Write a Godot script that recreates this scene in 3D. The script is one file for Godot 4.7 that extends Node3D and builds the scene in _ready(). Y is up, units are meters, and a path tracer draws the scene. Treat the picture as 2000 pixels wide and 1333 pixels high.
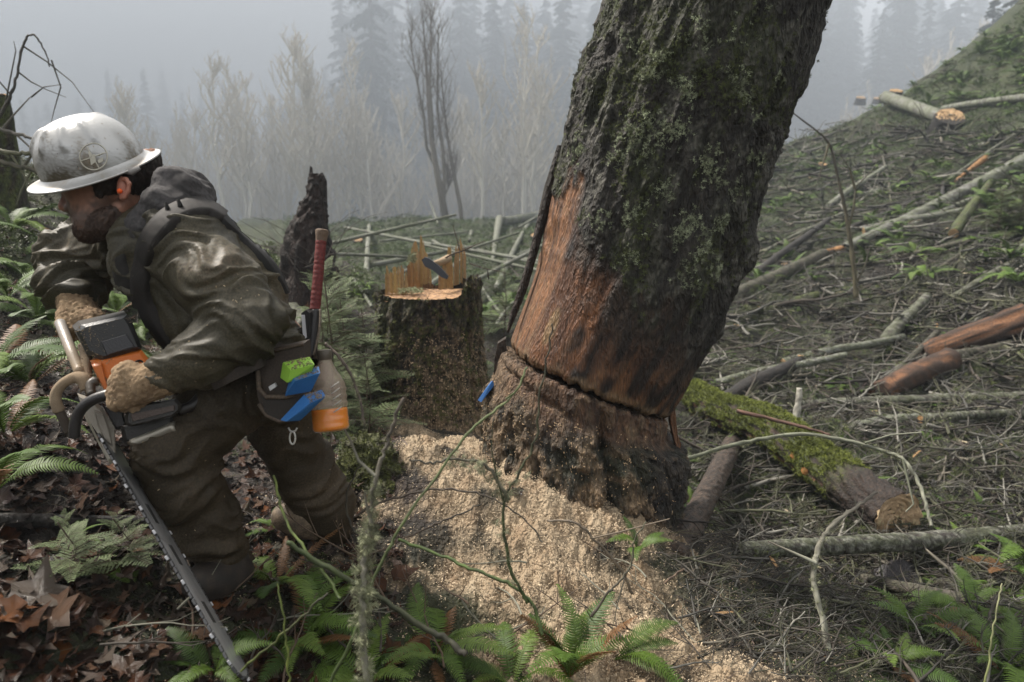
extends Node3D
# A logger with a chainsaw beside a leaning, half-cut tree on a misty clear-cut slope.
# Units are metres, y is up. sight() and ground_at() turn a bearing seen from the photographer's place
# (in pixels of the 2000 x 1333 photograph) into a point of the world at a given depth, or on the terrain.

const FOCAL := 1334.0
const EYE := Vector3(0, 1.1, 0)
const PITCH := 12.0
var right := Vector3.RIGHT
var upward := Vector3.UP
var ahead := Vector3.FORWARD
var rng := RandomNumberGenerator.new()
var names := {}
var M := {}
var na := FastNoiseLite.new()
var nb := FastNoiseLite.new()
var nr := FastNoiseLite.new()
var ground: MeshInstance3D


class Shape:
	var v := PackedVector3Array()
	var c := PackedColorArray()
	var ix := PackedInt32Array()
	var last := Color(1, 1, 1)

	func vert(p: Vector3, col: Color) -> int:
		v.push_back(p)
		c.push_back(col)
		return v.size() - 1

	func tri(a: int, b: int, d: int) -> void:
		ix.push_back(a)
		ix.push_back(b)
		ix.push_back(d)

	func quad(a: int, b: int, d: int, e: int) -> void:
		tri(a, b, d)
		tri(a, d, e)

	func face(p: Array, col: Color) -> void:
		var s := v.size()
		for q in p:
			vert(q, col)
		for i in range(1, p.size() - 1):
			tri(s, s + i, s + i + 1)

	# a tapered tube along points; the frame is carried along so that it does not twist
	func tube(pts: Array, rad: Array, sides: int, col: Color, col2 := Color(-1, 0, 0), caps := true) -> void:
		var n := pts.size()
		var first := v.size()
		var t: Vector3 = (pts[1] - pts[0]).normalized()
		var nn := t.cross(Vector3(0.31, 0.9, 0.28)).normalized()
		var end := col if col2.r < 0 else col2
		for i in n:
			var p: Vector3 = pts[i]
			if i > 0 and i < n - 1:
				t = (pts[i + 1] - pts[i - 1]).normalized()
			elif i == n - 1:
				t = (pts[i] - pts[i - 1]).normalized()
			nn = (nn - t * nn.dot(t)).normalized()
			var b := t.cross(nn)
			var k := float(i) / (n - 1)
			for j in sides:
				var a := TAU * j / sides
				vert(p + (nn * cos(a) + b * sin(a)) * rad[i], col.lerp(end, k))
		for i in n - 1:
			for j in sides:
				var j2 := (j + 1) % sides
				quad(first + i * sides + j, first + (i + 1) * sides + j, first + (i + 1) * sides + j2, first + i * sides + j2)
		if caps:
			for e in [0, n - 1]:
				var m := vert(pts[e], col if e == 0 else end)
				for j in sides:
					var a2: int = first + e * sides + j
					var b2: int = first + e * sides + (j + 1) % sides
					if e == 0:
						tri(m, a2, b2)
					else:
						tri(m, b2, a2)

	# a box with chamfered edges, in the axes given
	func box(at: Vector3, x: Vector3, y: Vector3, z: Vector3, half: Vector3, bev: float, col: Color) -> void:
		var pts := []
		for sx in [-1, 1]:
			for sy in [-1, 1]:
				for sz in [-1, 1]:
					for k in 3:
						var h := half - Vector3.ONE * bev
						h[k] += bev
						pts.append(at + x * h.x * sx + y * h.y * sy + z * h.z * sz)
		hull(pts, col)

	# the convex hull of a few points, flat shaded
	func hull(pts: Array, col: Color) -> void:
		var mid := Vector3.ZERO
		for p in pts:
			mid += p
		mid /= pts.size()
		var n := pts.size()
		var done := {}
		for i in n:
			for j in range(i + 1, n):
				for k in range(j + 1, n):
					var nn: Vector3 = (pts[j] - pts[i]).cross(pts[k] - pts[i])
					if nn.length() < 1e-10:
						continue
					nn = nn.normalized()
					if nn.dot(mid - pts[i]) > 0:
						nn = -nn
					var ok := true
					var on := []
					for q in n:
						var d: float = nn.dot(pts[q] - pts[i])
						if d > 1e-5:
							ok = false
							break
						if d > -1e-5:
							on.append(q)
					if not ok:
						continue
					var key := str(on)
					if done.has(key):
						continue
					done[key] = true
					var cc := Vector3.ZERO
					for q in on:
						cc += pts[q]
					cc /= on.size()
					var ax: Vector3 = (pts[on[0]] - cc).normalized()
					var ay := nn.cross(ax)
					on.sort_custom(func(a, b): return atan2((pts[a] - cc).dot(ay), (pts[a] - cc).dot(ax)) > atan2((pts[b] - cc).dot(ay), (pts[b] - cc).dot(ax)))
					face(on.map(func(q): return pts[q]), col)

	# an axis-free lathe: profile of [distance along, radius]
	func lathe(at: Vector3, axis: Vector3, prof: Array, sides: int, col: Color) -> void:
		var pts := []
		var rad := []
		for p in prof:
			pts.append(at + axis * p[0])
			rad.append(p[1])
		var first := v.size()
		var nn := axis.cross(Vector3(0.31, 0.9, 0.28)).normalized()
		var b := axis.cross(nn)
		for i in pts.size():
			for j in sides:
				var a := TAU * j / sides
				vert(pts[i] + (nn * cos(a) + b * sin(a)) * rad[i], col)
		for i in pts.size() - 1:
			for j in sides:
				var j2 := (j + 1) % sides
				quad(first + i * sides + j, first + (i + 1) * sides + j, first + (i + 1) * sides + j2, first + i * sides + j2)

	func normals() -> PackedVector3Array:
		var nn := PackedVector3Array()
		nn.resize(v.size())
		for i in range(0, ix.size(), 3):
			var a := ix[i]
			var b := ix[i + 1]
			var d := ix[i + 2]
			var w := (v[d] - v[a]).cross(v[b] - v[a])
			nn[a] += w
			nn[b] += w
			nn[d] += w
		for i in nn.size():
			nn[i] = nn[i].normalized() if nn[i].length_squared() > 1e-24 else Vector3.UP
		return nn

	func mesh(m: Material) -> ArrayMesh:
		var arr := []
		arr.resize(Mesh.ARRAY_MAX)
		arr[Mesh.ARRAY_VERTEX] = v
		arr[Mesh.ARRAY_NORMAL] = normals()
		arr[Mesh.ARRAY_COLOR] = c
		arr[Mesh.ARRAY_INDEX] = ix
		var out := ArrayMesh.new()
		out.add_surface_from_arrays(Mesh.PRIMITIVE_TRIANGLES, arr)
		out.surface_set_material(0, m)
		return out


# a distance field on a grid, filled bone by bone, meshed with surface nets
class Field:
	var lo: Vector3
	var h: float
	var nx: int
	var ny: int
	var nz: int
	var val := PackedFloat32Array()

	func _init(a: Vector3, b: Vector3, cell: float) -> void:
		lo = a
		h = cell
		nx = int((b.x - a.x) / cell) + 2
		ny = int((b.y - a.y) / cell) + 2
		nz = int((b.z - a.z) / cell) + 2
		val.resize(nx * ny * nz)
		val.fill(0.2)

	func span(a: Vector3, b: Vector3, r: float) -> Array:
		var p := (Vector3(minf(a.x, b.x), minf(a.y, b.y), minf(a.z, b.z)) - Vector3.ONE * r - lo) / h
		var q := (Vector3(maxf(a.x, b.x), maxf(a.y, b.y), maxf(a.z, b.z)) + Vector3.ONE * r - lo) / h
		return [maxi(0, int(p.x)), maxi(0, int(p.y)), maxi(0, int(p.z)), mini(nx - 1, int(q.x) + 1), mini(ny - 1, int(q.y) + 1), mini(nz - 1, int(q.z) + 1)]

	func bone(a: Vector3, b: Vector3, ra: float, rb: float, k: float) -> void:
		var s := span(a, b, maxf(ra, rb) + k + 3.0 * h)
		var ba := b - a
		var inv := 1.0 / maxf(ba.length_squared(), 1e-9)
		for z in range(s[2], s[5] + 1):
			for y in range(s[1], s[4] + 1):
				var at: int = (z * ny + y) * nx + s[0]
				var p := lo + Vector3(s[0], y, z) * h - a
				for x in range(s[0], s[3] + 1):
					var t := clampf(p.dot(ba) * inv, 0.0, 1.0)
					var d := (p - ba * t).length() - ra - (rb - ra) * t
					var e := val[at]
					var g := k - absf(d - e)
					val[at] = minf(d, e) - (g * g * 0.25 / k if g > 0.0 else 0.0)
					at += 1
					p.x += h

	func ball(o: Vector3, ax: Vector3, ay: Vector3, az: Vector3, r: Vector3, k: float) -> void:
		var m := maxf(r.x, maxf(r.y, r.z))
		var s := span(o, o, m + k + 3.0 * h)
		for z in range(s[2], s[5] + 1):
			for y in range(s[1], s[4] + 1):
				var at: int = (z * ny + y) * nx + s[0]
				var p := lo + Vector3(s[0], y, z) * h - o
				for x in range(s[0], s[3] + 1):
					var q := Vector3(p.dot(ax), p.dot(ay), p.dot(az)) / r
					var k0 := q.length()
					var d := k0 * (k0 - 1.0) / maxf((q / r).length(), 1e-6)
					var e := val[at]
					var g := k - absf(d - e)
					val[at] = minf(d, e) - (g * g * 0.25 / k if g > 0.0 else 0.0)
					at += 1
					p.x += h

	func sample(p: Vector3) -> float:
		var q := (p - lo) / h
		if q.x < 0 or q.y < 0 or q.z < 0 or q.x >= nx - 1 or q.y >= ny - 1 or q.z >= nz - 1:
			return 0.2
		var x := int(q.x)
		var y := int(q.y)
		var z := int(q.z)
		var f := q - Vector3(x, y, z)
		var at := (z * ny + y) * nx + x
		var sy := nx
		var sz := nx * ny
		var a := lerpf(lerpf(val[at], val[at + 1], f.x), lerpf(val[at + sy], val[at + sy + 1], f.x), f.y)
		var b := lerpf(lerpf(val[at + sz], val[at + sz + 1], f.x), lerpf(val[at + sz + sy], val[at + sz + sy + 1], f.x), f.y)
		return lerpf(a, b, f.z)

	func slope(p: Vector3) -> Vector3:
		var e := h
		return Vector3(sample(p + Vector3(e, 0, 0)) - sample(p - Vector3(e, 0, 0)), sample(p + Vector3(0, e, 0)) - sample(p - Vector3(0, e, 0)), sample(p + Vector3(0, 0, e)) - sample(p - Vector3(0, 0, e))).normalized()

	# where a ray first meets the surface; the far point if it does not
	func hit(from: Vector3, dir: Vector3, near: float, far: float) -> Vector3:
		var t := near
		while t < far:
			if sample(from + dir * t) < 0.0:
				return from + dir * t
			t += 0.003
		return from + dir * far

	func skin(out: Shape, col: Color) -> void:
		var sy := nx
		var sz := nx * ny
		var cell := PackedInt32Array()
		cell.resize(val.size())
		cell.fill(-1)
		var offs := [0, 1, sy, sy + 1, sz, sz + 1, sz + sy, sz + sy + 1]
		var edges := [[0, 1], [2, 3], [4, 5], [6, 7], [0, 2], [1, 3], [4, 6], [5, 7], [0, 4], [1, 5], [2, 6], [3, 7]]
		for z in nz - 1:
			for y in ny - 1:
				var at := (z * ny + y) * nx
				for x in nx - 1:
					var i := at + x
					var neg := 0
					if val[i] < 0.0: neg += 1
					if val[i + 1] < 0.0: neg += 1
					if val[i + sy] < 0.0: neg += 1
					if val[i + sy + 1] < 0.0: neg += 1
					if val[i + sz] < 0.0: neg += 1
					if val[i + sz + 1] < 0.0: neg += 1
					if val[i + sz + sy] < 0.0: neg += 1
					if val[i + sz + sy + 1] < 0.0: neg += 1
					if neg == 0 or neg == 8:
						continue
					var sum := Vector3.ZERO
					var cnt := 0
					for e in edges:
						var a: float = val[i + offs[e[0]]]
						var b: float = val[i + offs[e[1]]]
						if (a < 0.0) != (b < 0.0):
							var t := a / (a - b)
							var p0 := Vector3(e[0] & 1, (e[0] >> 1) & 1, e[0] >> 2)
							var p1 := Vector3(e[1] & 1, (e[1] >> 1) & 1, e[1] >> 2)
							sum += p0.lerp(p1, t)
							cnt += 1
					cell[i] = out.vert(lo + (Vector3(x, y, z) + sum / cnt) * h, col)
		for z in range(1, nz - 1):
			for y in range(1, ny - 1):
				for x in range(1, nx - 1):
					var i := (z * ny + y) * nx + x
					var inside := val[i] < 0.0
					if inside != (val[i + 1] < 0.0):
						put(out, cell, i, i - sy, i - sy - sz, i - sz, inside)
					if inside != (val[i + sy] < 0.0):
						put(out, cell, i, i - sz, i - sz - 1, i - 1, inside)
					if inside != (val[i + sz] < 0.0):
						put(out, cell, i, i - 1, i - 1 - sy, i - sy, inside)

	func put(out: Shape, cell: PackedInt32Array, a: int, b: int, d: int, e: int, inside: bool) -> void:
		if cell[a] < 0 or cell[b] < 0 or cell[d] < 0 or cell[e] < 0:
			return
		if inside:
			out.quad(cell[a], cell[e], cell[d], cell[b])
		else:
			out.quad(cell[a], cell[b], cell[d], cell[e])


func sight(px: float, py: float, depth: float) -> Vector3:
	return EYE + depth * (ahead + right * ((px - 1000.0) / FOCAL) + upward * ((666.5 - py) / FOCAL))


func ground_at(px: float, py: float, lift := 0.0) -> Vector3:
	var t := 0.7
	var before := t
	while t < 120.0:
		var p := sight(px, py, t)
		if p.y < land(p.x, p.z) + lift:
			for i in 7:
				var mid := (before + t) * 0.5
				p = sight(px, py, mid)
				if p.y < land(p.x, p.z) + lift:
					t = mid
				else:
					before = mid
			return sight(px, py, t)
		before = t
		t *= 1.045
	return sight(px, py, 45.0)


# a random place on the terrain between two bearings, thicker near the camera as ground cover looks
func wild(px0: float, px1: float, near: float, far: float) -> Vector3:
	var d := near * pow(far / near, rng.randf())
	return on_land((rng.randf_range(px0, px1) - 1000.0) / FOCAL * d, -d)


func on_land(x: float, z: float, lift := 0.0) -> Vector3:
	return Vector3(x, land(x, z) + lift, z)


func ss(a: float, b: float, x: float) -> float:
	var t := clampf((x - a) / (b - a), 0.0, 1.0)
	return t * t * (3.0 - 2.0 * t)


func numbered(called: String) -> String:
	if not names.has(called):
		names[called] = 0
		return called
	names[called] += 1
	return "%s_%03d" % [called, names[called]]


func tag(o: Node3D, label: String, category: String, group := "", kind := "") -> Node3D:
	o.set_meta("label", label)
	if category: o.set_meta("category", category)
	if group: o.set_meta("group", group)
	if kind: o.set_meta("kind", kind)
	return o


# an empty thing that its parts are put under
func thing(called: String, label: String, category: String, group := "", at := Vector3.ZERO) -> Node3D:
	var o := Node3D.new()
	o.name = numbered(called)
	add_child(o)
	o.position = at
	return tag(o, label, category, group)


# one mesh: a part of a thing, or a thing by itself when it has no parent
func part(called: String, mesh: Mesh, parent: Node3D = null) -> MeshInstance3D:
	var o := MeshInstance3D.new()
	o.mesh = mesh
	if parent == null:
		o.name = numbered(called)
		add_child(o)
	else:
		o.name = called
		parent.add_child(o, true)
	return o


func stuff(called: String, mesh: Mesh, places: Array, tints: Array, parent: Node3D = null, label := "") -> MultiMeshInstance3D:
	var mm := MultiMesh.new()
	mm.transform_format = MultiMesh.TRANSFORM_3D
	mm.use_colors = tints.size() > 0
	mm.mesh = mesh
	mm.instance_count = places.size()
	for i in places.size():
		mm.set_instance_transform(i, places[i])
		if tints.size() > 0:
			mm.set_instance_color(i, tints[i])
	var o := MultiMeshInstance3D.new()
	o.multimesh = mm
	o.name = called
	if parent == null:
		o.name = numbered(called)
		add_child(o)
	else:
		parent.add_child(o, true)
	o.set_meta("kind", "stuff")
	if label: o.set_meta("label", label)
	return o


func noise_map(freq: float, kind: int, seed_: int, low := 0.0, high := 1.0, octaves := 4, size := 512) -> NoiseTexture2D:
	var n := FastNoiseLite.new()
	n.noise_type = FastNoiseLite.TYPE_SIMPLEX_SMOOTH if kind != 2 else FastNoiseLite.TYPE_CELLULAR
	n.fractal_type = FastNoiseLite.FRACTAL_RIDGED if kind == 1 else FastNoiseLite.FRACTAL_FBM
	n.fractal_octaves = octaves
	n.frequency = freq
	n.seed = seed_
	var t := NoiseTexture2D.new()
	t.width = size
	t.height = size
	t.seamless = true
	t.noise = n
	var g := Gradient.new()
	g.set_color(0, Color(low, low, low))
	g.set_color(1, Color(high, high, high))
	t.color_ramp = g
	return t


func lin(r: float, g: float, b: float) -> Color:
	return Color(r, g, b).linear_to_srgb()


# painted by vertex: vertex colours hold the base colour times two, the albedo halves it again
func painted(called: String, rough: float, bump: Texture2D = null, scale := Vector3.ONE, relief := 0.0, grain: Texture2D = null) -> StandardMaterial3D:
	var m := StandardMaterial3D.new()
	m.resource_name = called
	m.vertex_color_use_as_albedo = true
	m.albedo_color = lin(0.5, 0.5, 0.5)
	m.roughness = rough
	if bump or grain:
		m.uv1_triplanar = true
		m.uv1_scale = scale
	if bump:
		m.heightmap_enabled = true
		m.heightmap_texture = bump
		m.heightmap_scale = relief
	if grain:
		m.albedo_texture = grain
	M[called] = m
	return m


func plain(called: String, col: Color, rough: float, metal := 0.0) -> StandardMaterial3D:
	var m := StandardMaterial3D.new()
	m.resource_name = called
	m.albedo_color = col.linear_to_srgb()
	m.roughness = rough
	m.metallic = metal
	M[called] = m
	return m


func two(r: float, g: float, b: float) -> Color:
	return Color(r * 2.0, g * 2.0, b * 2.0)


func _ready() -> void:
	rng.seed = 7041
	ahead = Vector3(0, -sin(deg_to_rad(PITCH)), -cos(deg_to_rad(PITCH)))
	upward = Vector3(0, cos(deg_to_rad(PITCH)), -sin(deg_to_rad(PITCH)))
	var cam := Camera3D.new()
	cam.name = "camera"
	var lens := CameraAttributesPhysical.new()
	lens.frustum_focal_length = 24.0
	lens.frustum_focus_distance = 2.05
	lens.frustum_near = 0.05
	lens.frustum_far = 900.0
	lens.exposure_aperture = 3.5
	cam.attributes = lens
	cam.fov = 53.1
	cam.far = 900.0
	add_child(cam)
	cam.position = EYE
	cam.rotation_degrees.x = -PITCH
	cam.current = true
	var sky := ProceduralSkyMaterial.new()
	sky.sky_top_color = Color(0.95, 0.945, 0.935)
	sky.sky_horizon_color = Color(0.88, 0.895, 0.92)
	sky.sky_curve = 0.3
	sky.ground_bottom_color = Color(0.16, 0.16, 0.15)
	sky.ground_horizon_color = Color(0.5, 0.52, 0.53)
	sky.sky_energy_multiplier = 0.54
	sky.use_debanding = false
	var env := Environment.new()
	env.background_mode = Environment.BG_SKY
	env.sky = Sky.new()
	env.sky.sky_material = sky
	env.tonemap_mode = Environment.TONE_MAPPER_LINEAR
	env.tonemap_exposure = 5.3
	env.fog_enabled = true
	env.fog_mode = Environment.FOG_MODE_EXPONENTIAL
	env.fog_density = 0.0020
	env.fog_light_color = Color(0.90, 0.95, 1.0)
	env.sdfgi_enabled = true
	env.ssao_enabled = true
	env.ssil_enabled = true
	var we := WorldEnvironment.new()
	we.name = "environment"
	we.environment = env
	env.volumetric_fog_enabled = true
	env.volumetric_fog_density = 0.0
	add_child(we)
	var sun := DirectionalLight3D.new()
	sun.name = "overcast_sun"
	sun.light_color = Color(1.0, 0.97, 0.93)
	sun.light_energy = 0.5
	sun.light_angular_distance = 11.0
	sun.shadow_enabled = true
	add_child(sun)
	sun.look_at_from_position(Vector3(-6, 9, -3), Vector3.ZERO)

	materials()
	build_ground()
	leaning_tree()
	torn_stump()
	snag()
	logs()
	slope_stumps()
	logger()
	chainsaw()
	kit()
	ferns()
	saplings()
	foreground_branches()
	slash()
	litter()
	far_forest()
	mist()


func materials() -> void:
	na.seed = 11
	na.frequency = 1.0
	na.fractal_octaves = 3
	nb.seed = 29
	nb.frequency = 1.0
	nb.fractal_type = FastNoiseLite.FRACTAL_NONE
	nr.seed = 5
	nr.frequency = 1.0
	nr.fractal_type = FastNoiseLite.FRACTAL_RIDGED
	nr.fractal_octaves = 3
	var crumb := noise_map(0.03, 0, 3, 0.0, 1.0, 5)
	var ridge := noise_map(0.02, 1, 4, 0.0, 1.0, 4)
	var cells := noise_map(0.05, 2, 9, 0.0, 1.0, 2)
	var mottle := noise_map(0.02, 0, 14, 0.45, 1.0, 5)
	var speck := noise_map(0.08, 0, 17, 0.74, 1.0, 3)
	M.crumb = crumb
	painted("soil", 0.85, crumb, Vector3.ONE * 3.0, 3.0, speck).uv1_world_triplanar = true
	painted("bark", 0.8, ridge, Vector3(4.2, 1.5, 4.2), 2.4, noise_map(0.03, 0, 35, 0.35, 1.0, 5))
	painted("bare_wood", 0.62, ridge, Vector3(7.0, 1.1, 7.0), 1.3, noise_map(0.035, 0, 21, 0.42, 1.0, 5))
	painted("split_wood", 0.7, ridge, Vector3(12.0, 1.5, 12.0), 0.5, noise_map(0.04, 0, 37, 0.72, 1.0, 4))
	painted("sawn_wood", 0.75, crumb, Vector3.ONE * 5.0, 0.3, noise_map(0.03, 0, 33, 0.80, 1.0, 4))
	painted("log_bark", 0.78, crumb, Vector3.ONE * 4.0, 0.8, mottle)
	painted("twig", 0.75)
	painted("moss", 0.95)
	painted("leaf_green", 0.5)
	M.leaf_green.metallic_specular = 0.35
	M.leaf_green.backlight_enabled = true
	M.leaf_green.backlight = Color(0.45, 0.45, 0.45)
	painted("dead_leaf", 0.26, crumb, Vector3.ONE * 8.0, 0.3)
	painted("chip", 0.9)
	painted("needle", 0.7)
	M.needle.backlight_enabled = true
	M.needle.backlight = Color(0.4, 0.4, 0.4)
	painted("skin", 0.5, crumb, Vector3.ONE * 14.0, 0.06)
	painted("hair", 0.7)
	painted("jacket", 0.57, speck, Vector3.ONE * 14.0, 0.05, mottle)
	M.jacket.metallic_specular = 0.42
	painted("trousers", 0.62, speck, Vector3.ONE * 14.0, 0.08, mottle)
	M.trousers.metallic_specular = 0.3
	painted("hood_cloth", 0.95, speck, Vector3.ONE * 8.0, 0.15, mottle)
	painted("glove", 0.95, speck, Vector3.ONE * 12.0, 0.5, speck)
	painted("leather", 0.75, speck, Vector3.ONE * 14.0, 0.06, mottle)
	painted("aluminium", 0.36, crumb, Vector3.ONE * 6.0, 0.05)
	M.aluminium.metallic = 0.55
	painted("worn_plastic", 0.42, crumb, Vector3.ONE * 10.0, 0.08)
	painted("steel", 0.3, crumb, Vector3.ONE * 12.0, 0.04)
	M.steel.metallic = 0.5
	painted("rock", 0.55, crumb, Vector3.ONE * 5.0, 0.6)


# ---------------------------------------------------------------- terrain
func land(x: float, z: float) -> float:
	var d := -z
	var h := -0.38
	h += 0.37 * clampf(-x - 0.1, 0.0, 7.0) * ss(12.0, 7.0, d)
	h += 0.25 * ss(3.4, 1.6, d) * ss(1.7, 0.5, x)
	h -= 0.44 * ss(0.4, 1.8, x) * ss(7.5, 4.5, x) * ss(1.4, 3.4, d) * ss(14.0, 8.0, d)
	h += 0.28 * clampf(x - 5.0, 0.0, 24.0) * ss(1.0, 6.0, d)
	h += 0.13 * maxf(0.0, d - 16.0) * ss(4.0, 11.0, x) * ss(60.0, 29.0, d)
	h += 0.035 * pow(clampf(x - 12.0, 0.0, 12.0), 2.0)
	var start := lerpf(37.0, 29.0, ss(5.0, 12.0, x)) + na.get_noise_2d(x * 0.13, 3.0) * 9.0 * ss(8.0, 2.0, x)
	h += 0.7 * na.get_noise_2d(x * 0.16, d * 0.12) * ss(14.0, 26.0, d) * ss(9.0, 3.0, x)
	h -= (7.0 + 0.3 * clampf(x, 0.0, 30.0)) * ss(start, start + 24.0, d)
	h += 22.0 * ss(72.0, 170.0, d) * ss(-170.0, 10.0, x)
	# sawdust heaped round the cut tree
	var sx := (x + 0.1) / 0.62
	var sz := (d - 2.7) / 0.55
	h += 0.33 * exp(-sx * sx - sz * sz)
	sx = (x - 0.12) / 0.42
	sz = (d - 2.30) / 0.34
	h += 0.17 * exp(-sx * sx - sz * sz)
	var rough := ss(0.8, 8.0, d)
	h += na.get_noise_2d(x * 0.9, z * 0.9) * lerpf(0.07, 0.22, rough)
	if d < 14.0:
		h += nb.get_noise_2d(x * 5.0, z * 5.0) * 0.025
	return h


func sawdust(x: float, z: float) -> float:
	var d := -z
	var t := clampf((3.3 - d) / 2.0, 0.0, 1.0)
	var cx := lerpf(-0.22, 0.44, t * t) + 0.10 * exp(-pow((d - 2.35) / 0.35, 2.0))
	var w := lerpf(0.46, 0.40, t) + 0.10 * exp(-pow((d - 2.35) / 0.35, 2.0))
	var q := 1.0 - absf(x - cx) / w
	q = minf(q, (3.7 - d) / 0.6)
	return clampf(q * 1.5 + na.get_noise_2d(x * 4.0, z * 4.0) * 1.7 + nb.get_noise_2d(x * 23.0, z * 23.0) * 0.35 + nb.get_noise_2d(x * 60.0, z * 60.0) * 0.3, 0.0, 1.0)


func green_share(x: float, z: float) -> float:
	var d := -z
	var g := 0.25 + 0.35 * ss(9.0, 16.0, d) + 0.3 * ss(6.0, 14.0, d) * ss(4.0, 1.0, x)
	g += 0.35 * ss(12.0, 24.0, d) * ss(3.0, 8.0, x) + 0.12 * ss(2.0, 5.0, x)
	g += 0.3 * ss(-1.5, -3.0, x) * ss(2.0, 4.0, d)
	return clampf(g + na.get_noise_2d(x * 0.6 + 40.0, z * 0.6) * 0.8, 0.0, 1.0)


func earth(x: float, z: float) -> Color:
	var k := nb.get_noise_2d(x * 9.0, z * 9.0) * 0.5 + 0.5
	var soil := Color(0.012, 0.009, 0.006).lerp(Color(0.034, 0.021, 0.013), k)
	var slope := Color(0.011, 0.009, 0.006).lerp(Color(0.036, 0.027, 0.018), k)
	var c := soil.lerp(slope, ss(0.4, 1.4, x + 0.1 * maxf(0.0, -z - 5.0)))
	c = c.lerp(Color(0.022, 0.036, 0.007).lerp(Color(0.056, 0.080, 0.018), k), green_share(x, z) * 0.75)
	c = c.lerp(Color(0.30, 0.205, 0.12).lerp(Color(0.50, 0.395, 0.265), k), sawdust(x, z))
	return c * 2.0


func build_ground() -> void:
	var s := Shape.new()
	var rings := 355
	var rays := 430
	var r := 0.35
	var angles := []
	for j in rays:
		var u := float(j) / (rays - 1) * 2.0 - 1.0
		angles.append(deg_to_rad(u * 44.0 + signf(u) * pow(absf(u), 9.0) * 136.0))
	for i in rings:
		for a in angles:
			var p := Vector3(sin(a) * r, 0, -cos(a) * r)
			p.y = land(p.x, p.z)
			if r < 7.0:
				var sd := sawdust(p.x, p.z)
				p.y += (nb.get_noise_2d(p.x * 16.0, p.z * 16.0) * 0.016 + nb.get_noise_2d(p.x * 37.0, p.z * 37.0) * 0.009) * (0.5 + sd)
			s.vert(p, earth(p.x, p.z))
		r *= 1.012 if r < 7.0 else (1.03 if r < 60.0 else 1.05)
	for i in rings - 1:
		for j in rays - 1:
			var a := i * rays + j
			s.quad(a, a + rays, a + rays + 1, a + 1)
	var mid := s.vert(Vector3(0, land(0, 0), 0), earth(0, 0))
	for j in rays - 1:
		s.tri(mid, j, j + 1)
	ground = part("ground", s.mesh(M.soil))
	tag(ground, "dark wet forest soil with a spill of sawdust", "", "", "structure")


# ---------------------------------------------------------------- shared little meshes
func world_part(called: String, mesh: Mesh, parent: Node3D) -> MeshInstance3D:
	var o := part(called, mesh, parent)
	o.position = -parent.global_position if parent.is_inside_tree() else -parent.position
	return o


func tuft_mesh(blades: int, curl: float, wide: float, mat: Material) -> ArrayMesh:
	var s := Shape.new()
	for i in blades:
		var a := rng.randf() * TAU
		var el := rng.randf_range(0.15, 1.3)
		var dir := Vector3(cos(a) * cos(el), sin(el), sin(a) * cos(el))
		var side := dir.cross(Vector3.UP).normalized() * wide * rng.randf_range(0.6, 1.3)
		var mid := dir * 0.6 + Vector3(0, curl * 0.25, 0)
		var tip := dir * rng.randf_range(0.8, 1.1) + Vector3(rng.randf_range(-curl, curl), -curl * 0.3, rng.randf_range(-curl, curl)) * 0.5
		var k := rng.randf_range(0.7, 1.25)
		var col := Color(k, k, k)
		var b := s.vert(dir * 0.05, col * 0.8)
		var l := s.vert(mid - side, col)
		var r := s.vert(mid + side, col)
		var t := s.vert(tip, col * 1.15)
		s.tri(b, l, r)
		s.tri(l, t, r)
	return s.mesh(mat)


func flake_mesh(mat: Material) -> ArrayMesh:
	# a foliose lichen: curled, forked flakes
	var s := Shape.new()
	for i in 26:
		var a := rng.randf() * TAU
		var el := rng.randf_range(0.0, 1.5)
		var dir := Vector3(cos(a) * cos(el) * rng.randf_range(0.5, 1.3), sin(el) * 0.8, sin(a) * cos(el) * rng.randf_range(0.5, 1.3))
		var side := dir.cross(Vector3(rng.randf_range(-1, 1), 1, rng.randf_range(-1, 1))).normalized()
		var base := dir * rng.randf_range(0.0, 0.5) + Vector3(rng.randf_range(-0.5, 0.5), 0, rng.randf_range(-0.5, 0.5))
		var k := rng.randf_range(0.55, 1.25)
		var col := Color(k, k, k)
		var w := rng.randf_range(0.1, 0.2)
		var m := base + dir * 0.3
		var p0 := s.vert(base, col * 0.7)
		var p1 := s.vert(m - side * w, col)
		var p2 := s.vert(m + side * w, col)
		var up := dir.cross(side) * 0.12
		s.tri(p0, p1, p2)
		for f in [-1.0, 1.0]:
			var q0 := s.vert(m + side * (w * 0.2 * f), col)
			var q1 := s.vert(m + side * (w * f), col)
			var q2 := s.vert(m + dir * rng.randf_range(0.2, 0.4) + side * (w * 1.3 * f) + up, col * 1.1)
			s.tri(q0, q1, q2)
	return s.mesh(mat)


func stand_on(p: Vector3, n: Vector3, size: float) -> Transform3D:
	var x := n.cross(Vector3(0.3, 0.2, 0.9)).normalized()
	x = x.rotated(n, rng.randf() * TAU)
	return Transform3D(Basis(x * size * rng.randf_range(0.75, 1.3), n * size, x.cross(n) * size), p)


# ---------------------------------------------------------------- the leaning tree
var tree_axis := []
var tree_rad := [0.366, 0.398, 0.394, 0.386, 0.37, 0.33]
var tree_s := [0.0, 0.0, 0.0, 0.0, 0.0, 0.0]


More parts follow.
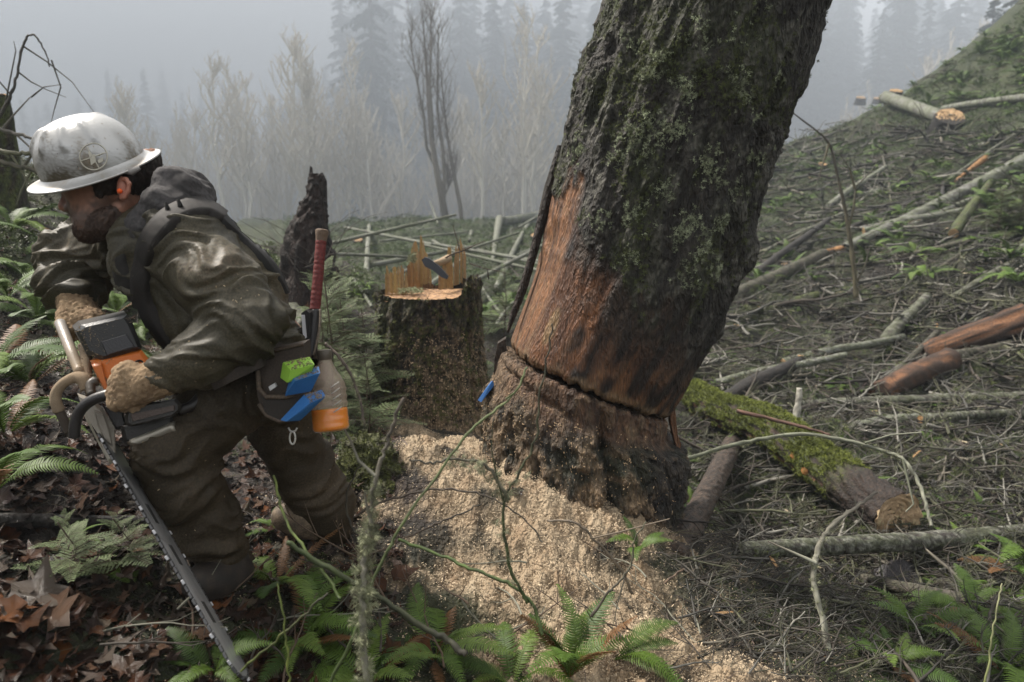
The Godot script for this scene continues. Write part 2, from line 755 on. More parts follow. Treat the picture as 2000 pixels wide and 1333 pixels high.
func tree_at(s: float) -> Array:
	var i := 0
	while i < 4 and s > tree_s[i + 1]:
		i += 1
	var t: float = (s - tree_s[i]) / (tree_s[i + 1] - tree_s[i])
	var p0: Vector3 = tree_axis[maxi(0, i - 1)]
	var p1: Vector3 = tree_axis[i]
	var p2: Vector3 = tree_axis[i + 1]
	var p3: Vector3 = tree_axis[mini(5, i + 2)]
	var p := p1.cubic_interpolate(p2, p0, p3, t)
	var q := p1.cubic_interpolate(p2, p0, p3, t + 0.02)
	var tan_ := (q - p).normalized()
	var nn := EYE - p
	nn = (nn - tan_ * nn.dot(tan_)).normalized()
	return [p, tan_, nn, tan_.cross(nn), lerpf(tree_rad[i], tree_rad[i + 1], t)]


func bark_edge(deg: float) -> float:
	# how far up the tree the bark has been cut away, by bearing round the trunk
	if deg < -95.0: return lerpf(0.32, 0.72, ss(-140.0, -95.0, deg))
	if deg < -40.0: return 0.74
	if deg < -26.0: return lerpf(0.74, 0.50, ss(-40.0, -26.0, deg))
	if deg < 20.0: return lerpf(0.50, 0.38, ss(-26.0, 20.0, deg))
	return lerpf(0.38, 0.26, ss(20.0, 80.0, deg))


func tree_point(deg: float, s: float, fr: Array) -> Array:
	# [displacement in metres, bare share, furrow]
	var th := deg_to_rad(deg)
	var R: float = fr[4]
	var cx := cos(th) * R
	var cz := sin(th) * R
	var edge := bark_edge(deg) + na.get_noise_3d(cx * 9.0, s * 5.0, cz * 9.0) * 0.11 + nb.get_noise_3d(cx * 30.0, s * 12.0, cz * 30.0) * 0.03
	edge += 0.05 * nb.get_noise_3d(cx * 13.0, s * 3.0, cz * 13.0)
	var bare := ss(edge + 0.015, edge - 0.035, s)
	var fur := nr.get_noise_3d(cx * 7.0 + s * 0.8, s * 1.0, cz * 7.0)
	var plates := nb.get_noise_3d(cx * 26.0, s * 7.0, cz * 26.0)
	var bark := 0.036 * fur + 0.013 * nr.get_noise_3d(cx * 15.0, s * 2.2, cz * 15.0) + 0.010 * plates - 0.006 + 0.005 * nb.get_noise_3d(cx * 70.0, s * 34.0, cz * 70.0)
	bark += 0.03 * na.get_noise_3d(cx * 2.0, s * 0.9, cz * 2.0)
	bark *= 0.35 + 0.65 * ss(edge - 0.02, edge + 0.22, s)
	# a deep seam down the right side and a burl low on it
	bark -= 0.045 * exp(-pow((deg - 50.0 - na.get_noise_1d(s * 2.0) * 12.0) / 4.5, 2.0)) * ss(0.2, 0.5, s)
	bark += 0.05 * exp(-pow((deg - 88.0) / 22.0, 2.0) - pow((s - 0.66) / 0.07, 2.0))
	var wood := -0.004 + 0.004 * fur + 0.0035 * nb.get_noise_3d(cx * 16.0, s * 1.6, cz * 16.0)
	if deg > -104.0 and deg < -37.0:
		wood -= R * (1.0 - 0.866 / maxf(0.5, cos(deg_to_rad(deg + 70.0)))) * -0.0 + R * 0.62 * ss(edge + 0.02, edge - 0.42, s) * maxf(0.0, 1.0 - cos(deg_to_rad(33.5)) / cos(deg_to_rad(deg + 70.5)))
	elif deg >= -37.0 and deg < 6.0:
		wood -= R * 0.3 * maxf(0.0, 1.0 - cos(deg_to_rad(21.5)) / cos(deg_to_rad(deg + 15.5)))
	return [lerpf(bark, wood + (0.006 * plates + 0.012 * fur) * ss(-40.0, -25.0, deg) * ss(edge - 0.25, edge, s), bare), bare, fur, plates]


func tree_color(deg: float, s: float, fr: Array, q: Array) -> Color:
	var R: float = fr[4]
	var cx := cos(deg_to_rad(deg)) * R
	var cz := sin(deg_to_rad(deg)) * R
	var n := na.get_noise_3d(cx * 3.0 + 9.0, s * 2.2, cz * 3.0)
	var fine := nb.get_noise_3d(cx * 60.0, s * 30.0, cz * 60.0)
	var streak := nb.get_noise_3d(cx * 30.0, s * 2.5, cz * 30.0)
	var mid := nb.get_noise_3d(cx * 14.0, s * 6.0 + 7.0, cz * 14.0)
	var c := Color(0.020, 0.017, 0.013).lerp(Color(0.070, 0.060, 0.047), clampf(0.45 + q[3] * 0.5 + fine * 0.5, 0, 1))
	c = c.lerp(Color(0.043, 0.052, 0.016), clampf((n * 1.5 + mid * 0.6 + fine * 0.3 + 0.22) * ss(70.0, 20.0, deg) * 1.2, 0, 0.85))
	c = c.lerp(Color(0.20, 0.19, 0.155), clampf((mid + fine * 0.8 - 0.42) * 3.0 + ss(45.0, 75.0, deg) * 0.15, 0, 0.7))
	var facet := Color(0.42, 0.19, 0.078).lerp(Color(0.13, 0.056, 0.026), clampf(0.42 + streak * 0.9 + fine * 0.5, 0, 1))
	facet = facet.lerp(Color(0.40, 0.22, 0.10), clampf((fine + mid * 0.5 - 0.30) * 2.0, 0, 0.8))
	var dark := Color(0.020, 0.011, 0.007).lerp(Color(0.150, 0.064, 0.028), clampf(0.36 + streak * 0.9 + mid * 0.6 + n * 0.5, 0, 1))
	dark = dark.lerp(Color(0.034, 0.022, 0.015).lerp(Color(0.085, 0.055, 0.036), clampf(0.5 + mid + fine, 0, 1)), ss(bark_edge(deg) - 0.22, bark_edge(deg) - 0.02, s + mid * 0.10 + n * 0.08))
	dark = dark.lerp(Color(0.30, 0.14, 0.06), clampf((mid + 0.5 * streak - 0.1) * 1.6 * ss(0.30, 0.03, s), 0, 0.85))
	var w := facet.lerp(dark, ss(-44.0, -36.0, deg))
	var red := Color(0.30, 0.125, 0.050).lerp(Color(0.14, 0.058, 0.027), clampf(0.5 + streak + fine * 0.4, 0, 1))
	w = w.lerp(red, ss(-40.0, -37.0, deg) * ss(-6.0, -16.0, deg + mid * 14.0) * ss(0.46, 0.36, s))
	var oval := pow((deg + 31.0) / 3.6, 2.0) + pow((s - 0.19) / 0.075, 2.0)
	w = w.lerp(Color(0.42, 0.27, 0.13), ss(1.3, 0.5, oval) * 0.85)
	var rim := ss(0.5, 0.15, absf(q[1] - 0.5)) * 0.6
	w = w.lerp(Color(0.17, 0.075, 0.035), ss(0.5, 1.0, deg) * 0.0)
	# sawdust that has stuck along the cut
	w = w.lerp(Color(0.36, 0.24, 0.13), clampf((ss(0.10, 0.0, s) * 0.8 + mid * 0.5 + fine * 0.3 - 0.25) * ss(0.22, 0.0, s) * 1.4, 0, 0.75))
	return c.lerp(w, q[1]).lerp(Color(0.03, 0.018, 0.012), rim * 0.5) * 2.0


func leaning_tree() -> void:
	tree_axis = [sight(1142, 742, 2.80), sight(1226, 550, 2.76), sight(1305, 275, 2.70), sight(1399, 0, 2.62)]
	var lean: Vector3 = (tree_axis[3] - tree_axis[2]).normalized()
	tree_axis.append(tree_axis[3] + (lean + Vector3(0, 0.12, 0)).normalized() * 2.0)
	tree_axis.append(tree_axis[4] + (lean + Vector3(0, 0.25, 0)).normalized() * 4.0)
	for i in range(1, 6):
		tree_s[i] = tree_s[i - 1] + (tree_axis[i] - tree_axis[i - 1]).length()
	var foot := on_land(0.28, -2.75)
	var t := thing("leaning_tree", "massive leaning tree with mossy bark, its lower trunk shaved to red-brown wood", "tree", "", foot)
	var cols := 300
	var rows := []
	var s := 0.0
	while s < tree_s[5]:
		rows.append(s)
		s += 0.0085 if s < 1.75 else 0.12
	var sh := Shape.new()
	var bare_at := PackedFloat32Array()
	for r in rows:
		var fr := tree_at(r)
		for j in cols:
			var deg := 360.0 * j / cols - 180.0
			var q := tree_point(deg, r, fr)
			bare_at.push_back(q[1])
			var th := deg_to_rad(deg)
			var rad: float = fr[4] + q[0] - 0.012 * ss(0.03, 0.0, r)
			var jag := (0.010 * nb.get_noise_1d(deg * 0.13) + 0.007 * nb.get_noise_1d(deg * 0.6) + 0.004 * exp(-pow((deg + 40.0) / 26.0, 2.0))) * ss(0.05, 0.0, r)
			sh.vert(fr[0] + fr[1] * jag + (fr[2] * cos(th) + fr[3] * sin(th)) * rad, tree_color(deg, r, fr, q))
	# the bark and the shaved wood are skins of their own, met along the axe-cut edge
	var wood_skin := Shape.new()
	wood_skin.v = sh.v.duplicate()
	wood_skin.c = sh.c.duplicate()
	for i in rows.size() - 1:
		for j in cols:
			var j2 := (j + 1) % cols
			(wood_skin if bare_at[i * cols + j] > 0.5 and (j < 122 or rows[i] < bark_edge(360.0 * j / cols - 180.0) - 0.2 + 0.1 * nb.get_noise_2d(j * 0.2, i * 0.15)) else sh).quad(i * cols + j, (i + 1) * cols + j, (i + 1) * cols + j2, i * cols + j2)
	var f0 := tree_at(0.0)
	var m := wood_skin.vert(f0[0], two(0.12, 0.06, 0.03))
	for j in cols:
		wood_skin.tri(m, j, (j + 1) % cols)
	world_part("trunk", compact(sh).mesh(M.bark), t)
	world_part("shaved_wood", compact(wood_skin).mesh(M.bare_wood), t).set_meta("label", "red-brown shaved wood with a flat orange facet on its left")

	# the stump below the saw cut
	var st := Shape.new()
	var path := [f0[0] - f0[1] * 0.012, sight(1132, 800, 2.81), sight(1138, 892, 2.80), sight(1116, 1085, 2.82), sight(1100, 1250, 2.86)]
	var rr := [0.366, 0.374, 0.405, 0.385, 0.42]
	var depth := [0.0]
	for i in range(1, 5):
		depth.append(depth[i - 1] + (path[i] - path[i - 1]).length())
	var n := 0
	var v := 0.0
	while v < depth[4]:
		var i := 0
		while i < 3 and v > depth[i + 1]:
			i += 1
		var k: float = (v - depth[i]) / (depth[i + 1] - depth[i])
		var p: Vector3 = path[i].cubic_interpolate(path[i + 1], path[maxi(0, i - 1)], path[mini(4, i + 2)], k)
		var up: Vector3 = f0[1].lerp(Vector3.UP, ss(0.0, 0.35, v)).normalized()
		var nn := EYE - p
		nn = (nn - up * nn.dot(up)).normalized()
		var bb := up.cross(nn)
		var R: float = lerpf(rr[i], rr[i + 1], k)
		for j in cols:
			var deg := 360.0 * j / cols - 180.0
			var th := deg_to_rad(deg)
			var cx := cos(th) * R
			var cz := sin(th) * R
			var lump0 := na.get_noise_3d(cx * 7.0, v * 7.0, cz * 7.0)
			var fur := nr.get_noise_3d(cx * 11.0 + lump0 * 0.4, v * 1.5, cz * 11.0)
			var lump := lump0
			var fine := nb.get_noise_3d(cx * 50.0, v * 40.0, cz * 50.0)
			var mid := nb.get_noise_3d(cx * 18.0, v * 15.0, cz * 18.0)
			var streak := nb.get_noise_3d(cx * 26.0, v * 3.0, cz * 26.0)
			var lip := ss(0.17, 0.10, v + lump * 0.05)
			var dsp := (0.032 * fur + 0.012 * lump + 0.013 * mid + 0.009 * fine) * (1.0 - lip) + 0.005 * lip * mid
			# cracks that run round the lip, and a split on the right
			dsp -= 0.022 * exp(-pow((v - 0.055 - 0.0006 * (deg + 60.0) - nb.get_noise_1d(deg * 0.1) * 0.008) / 0.007, 2.0)) * ss(-75.0, -55.0, deg) * ss(10.0, -10.0, deg)
			dsp -= 0.05 * exp(-pow((deg - 16.0 - lump * 6.0) / 3.2, 2.0)) * ss(0.02, 0.08, v)
			dsp -= 0.012 * ss(0.025, 0.0, v)
			var wood := Color(0.20, 0.105, 0.055).lerp(Color(0.085, 0.042, 0.023), clampf(0.5 + streak + fine * 0.4, 0, 1)).lerp(Color(0.30, 0.20, 0.115), ss(-35.0, -60.0, deg + mid * 20.0) * 0.75)
			var bk := Color(0.026, 0.021, 0.016).lerp(Color(0.075, 0.058, 0.042), clampf(0.5 + mid, 0, 1))
			bk = bk.lerp(Color(0.05, 0.058, 0.022), clampf(na.get_noise_3d(cx * 3.0, v * 3.0, cz * 3.0 + 5.0) + 0.1, 0, 0.6))
			var c := bk.lerp(wood, lip)
			var dust := clampf(0.20 + lump * 1.2 + mid * 0.55 + fine * 0.45 - ss(10.0, 70.0, deg) * 0.62 + ss(0.0, -40.0, deg) * 0.1, 0, 1) * ss(0.08, 0.24, v)
			c = c.lerp(Color(0.46, 0.32, 0.19).lerp(Color(0.24, 0.155, 0.085), clampf(0.5 + fine, 0, 1)), clampf(dust * 1.35, 0, 0.95))
			c = c.lerp(Color(0.42, 0.29, 0.17), clampf(mid + fine * 0.4, 0, 1) * lip * 0.6)
			var sag := (0.008 * nb.get_noise_1d(deg * 0.17 + 80.0) + 0.006 * nb.get_noise_1d(deg * 0.7) - 0.004 * exp(-pow((deg + 30.0) / 30.0, 2.0)) - 0.001) * ss(0.06, 0.0, v)
			st.vert(p + up * sag + (nn * cos(th) + bb * sin(th)) * (R + dsp), c * 2.0)
		n += 1
		v += 0.0085
	for i in n - 1:
		for j in cols:
			var j2 := (j + 1) % cols
			st.quad((i + 1) * cols + j, i * cols + j, i * cols + j2, (i + 1) * cols + j2)
	var tm := st.vert(path[0], two(0.14, 0.075, 0.04))
	for j in cols:
		st.tri(tm, (j + 1) % cols, j)
	var sp := world_part("stump_base", st.mesh(M.bark), t)
	sp.set_meta("label", "stump below the saw cut, bark caked with sawdust")

	# torn wood beside the cut
	slab_part("splinter", [[1308, 782], [1318, 790], [1324, 850], [1331, 868], [1326, 888], [1318, 860], [1311, 830]], 2.72, 0.05, two(0.27, 0.12, 0.05), M.bare_wood, t)
	slab_part("bark_flap", [[972, 672], [988, 662], [990, 690], [976, 722], [964, 732], [966, 700]], 2.74, 0.05, two(0.10, 0.07, 0.05), M.bark, t)
	var strip := Shape.new()
	var edge := [[1089, 285], [1078, 330], [1068, 372], [1054, 430], [1036, 496], [1017, 562], [1000, 612], [988, 650]]
	var pts := []
	var rad := []
	for i in edge.size():
		pts.append(sight(edge[i][0] + 5 + nb.get_noise_1d(i * 3.3) * 3.0, edge[i][1], 2.74))
		rad.append([0.012, 0.02, 0.022, 0.02, 0.017, 0.018, 0.014, 0.005][i])
	strip.tube(pts, rad, 7, two(0.030, 0.022, 0.016), two(0.05, 0.03, 0.02))
	world_part("bark_strip", strip.mesh(M.bark), t)

	# lichens and moss on the bark
	var flake := flake_mesh(M.moss)
	var places := []
	var tints := []
	var spots := [[1337, 72], [1350, 86], [1427, 58], [1503, 85], [1424, 164], [1310, 189], [1256, 191], [1458, 200], [1323, 223], [1260, 275], [1305, 279], [1224, 299], [1373, 311], [1242, 333], [1202, 342], [1436, 342], [1386, 338], [1292, 378], [1341, 419], [1355, 441], [1233, 428], [1175, 450], [1346, 477], [1229, 500], [1391, 477], [1332, 509], [1472, 275], [1193, 36], [1220, 108], [1269, 140], [1125, 333], [1179, 545], [1395, 400], [1318, 440], [1365, 330], [1280, 300], [1240, 310], [1465, 20], [1410, 130]]
	for sp2 in spots:
		var sc: float = (742.0 - sp2[1]) / 742.0 * tree_s[3]
		var fr0 := tree_at(sc)
		var cxp: float = 1000.0 + (fr0[0] - EYE).dot(right) / (fr0[0] - EYE).dot(ahead) * FOCAL
		var deg0 := rad_to_deg(asin(clampf((sp2[0] - cxp) / 214.0, -0.95, 0.95)))
		for k in rng.randi_range(16, 42):
			var deg := deg0 + rng.randfn(0, 3.2)
			var ss_ := sc + rng.randfn(0, 0.024)
			place_on_tree(places, tints, deg, ss_, rng.randf_range(0.006, 0.015), Color(0.28, 0.31, 0.20), 0.5)
	for k in 240:
		var deg := rng.randf_range(-100, 100)
		var ss_ := rng.randf_range(0.3, 2.2)
		if na.get_noise_2d(deg * 0.05, ss_ * 3.0) > -0.05:
			place_on_tree(places, tints, deg, ss_, rng.randf_range(0.004, 0.011), Color(0.27, 0.30, 0.20), 0.35)
	stuff("lichen", flake, places, tints, t).position = -foot
	var moss := tuft_mesh(14, 0.6, 0.07, M.moss)
	places = []
	tints = []
	for k in 9000:
		var deg := rng.randf_range(-115, 115)
		var ss_ := rng.randf_range(0.3, 2.3)
		var th := deg_to_rad(deg)
		if na.get_noise_3d(cos(th) * 1.3 + 9.0, ss_ * 2.2, sin(th) * 1.3) * 1.5 + ss(30.0, -60.0, deg) * 0.25 > 0.12 + rng.randf_range(-0.2, 0.2):
			place_on_tree(places, tints, deg, ss_, rng.randf_range(0.007, 0.016), Color(0.058, 0.068, 0.022), 0.45)
	stuff("moss", moss, places, tints, t).position = -foot
	# crumbs of sawdust on the stump
	places = []
	tints = []
	var crumb := chip_mesh()
	for k in 9000:
		var j := rng.randi() % cols
		var deg := 360.0 * j / cols - 180.0
		if deg < -110 or deg > rng.randf_range(0, 70):
			continue
		var i := rng.randi_range(10, n - 2)
		var p := st.v[i * cols + j]
		var g := rng.randf_range(0.5, 1.1)
		places.append(stand_on(p, Vector3(rng.randf() - 0.5, 0.7, 1.0).normalized(), rng.randf_range(0.0018, 0.0048)))
		tints.append(Color(0.8 * g, 0.56 * g, 0.33 * g))
	stuff("sawdust", crumb, places, tints, t).position = -foot


# drops the points that no face uses
func compact(s: Shape) -> Shape:
	var out := Shape.new()
	var at := {}
	for i in s.ix:
		if not at.has(i):
			at[i] = out.vert(s.v[i], s.c[i])
		out.ix.push_back(at[i])
	return out


func place_on_tree(places: Array, tints: Array, deg: float, s: float, size: float, col: Color, vary: float) -> void:
	var fr := tree_at(maxf(s, 0.0))
	var q := tree_point(deg, s, fr)
	if q[1] > 0.4 or s < 0.2:
		return
	var th := deg_to_rad(deg)
	var n: Vector3 = fr[2] * cos(th) + fr[3] * sin(th)
	places.append(stand_on(fr[0] + n * (fr[4] + q[0] - 0.002), n, size))
	var g := 1.0 + rng.randf_range(-vary, vary)
	tints.append(Color(col.r * g * 2.0, col.g * g * 2.0, col.b * g * 2.0))


func chip_mesh() -> ArrayMesh:
	if M.has("chip_shape"):
		return M.chip_shape
	var s := Shape.new()
	s.hull([Vector3(-1, 0, -0.4), Vector3(0.9, 0.05, -0.3), Vector3(1, 0.1, 0.3), Vector3(-0.8, 0.1, 0.45), Vector3(0, 0.35, 0.0)], Color(1, 1, 1))
	M.chip_shape = s.mesh(M.chip)
	return M.chip_shape


# a flat piece with thickness: an outline seen from the photographer's side, given its own depth
func slab(s: Shape, outline: Array, depth: float, thick: float, col: Color, ragged := 0.0) -> void:
	var poly := PackedVector2Array()
	for p in outline:
		poly.append(Vector2(p[0], p[1]))
	var tris := Geometry2D.triangulate_polygon(poly)
	for side in 2:
		var pts := []
		var f := s.v.size()
		for p in outline:
			var w := sight(p[0], p[1], depth) + Vector3(0, 0, -thick * side)
			if side == 1 and ragged > 0.0:
				w += Vector3(rng.randf_range(-1, 1), rng.randf_range(-1, 1), 0) * ragged
			s.vert(w, col)
		for i in range(0, tris.size(), 3):
			if side == 0:
				s.tri(f + tris[i], f + tris[i + 1], f + tris[i + 2])
			else:
				s.tri(f + tris[i], f + tris[i + 2], f + tris[i + 1])
	var n := outline.size()
	var base := s.v.size() - 2 * n
	for i in n:
		var j := (i + 1) % n
		s.face([s.v[base + i], s.v[base + j], s.v[base + n + j], s.v[base + n + i]], col * 0.9)


func slab_part(called: String, outline: Array, depth: float, thick: float, col: Color, mat: Material, parent: Node3D, ragged := 0.0) -> MeshInstance3D:
	var s := Shape.new()
	slab(s, outline, depth, thick, col, ragged)
	return world_part(called, s.mesh(mat), parent)


# ---------------------------------------------------------------- torn stump, snag
func torn_stump() -> void:
	var top := sight(834, 562, 4.42)
	var low := sight(845, 850, 4.42)
	var foot := Vector3(low.x, land(low.x, low.z) - 0.05, low.z)
	var t := thing("torn_stump", "mossy waist-high stump with torn splinters standing on its cut top", "stump", "", foot)
	var s := Shape.new()
	var cols := 190
	var rows := 100
	var tall := top.y - foot.y
	var tow := (EYE - top)
	tow.y = 0
	tow = tow.normalized()
	var side := Vector3.UP.cross(tow)
	for i in rows + 1:
		var k := float(i) / rows
		for j in cols:
			var deg := 360.0 * j / cols - 180.0
			var th := deg_to_rad(deg)
			var cx := cos(th)
			var cz := sin(th)
			var rise := 0.10 * ss(28.0, 45.0, deg) * ss(150.0, 120.0, deg) * (0.8 + 0.4 * nb.get_noise_1d(deg * 0.3))
			var hgt := k * tall + rise * ss(0.7, 1.0, k)
			var R := lerpf(0.372, 0.310, ss(0.0, 0.9, k)) + 0.11 * exp(-k * 6.0)
			var fur := nr.get_noise_3d(cx * 2.6, k * 0.9, cz * 2.6)
			var mid := nb.get_noise_3d(cx * 7.0, hgt * 12.0, cz * 7.0)
			var fine := nb.get_noise_3d(cx * 18.0, hgt * 50.0, cz * 18.0)
			R += 0.028 * fur + 0.014 * mid + 0.006 * fine
			# buttress folds on the left
			R -= 0.035 * exp(-pow((deg + 58.0) / 5.0, 2.0)) + 0.03 * exp(-pow((deg + 33.0) / 4.0, 2.0)) + 0.03 * exp(-pow((deg - 48.0) / 5.0, 2.0))
			var c := Color(0.030, 0.024, 0.017).lerp(Color(0.10, 0.075, 0.05), clampf(0.5 + mid * 0.6 + fine * 0.6, 0, 1))
			c = c.lerp(Color(0.085, 0.09, 0.026), clampf(na.get_noise_3d(cx * 1.6, hgt * 2.0, cz * 1.6) * 1.4 + fur * 0.4 + fine * 0.3 + 0.05, 0, 0.8))
			var dust := clampf((0.62 - k) * 1.1 + ss(-45.0, 10.0, deg) * 0.35 + mid * 0.6 + fine * 0.7 - 0.12, 0, 1) * ss(-62.0, -25.0, deg)
			c = c.lerp(Color(0.46, 0.32, 0.19), dust * 0.85)
			var p := foot + Vector3.UP * hgt + (tow * cx + side * cz) * R + side * (-0.04 * (1.0 - k))
			s.vert(p, c * 2.0)
	for i in rows:
		for j in cols:
			var j2 := (j + 1) % cols
			s.quad(i * cols + j, (i + 1) * cols + j, (i + 1) * cols + j2, i * cols + j2)
	world_part("trunk", s.mesh(M.bark), t)
	# the sawn face, a little below the bark's rim
	var c0 := foot + Vector3.UP * (tall - 0.022)
	var d := Shape.new()
	for i in 26:
		var q := float(i) / 25.0
		for j in 80:
			var th := TAU * j / 80.0
			var nz := nb.get_noise_2d(cos(th) * q * 30.0, sin(th) * q * 30.0)
			var ring := sin(q * 70.0 + nz) * 0.5 + 0.5
			var c := Color(0.46, 0.27, 0.13).lerp(Color(0.28, 0.15, 0.07), ring * 0.4 + nz * 0.4)
			c = c.lerp(Color(0.12, 0.06, 0.035), clampf(nb.get_noise_2d(cos(th) * q * 7.0 + 3.0, sin(th) * q * 7.0) * 1.5, 0, 0.7))
			d.vert(c0 + (tow * cos(th) + side * sin(th)) * q * 0.298 + Vector3.UP * (nz * 0.006 + 0.012 * sin(th)), c * 2.0)
	for i in 25:
		for j in 80:
			var j2 := (j + 1) % 80
			d.quad(i * 80 + j, i * 80 + j2, (i + 1) * 80 + j2, (i + 1) * 80 + j)
	world_part("cut_face", d.mesh(M.sawn_wood), t)
	var wood := two(0.50, 0.31, 0.13)
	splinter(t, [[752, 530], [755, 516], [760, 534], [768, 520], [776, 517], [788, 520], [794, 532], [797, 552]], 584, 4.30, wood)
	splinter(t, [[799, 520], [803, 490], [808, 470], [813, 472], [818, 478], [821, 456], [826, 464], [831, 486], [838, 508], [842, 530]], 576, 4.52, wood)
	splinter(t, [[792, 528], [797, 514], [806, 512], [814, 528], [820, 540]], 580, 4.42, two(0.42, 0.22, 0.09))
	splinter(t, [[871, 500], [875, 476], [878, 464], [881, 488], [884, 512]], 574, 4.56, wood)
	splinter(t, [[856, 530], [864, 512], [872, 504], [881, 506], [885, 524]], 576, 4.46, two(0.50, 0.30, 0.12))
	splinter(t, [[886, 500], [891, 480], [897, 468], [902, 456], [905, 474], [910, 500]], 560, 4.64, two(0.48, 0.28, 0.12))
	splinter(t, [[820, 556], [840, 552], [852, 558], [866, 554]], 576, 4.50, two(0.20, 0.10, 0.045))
	# moss, lichen and sawdust on it
	var places := []
	var tints := []
	for k in 3200:
		var i := rng.randi_range(12, rows)
		var j := rng.randi() % cols
		var p := s.v[i * cols + j]
		var n := p - foot
		n.y = 0.0
		n = n.normalized()
		if n.dot(tow) < -0.35 or na.get_noise_3d(p.x * 5.0, p.y * 4.0, p.z * 5.0) < rng.randf_range(-0.25, 0.25):
			continue
		places.append(stand_on(p, (n + Vector3.UP * 0.3).normalized(), rng.randf_range(0.008, 0.02)))
		var g := rng.randf_range(0.5, 1.2)
		tints.append(Color(0.20 * g, 0.22 * g, 0.06 * g))
	for k in 90:
		var p := sight(rng.randf_range(778, 826), rng.randf_range(546, 562), rng.randf_range(4.22, 4.34))
		p.y = c0.y + rng.randf_range(0.0, 0.03)
		places.append(stand_on(p, Vector3.UP, rng.randf_range(0.012, 0.026)))
		tints.append(Color(0.60, 0.64, 0.38) * rng.randf_range(0.7, 1.1))
	for k in 40:
		var p := sight(rng.randf_range(796, 812), rng.randf_range(496, 514), 4.38)
		places.append(stand_on(p, Vector3(0, 0.5, 0.8).normalized(), rng.randf_range(0.012, 0.022)))
		tints.append(Color(0.36, 0.38, 0.22))
	stuff("moss", tuft_mesh(14, 0.6, 0.08, M.moss), places, tints, t).position = -foot
	places = []
	tints = []
	for k in 9000:
		var q := rng.randf()
		var i := int(q * q * 0.75 * rows)
		var j := rng.randi() % cols
		var p := s.v[i * cols + j]
		var n := p - foot
		n.y = 0.0
		n = n.normalized()
		if n.dot(side) < rng.randf_range(-0.7, -0.2) or n.dot(tow) < -0.2:
			continue
		var g := rng.randf_range(0.35, 1.0)
		places.append(stand_on(p, (n + Vector3.UP * 0.6).normalized(), rng.randf_range(0.003, 0.0080)))
		tints.append(Color(1.0 * g, 0.72 * g, 0.45 * g))
	for k in 260:
		var a := rng.randf() * TAU
		var q := sqrt(rng.randf()) * 0.29
		var g := rng.randf_range(0.2, 0.9)
		places.append(stand_on(c0 + (tow * cos(a) + side * sin(a)) * q + Vector3.UP * 0.004, Vector3.UP, rng.randf_range(0.006, 0.012)))
		tints.append(Color(0.8 * g, 0.5 * g, 0.3 * g))
	stuff("sawdust", chip_mesh(), places, tints, t).position = -foot

	# an axe lying on the stump
	var a0 := sight(852, 522, 4.30)
	var ax := thing("axe", "axe with a dark blade lying on the torn stump", "axe", "", a0)
	var hs := Shape.new()
	var near := [[823, 508], [829, 503], [838, 505], [858, 521], [876, 540], [873, 546], [862, 542], [846, 529], [830, 521]]
	slab(hs, near, 4.22, 0.035, two(0.028, 0.030, 0.036), 0.003)
	world_part("axe_head", hs.mesh(M.steel), ax)
	var hd := Shape.new()
	hd.tube([sight(849, 516, 4.25), sight(862, 512, 4.36), sight(876, 505, 4.5)], [0.020, 0.024, 0.026], 10, two(0.36, 0.26, 0.16))
	world_part("handle", hd.mesh(M.sawn_wood), ax)
	# the bare twig that reaches out over its right side
	var tw := thing("bare_twig", "bare forked twig reaching out from the right rim of the torn stump", "branch", "", sight(895, 500, 4.4))
	var b := Shape.new()
	b.tube(px_path([[868, 505, 4.40], [886, 495, 4.38], [902, 491, 4.36], [925, 480, 4.34], [948, 471, 4.32]]), [0.006, 0.005, 0.005, 0.004, 0.002], 5, two(0.05, 0.035, 0.025))
	b.tube(px_path([[898, 490, 4.36], [893, 468, 4.36], [887, 450, 4.35], [885, 440, 4.35]]), [0.004, 0.004, 0.003, 0.002], 5, two(0.05, 0.035, 0.025))
	b.tube(px_path([[918, 515, 4.3], [940, 523, 4.28], [965, 528, 4.26], [1000, 537, 4.25]]), [0.004, 0.003, 0.003, 0.0015], 5, two(0.05, 0.035, 0.025))
	b.tube(px_path([[952, 526, 4.27], [953, 538, 4.27], [955, 546, 4.27]]), [0.003, 0.006, 0.003], 5, two(0.03, 0.025, 0.02))
	world_part("stem", b.mesh(M.twig), tw)


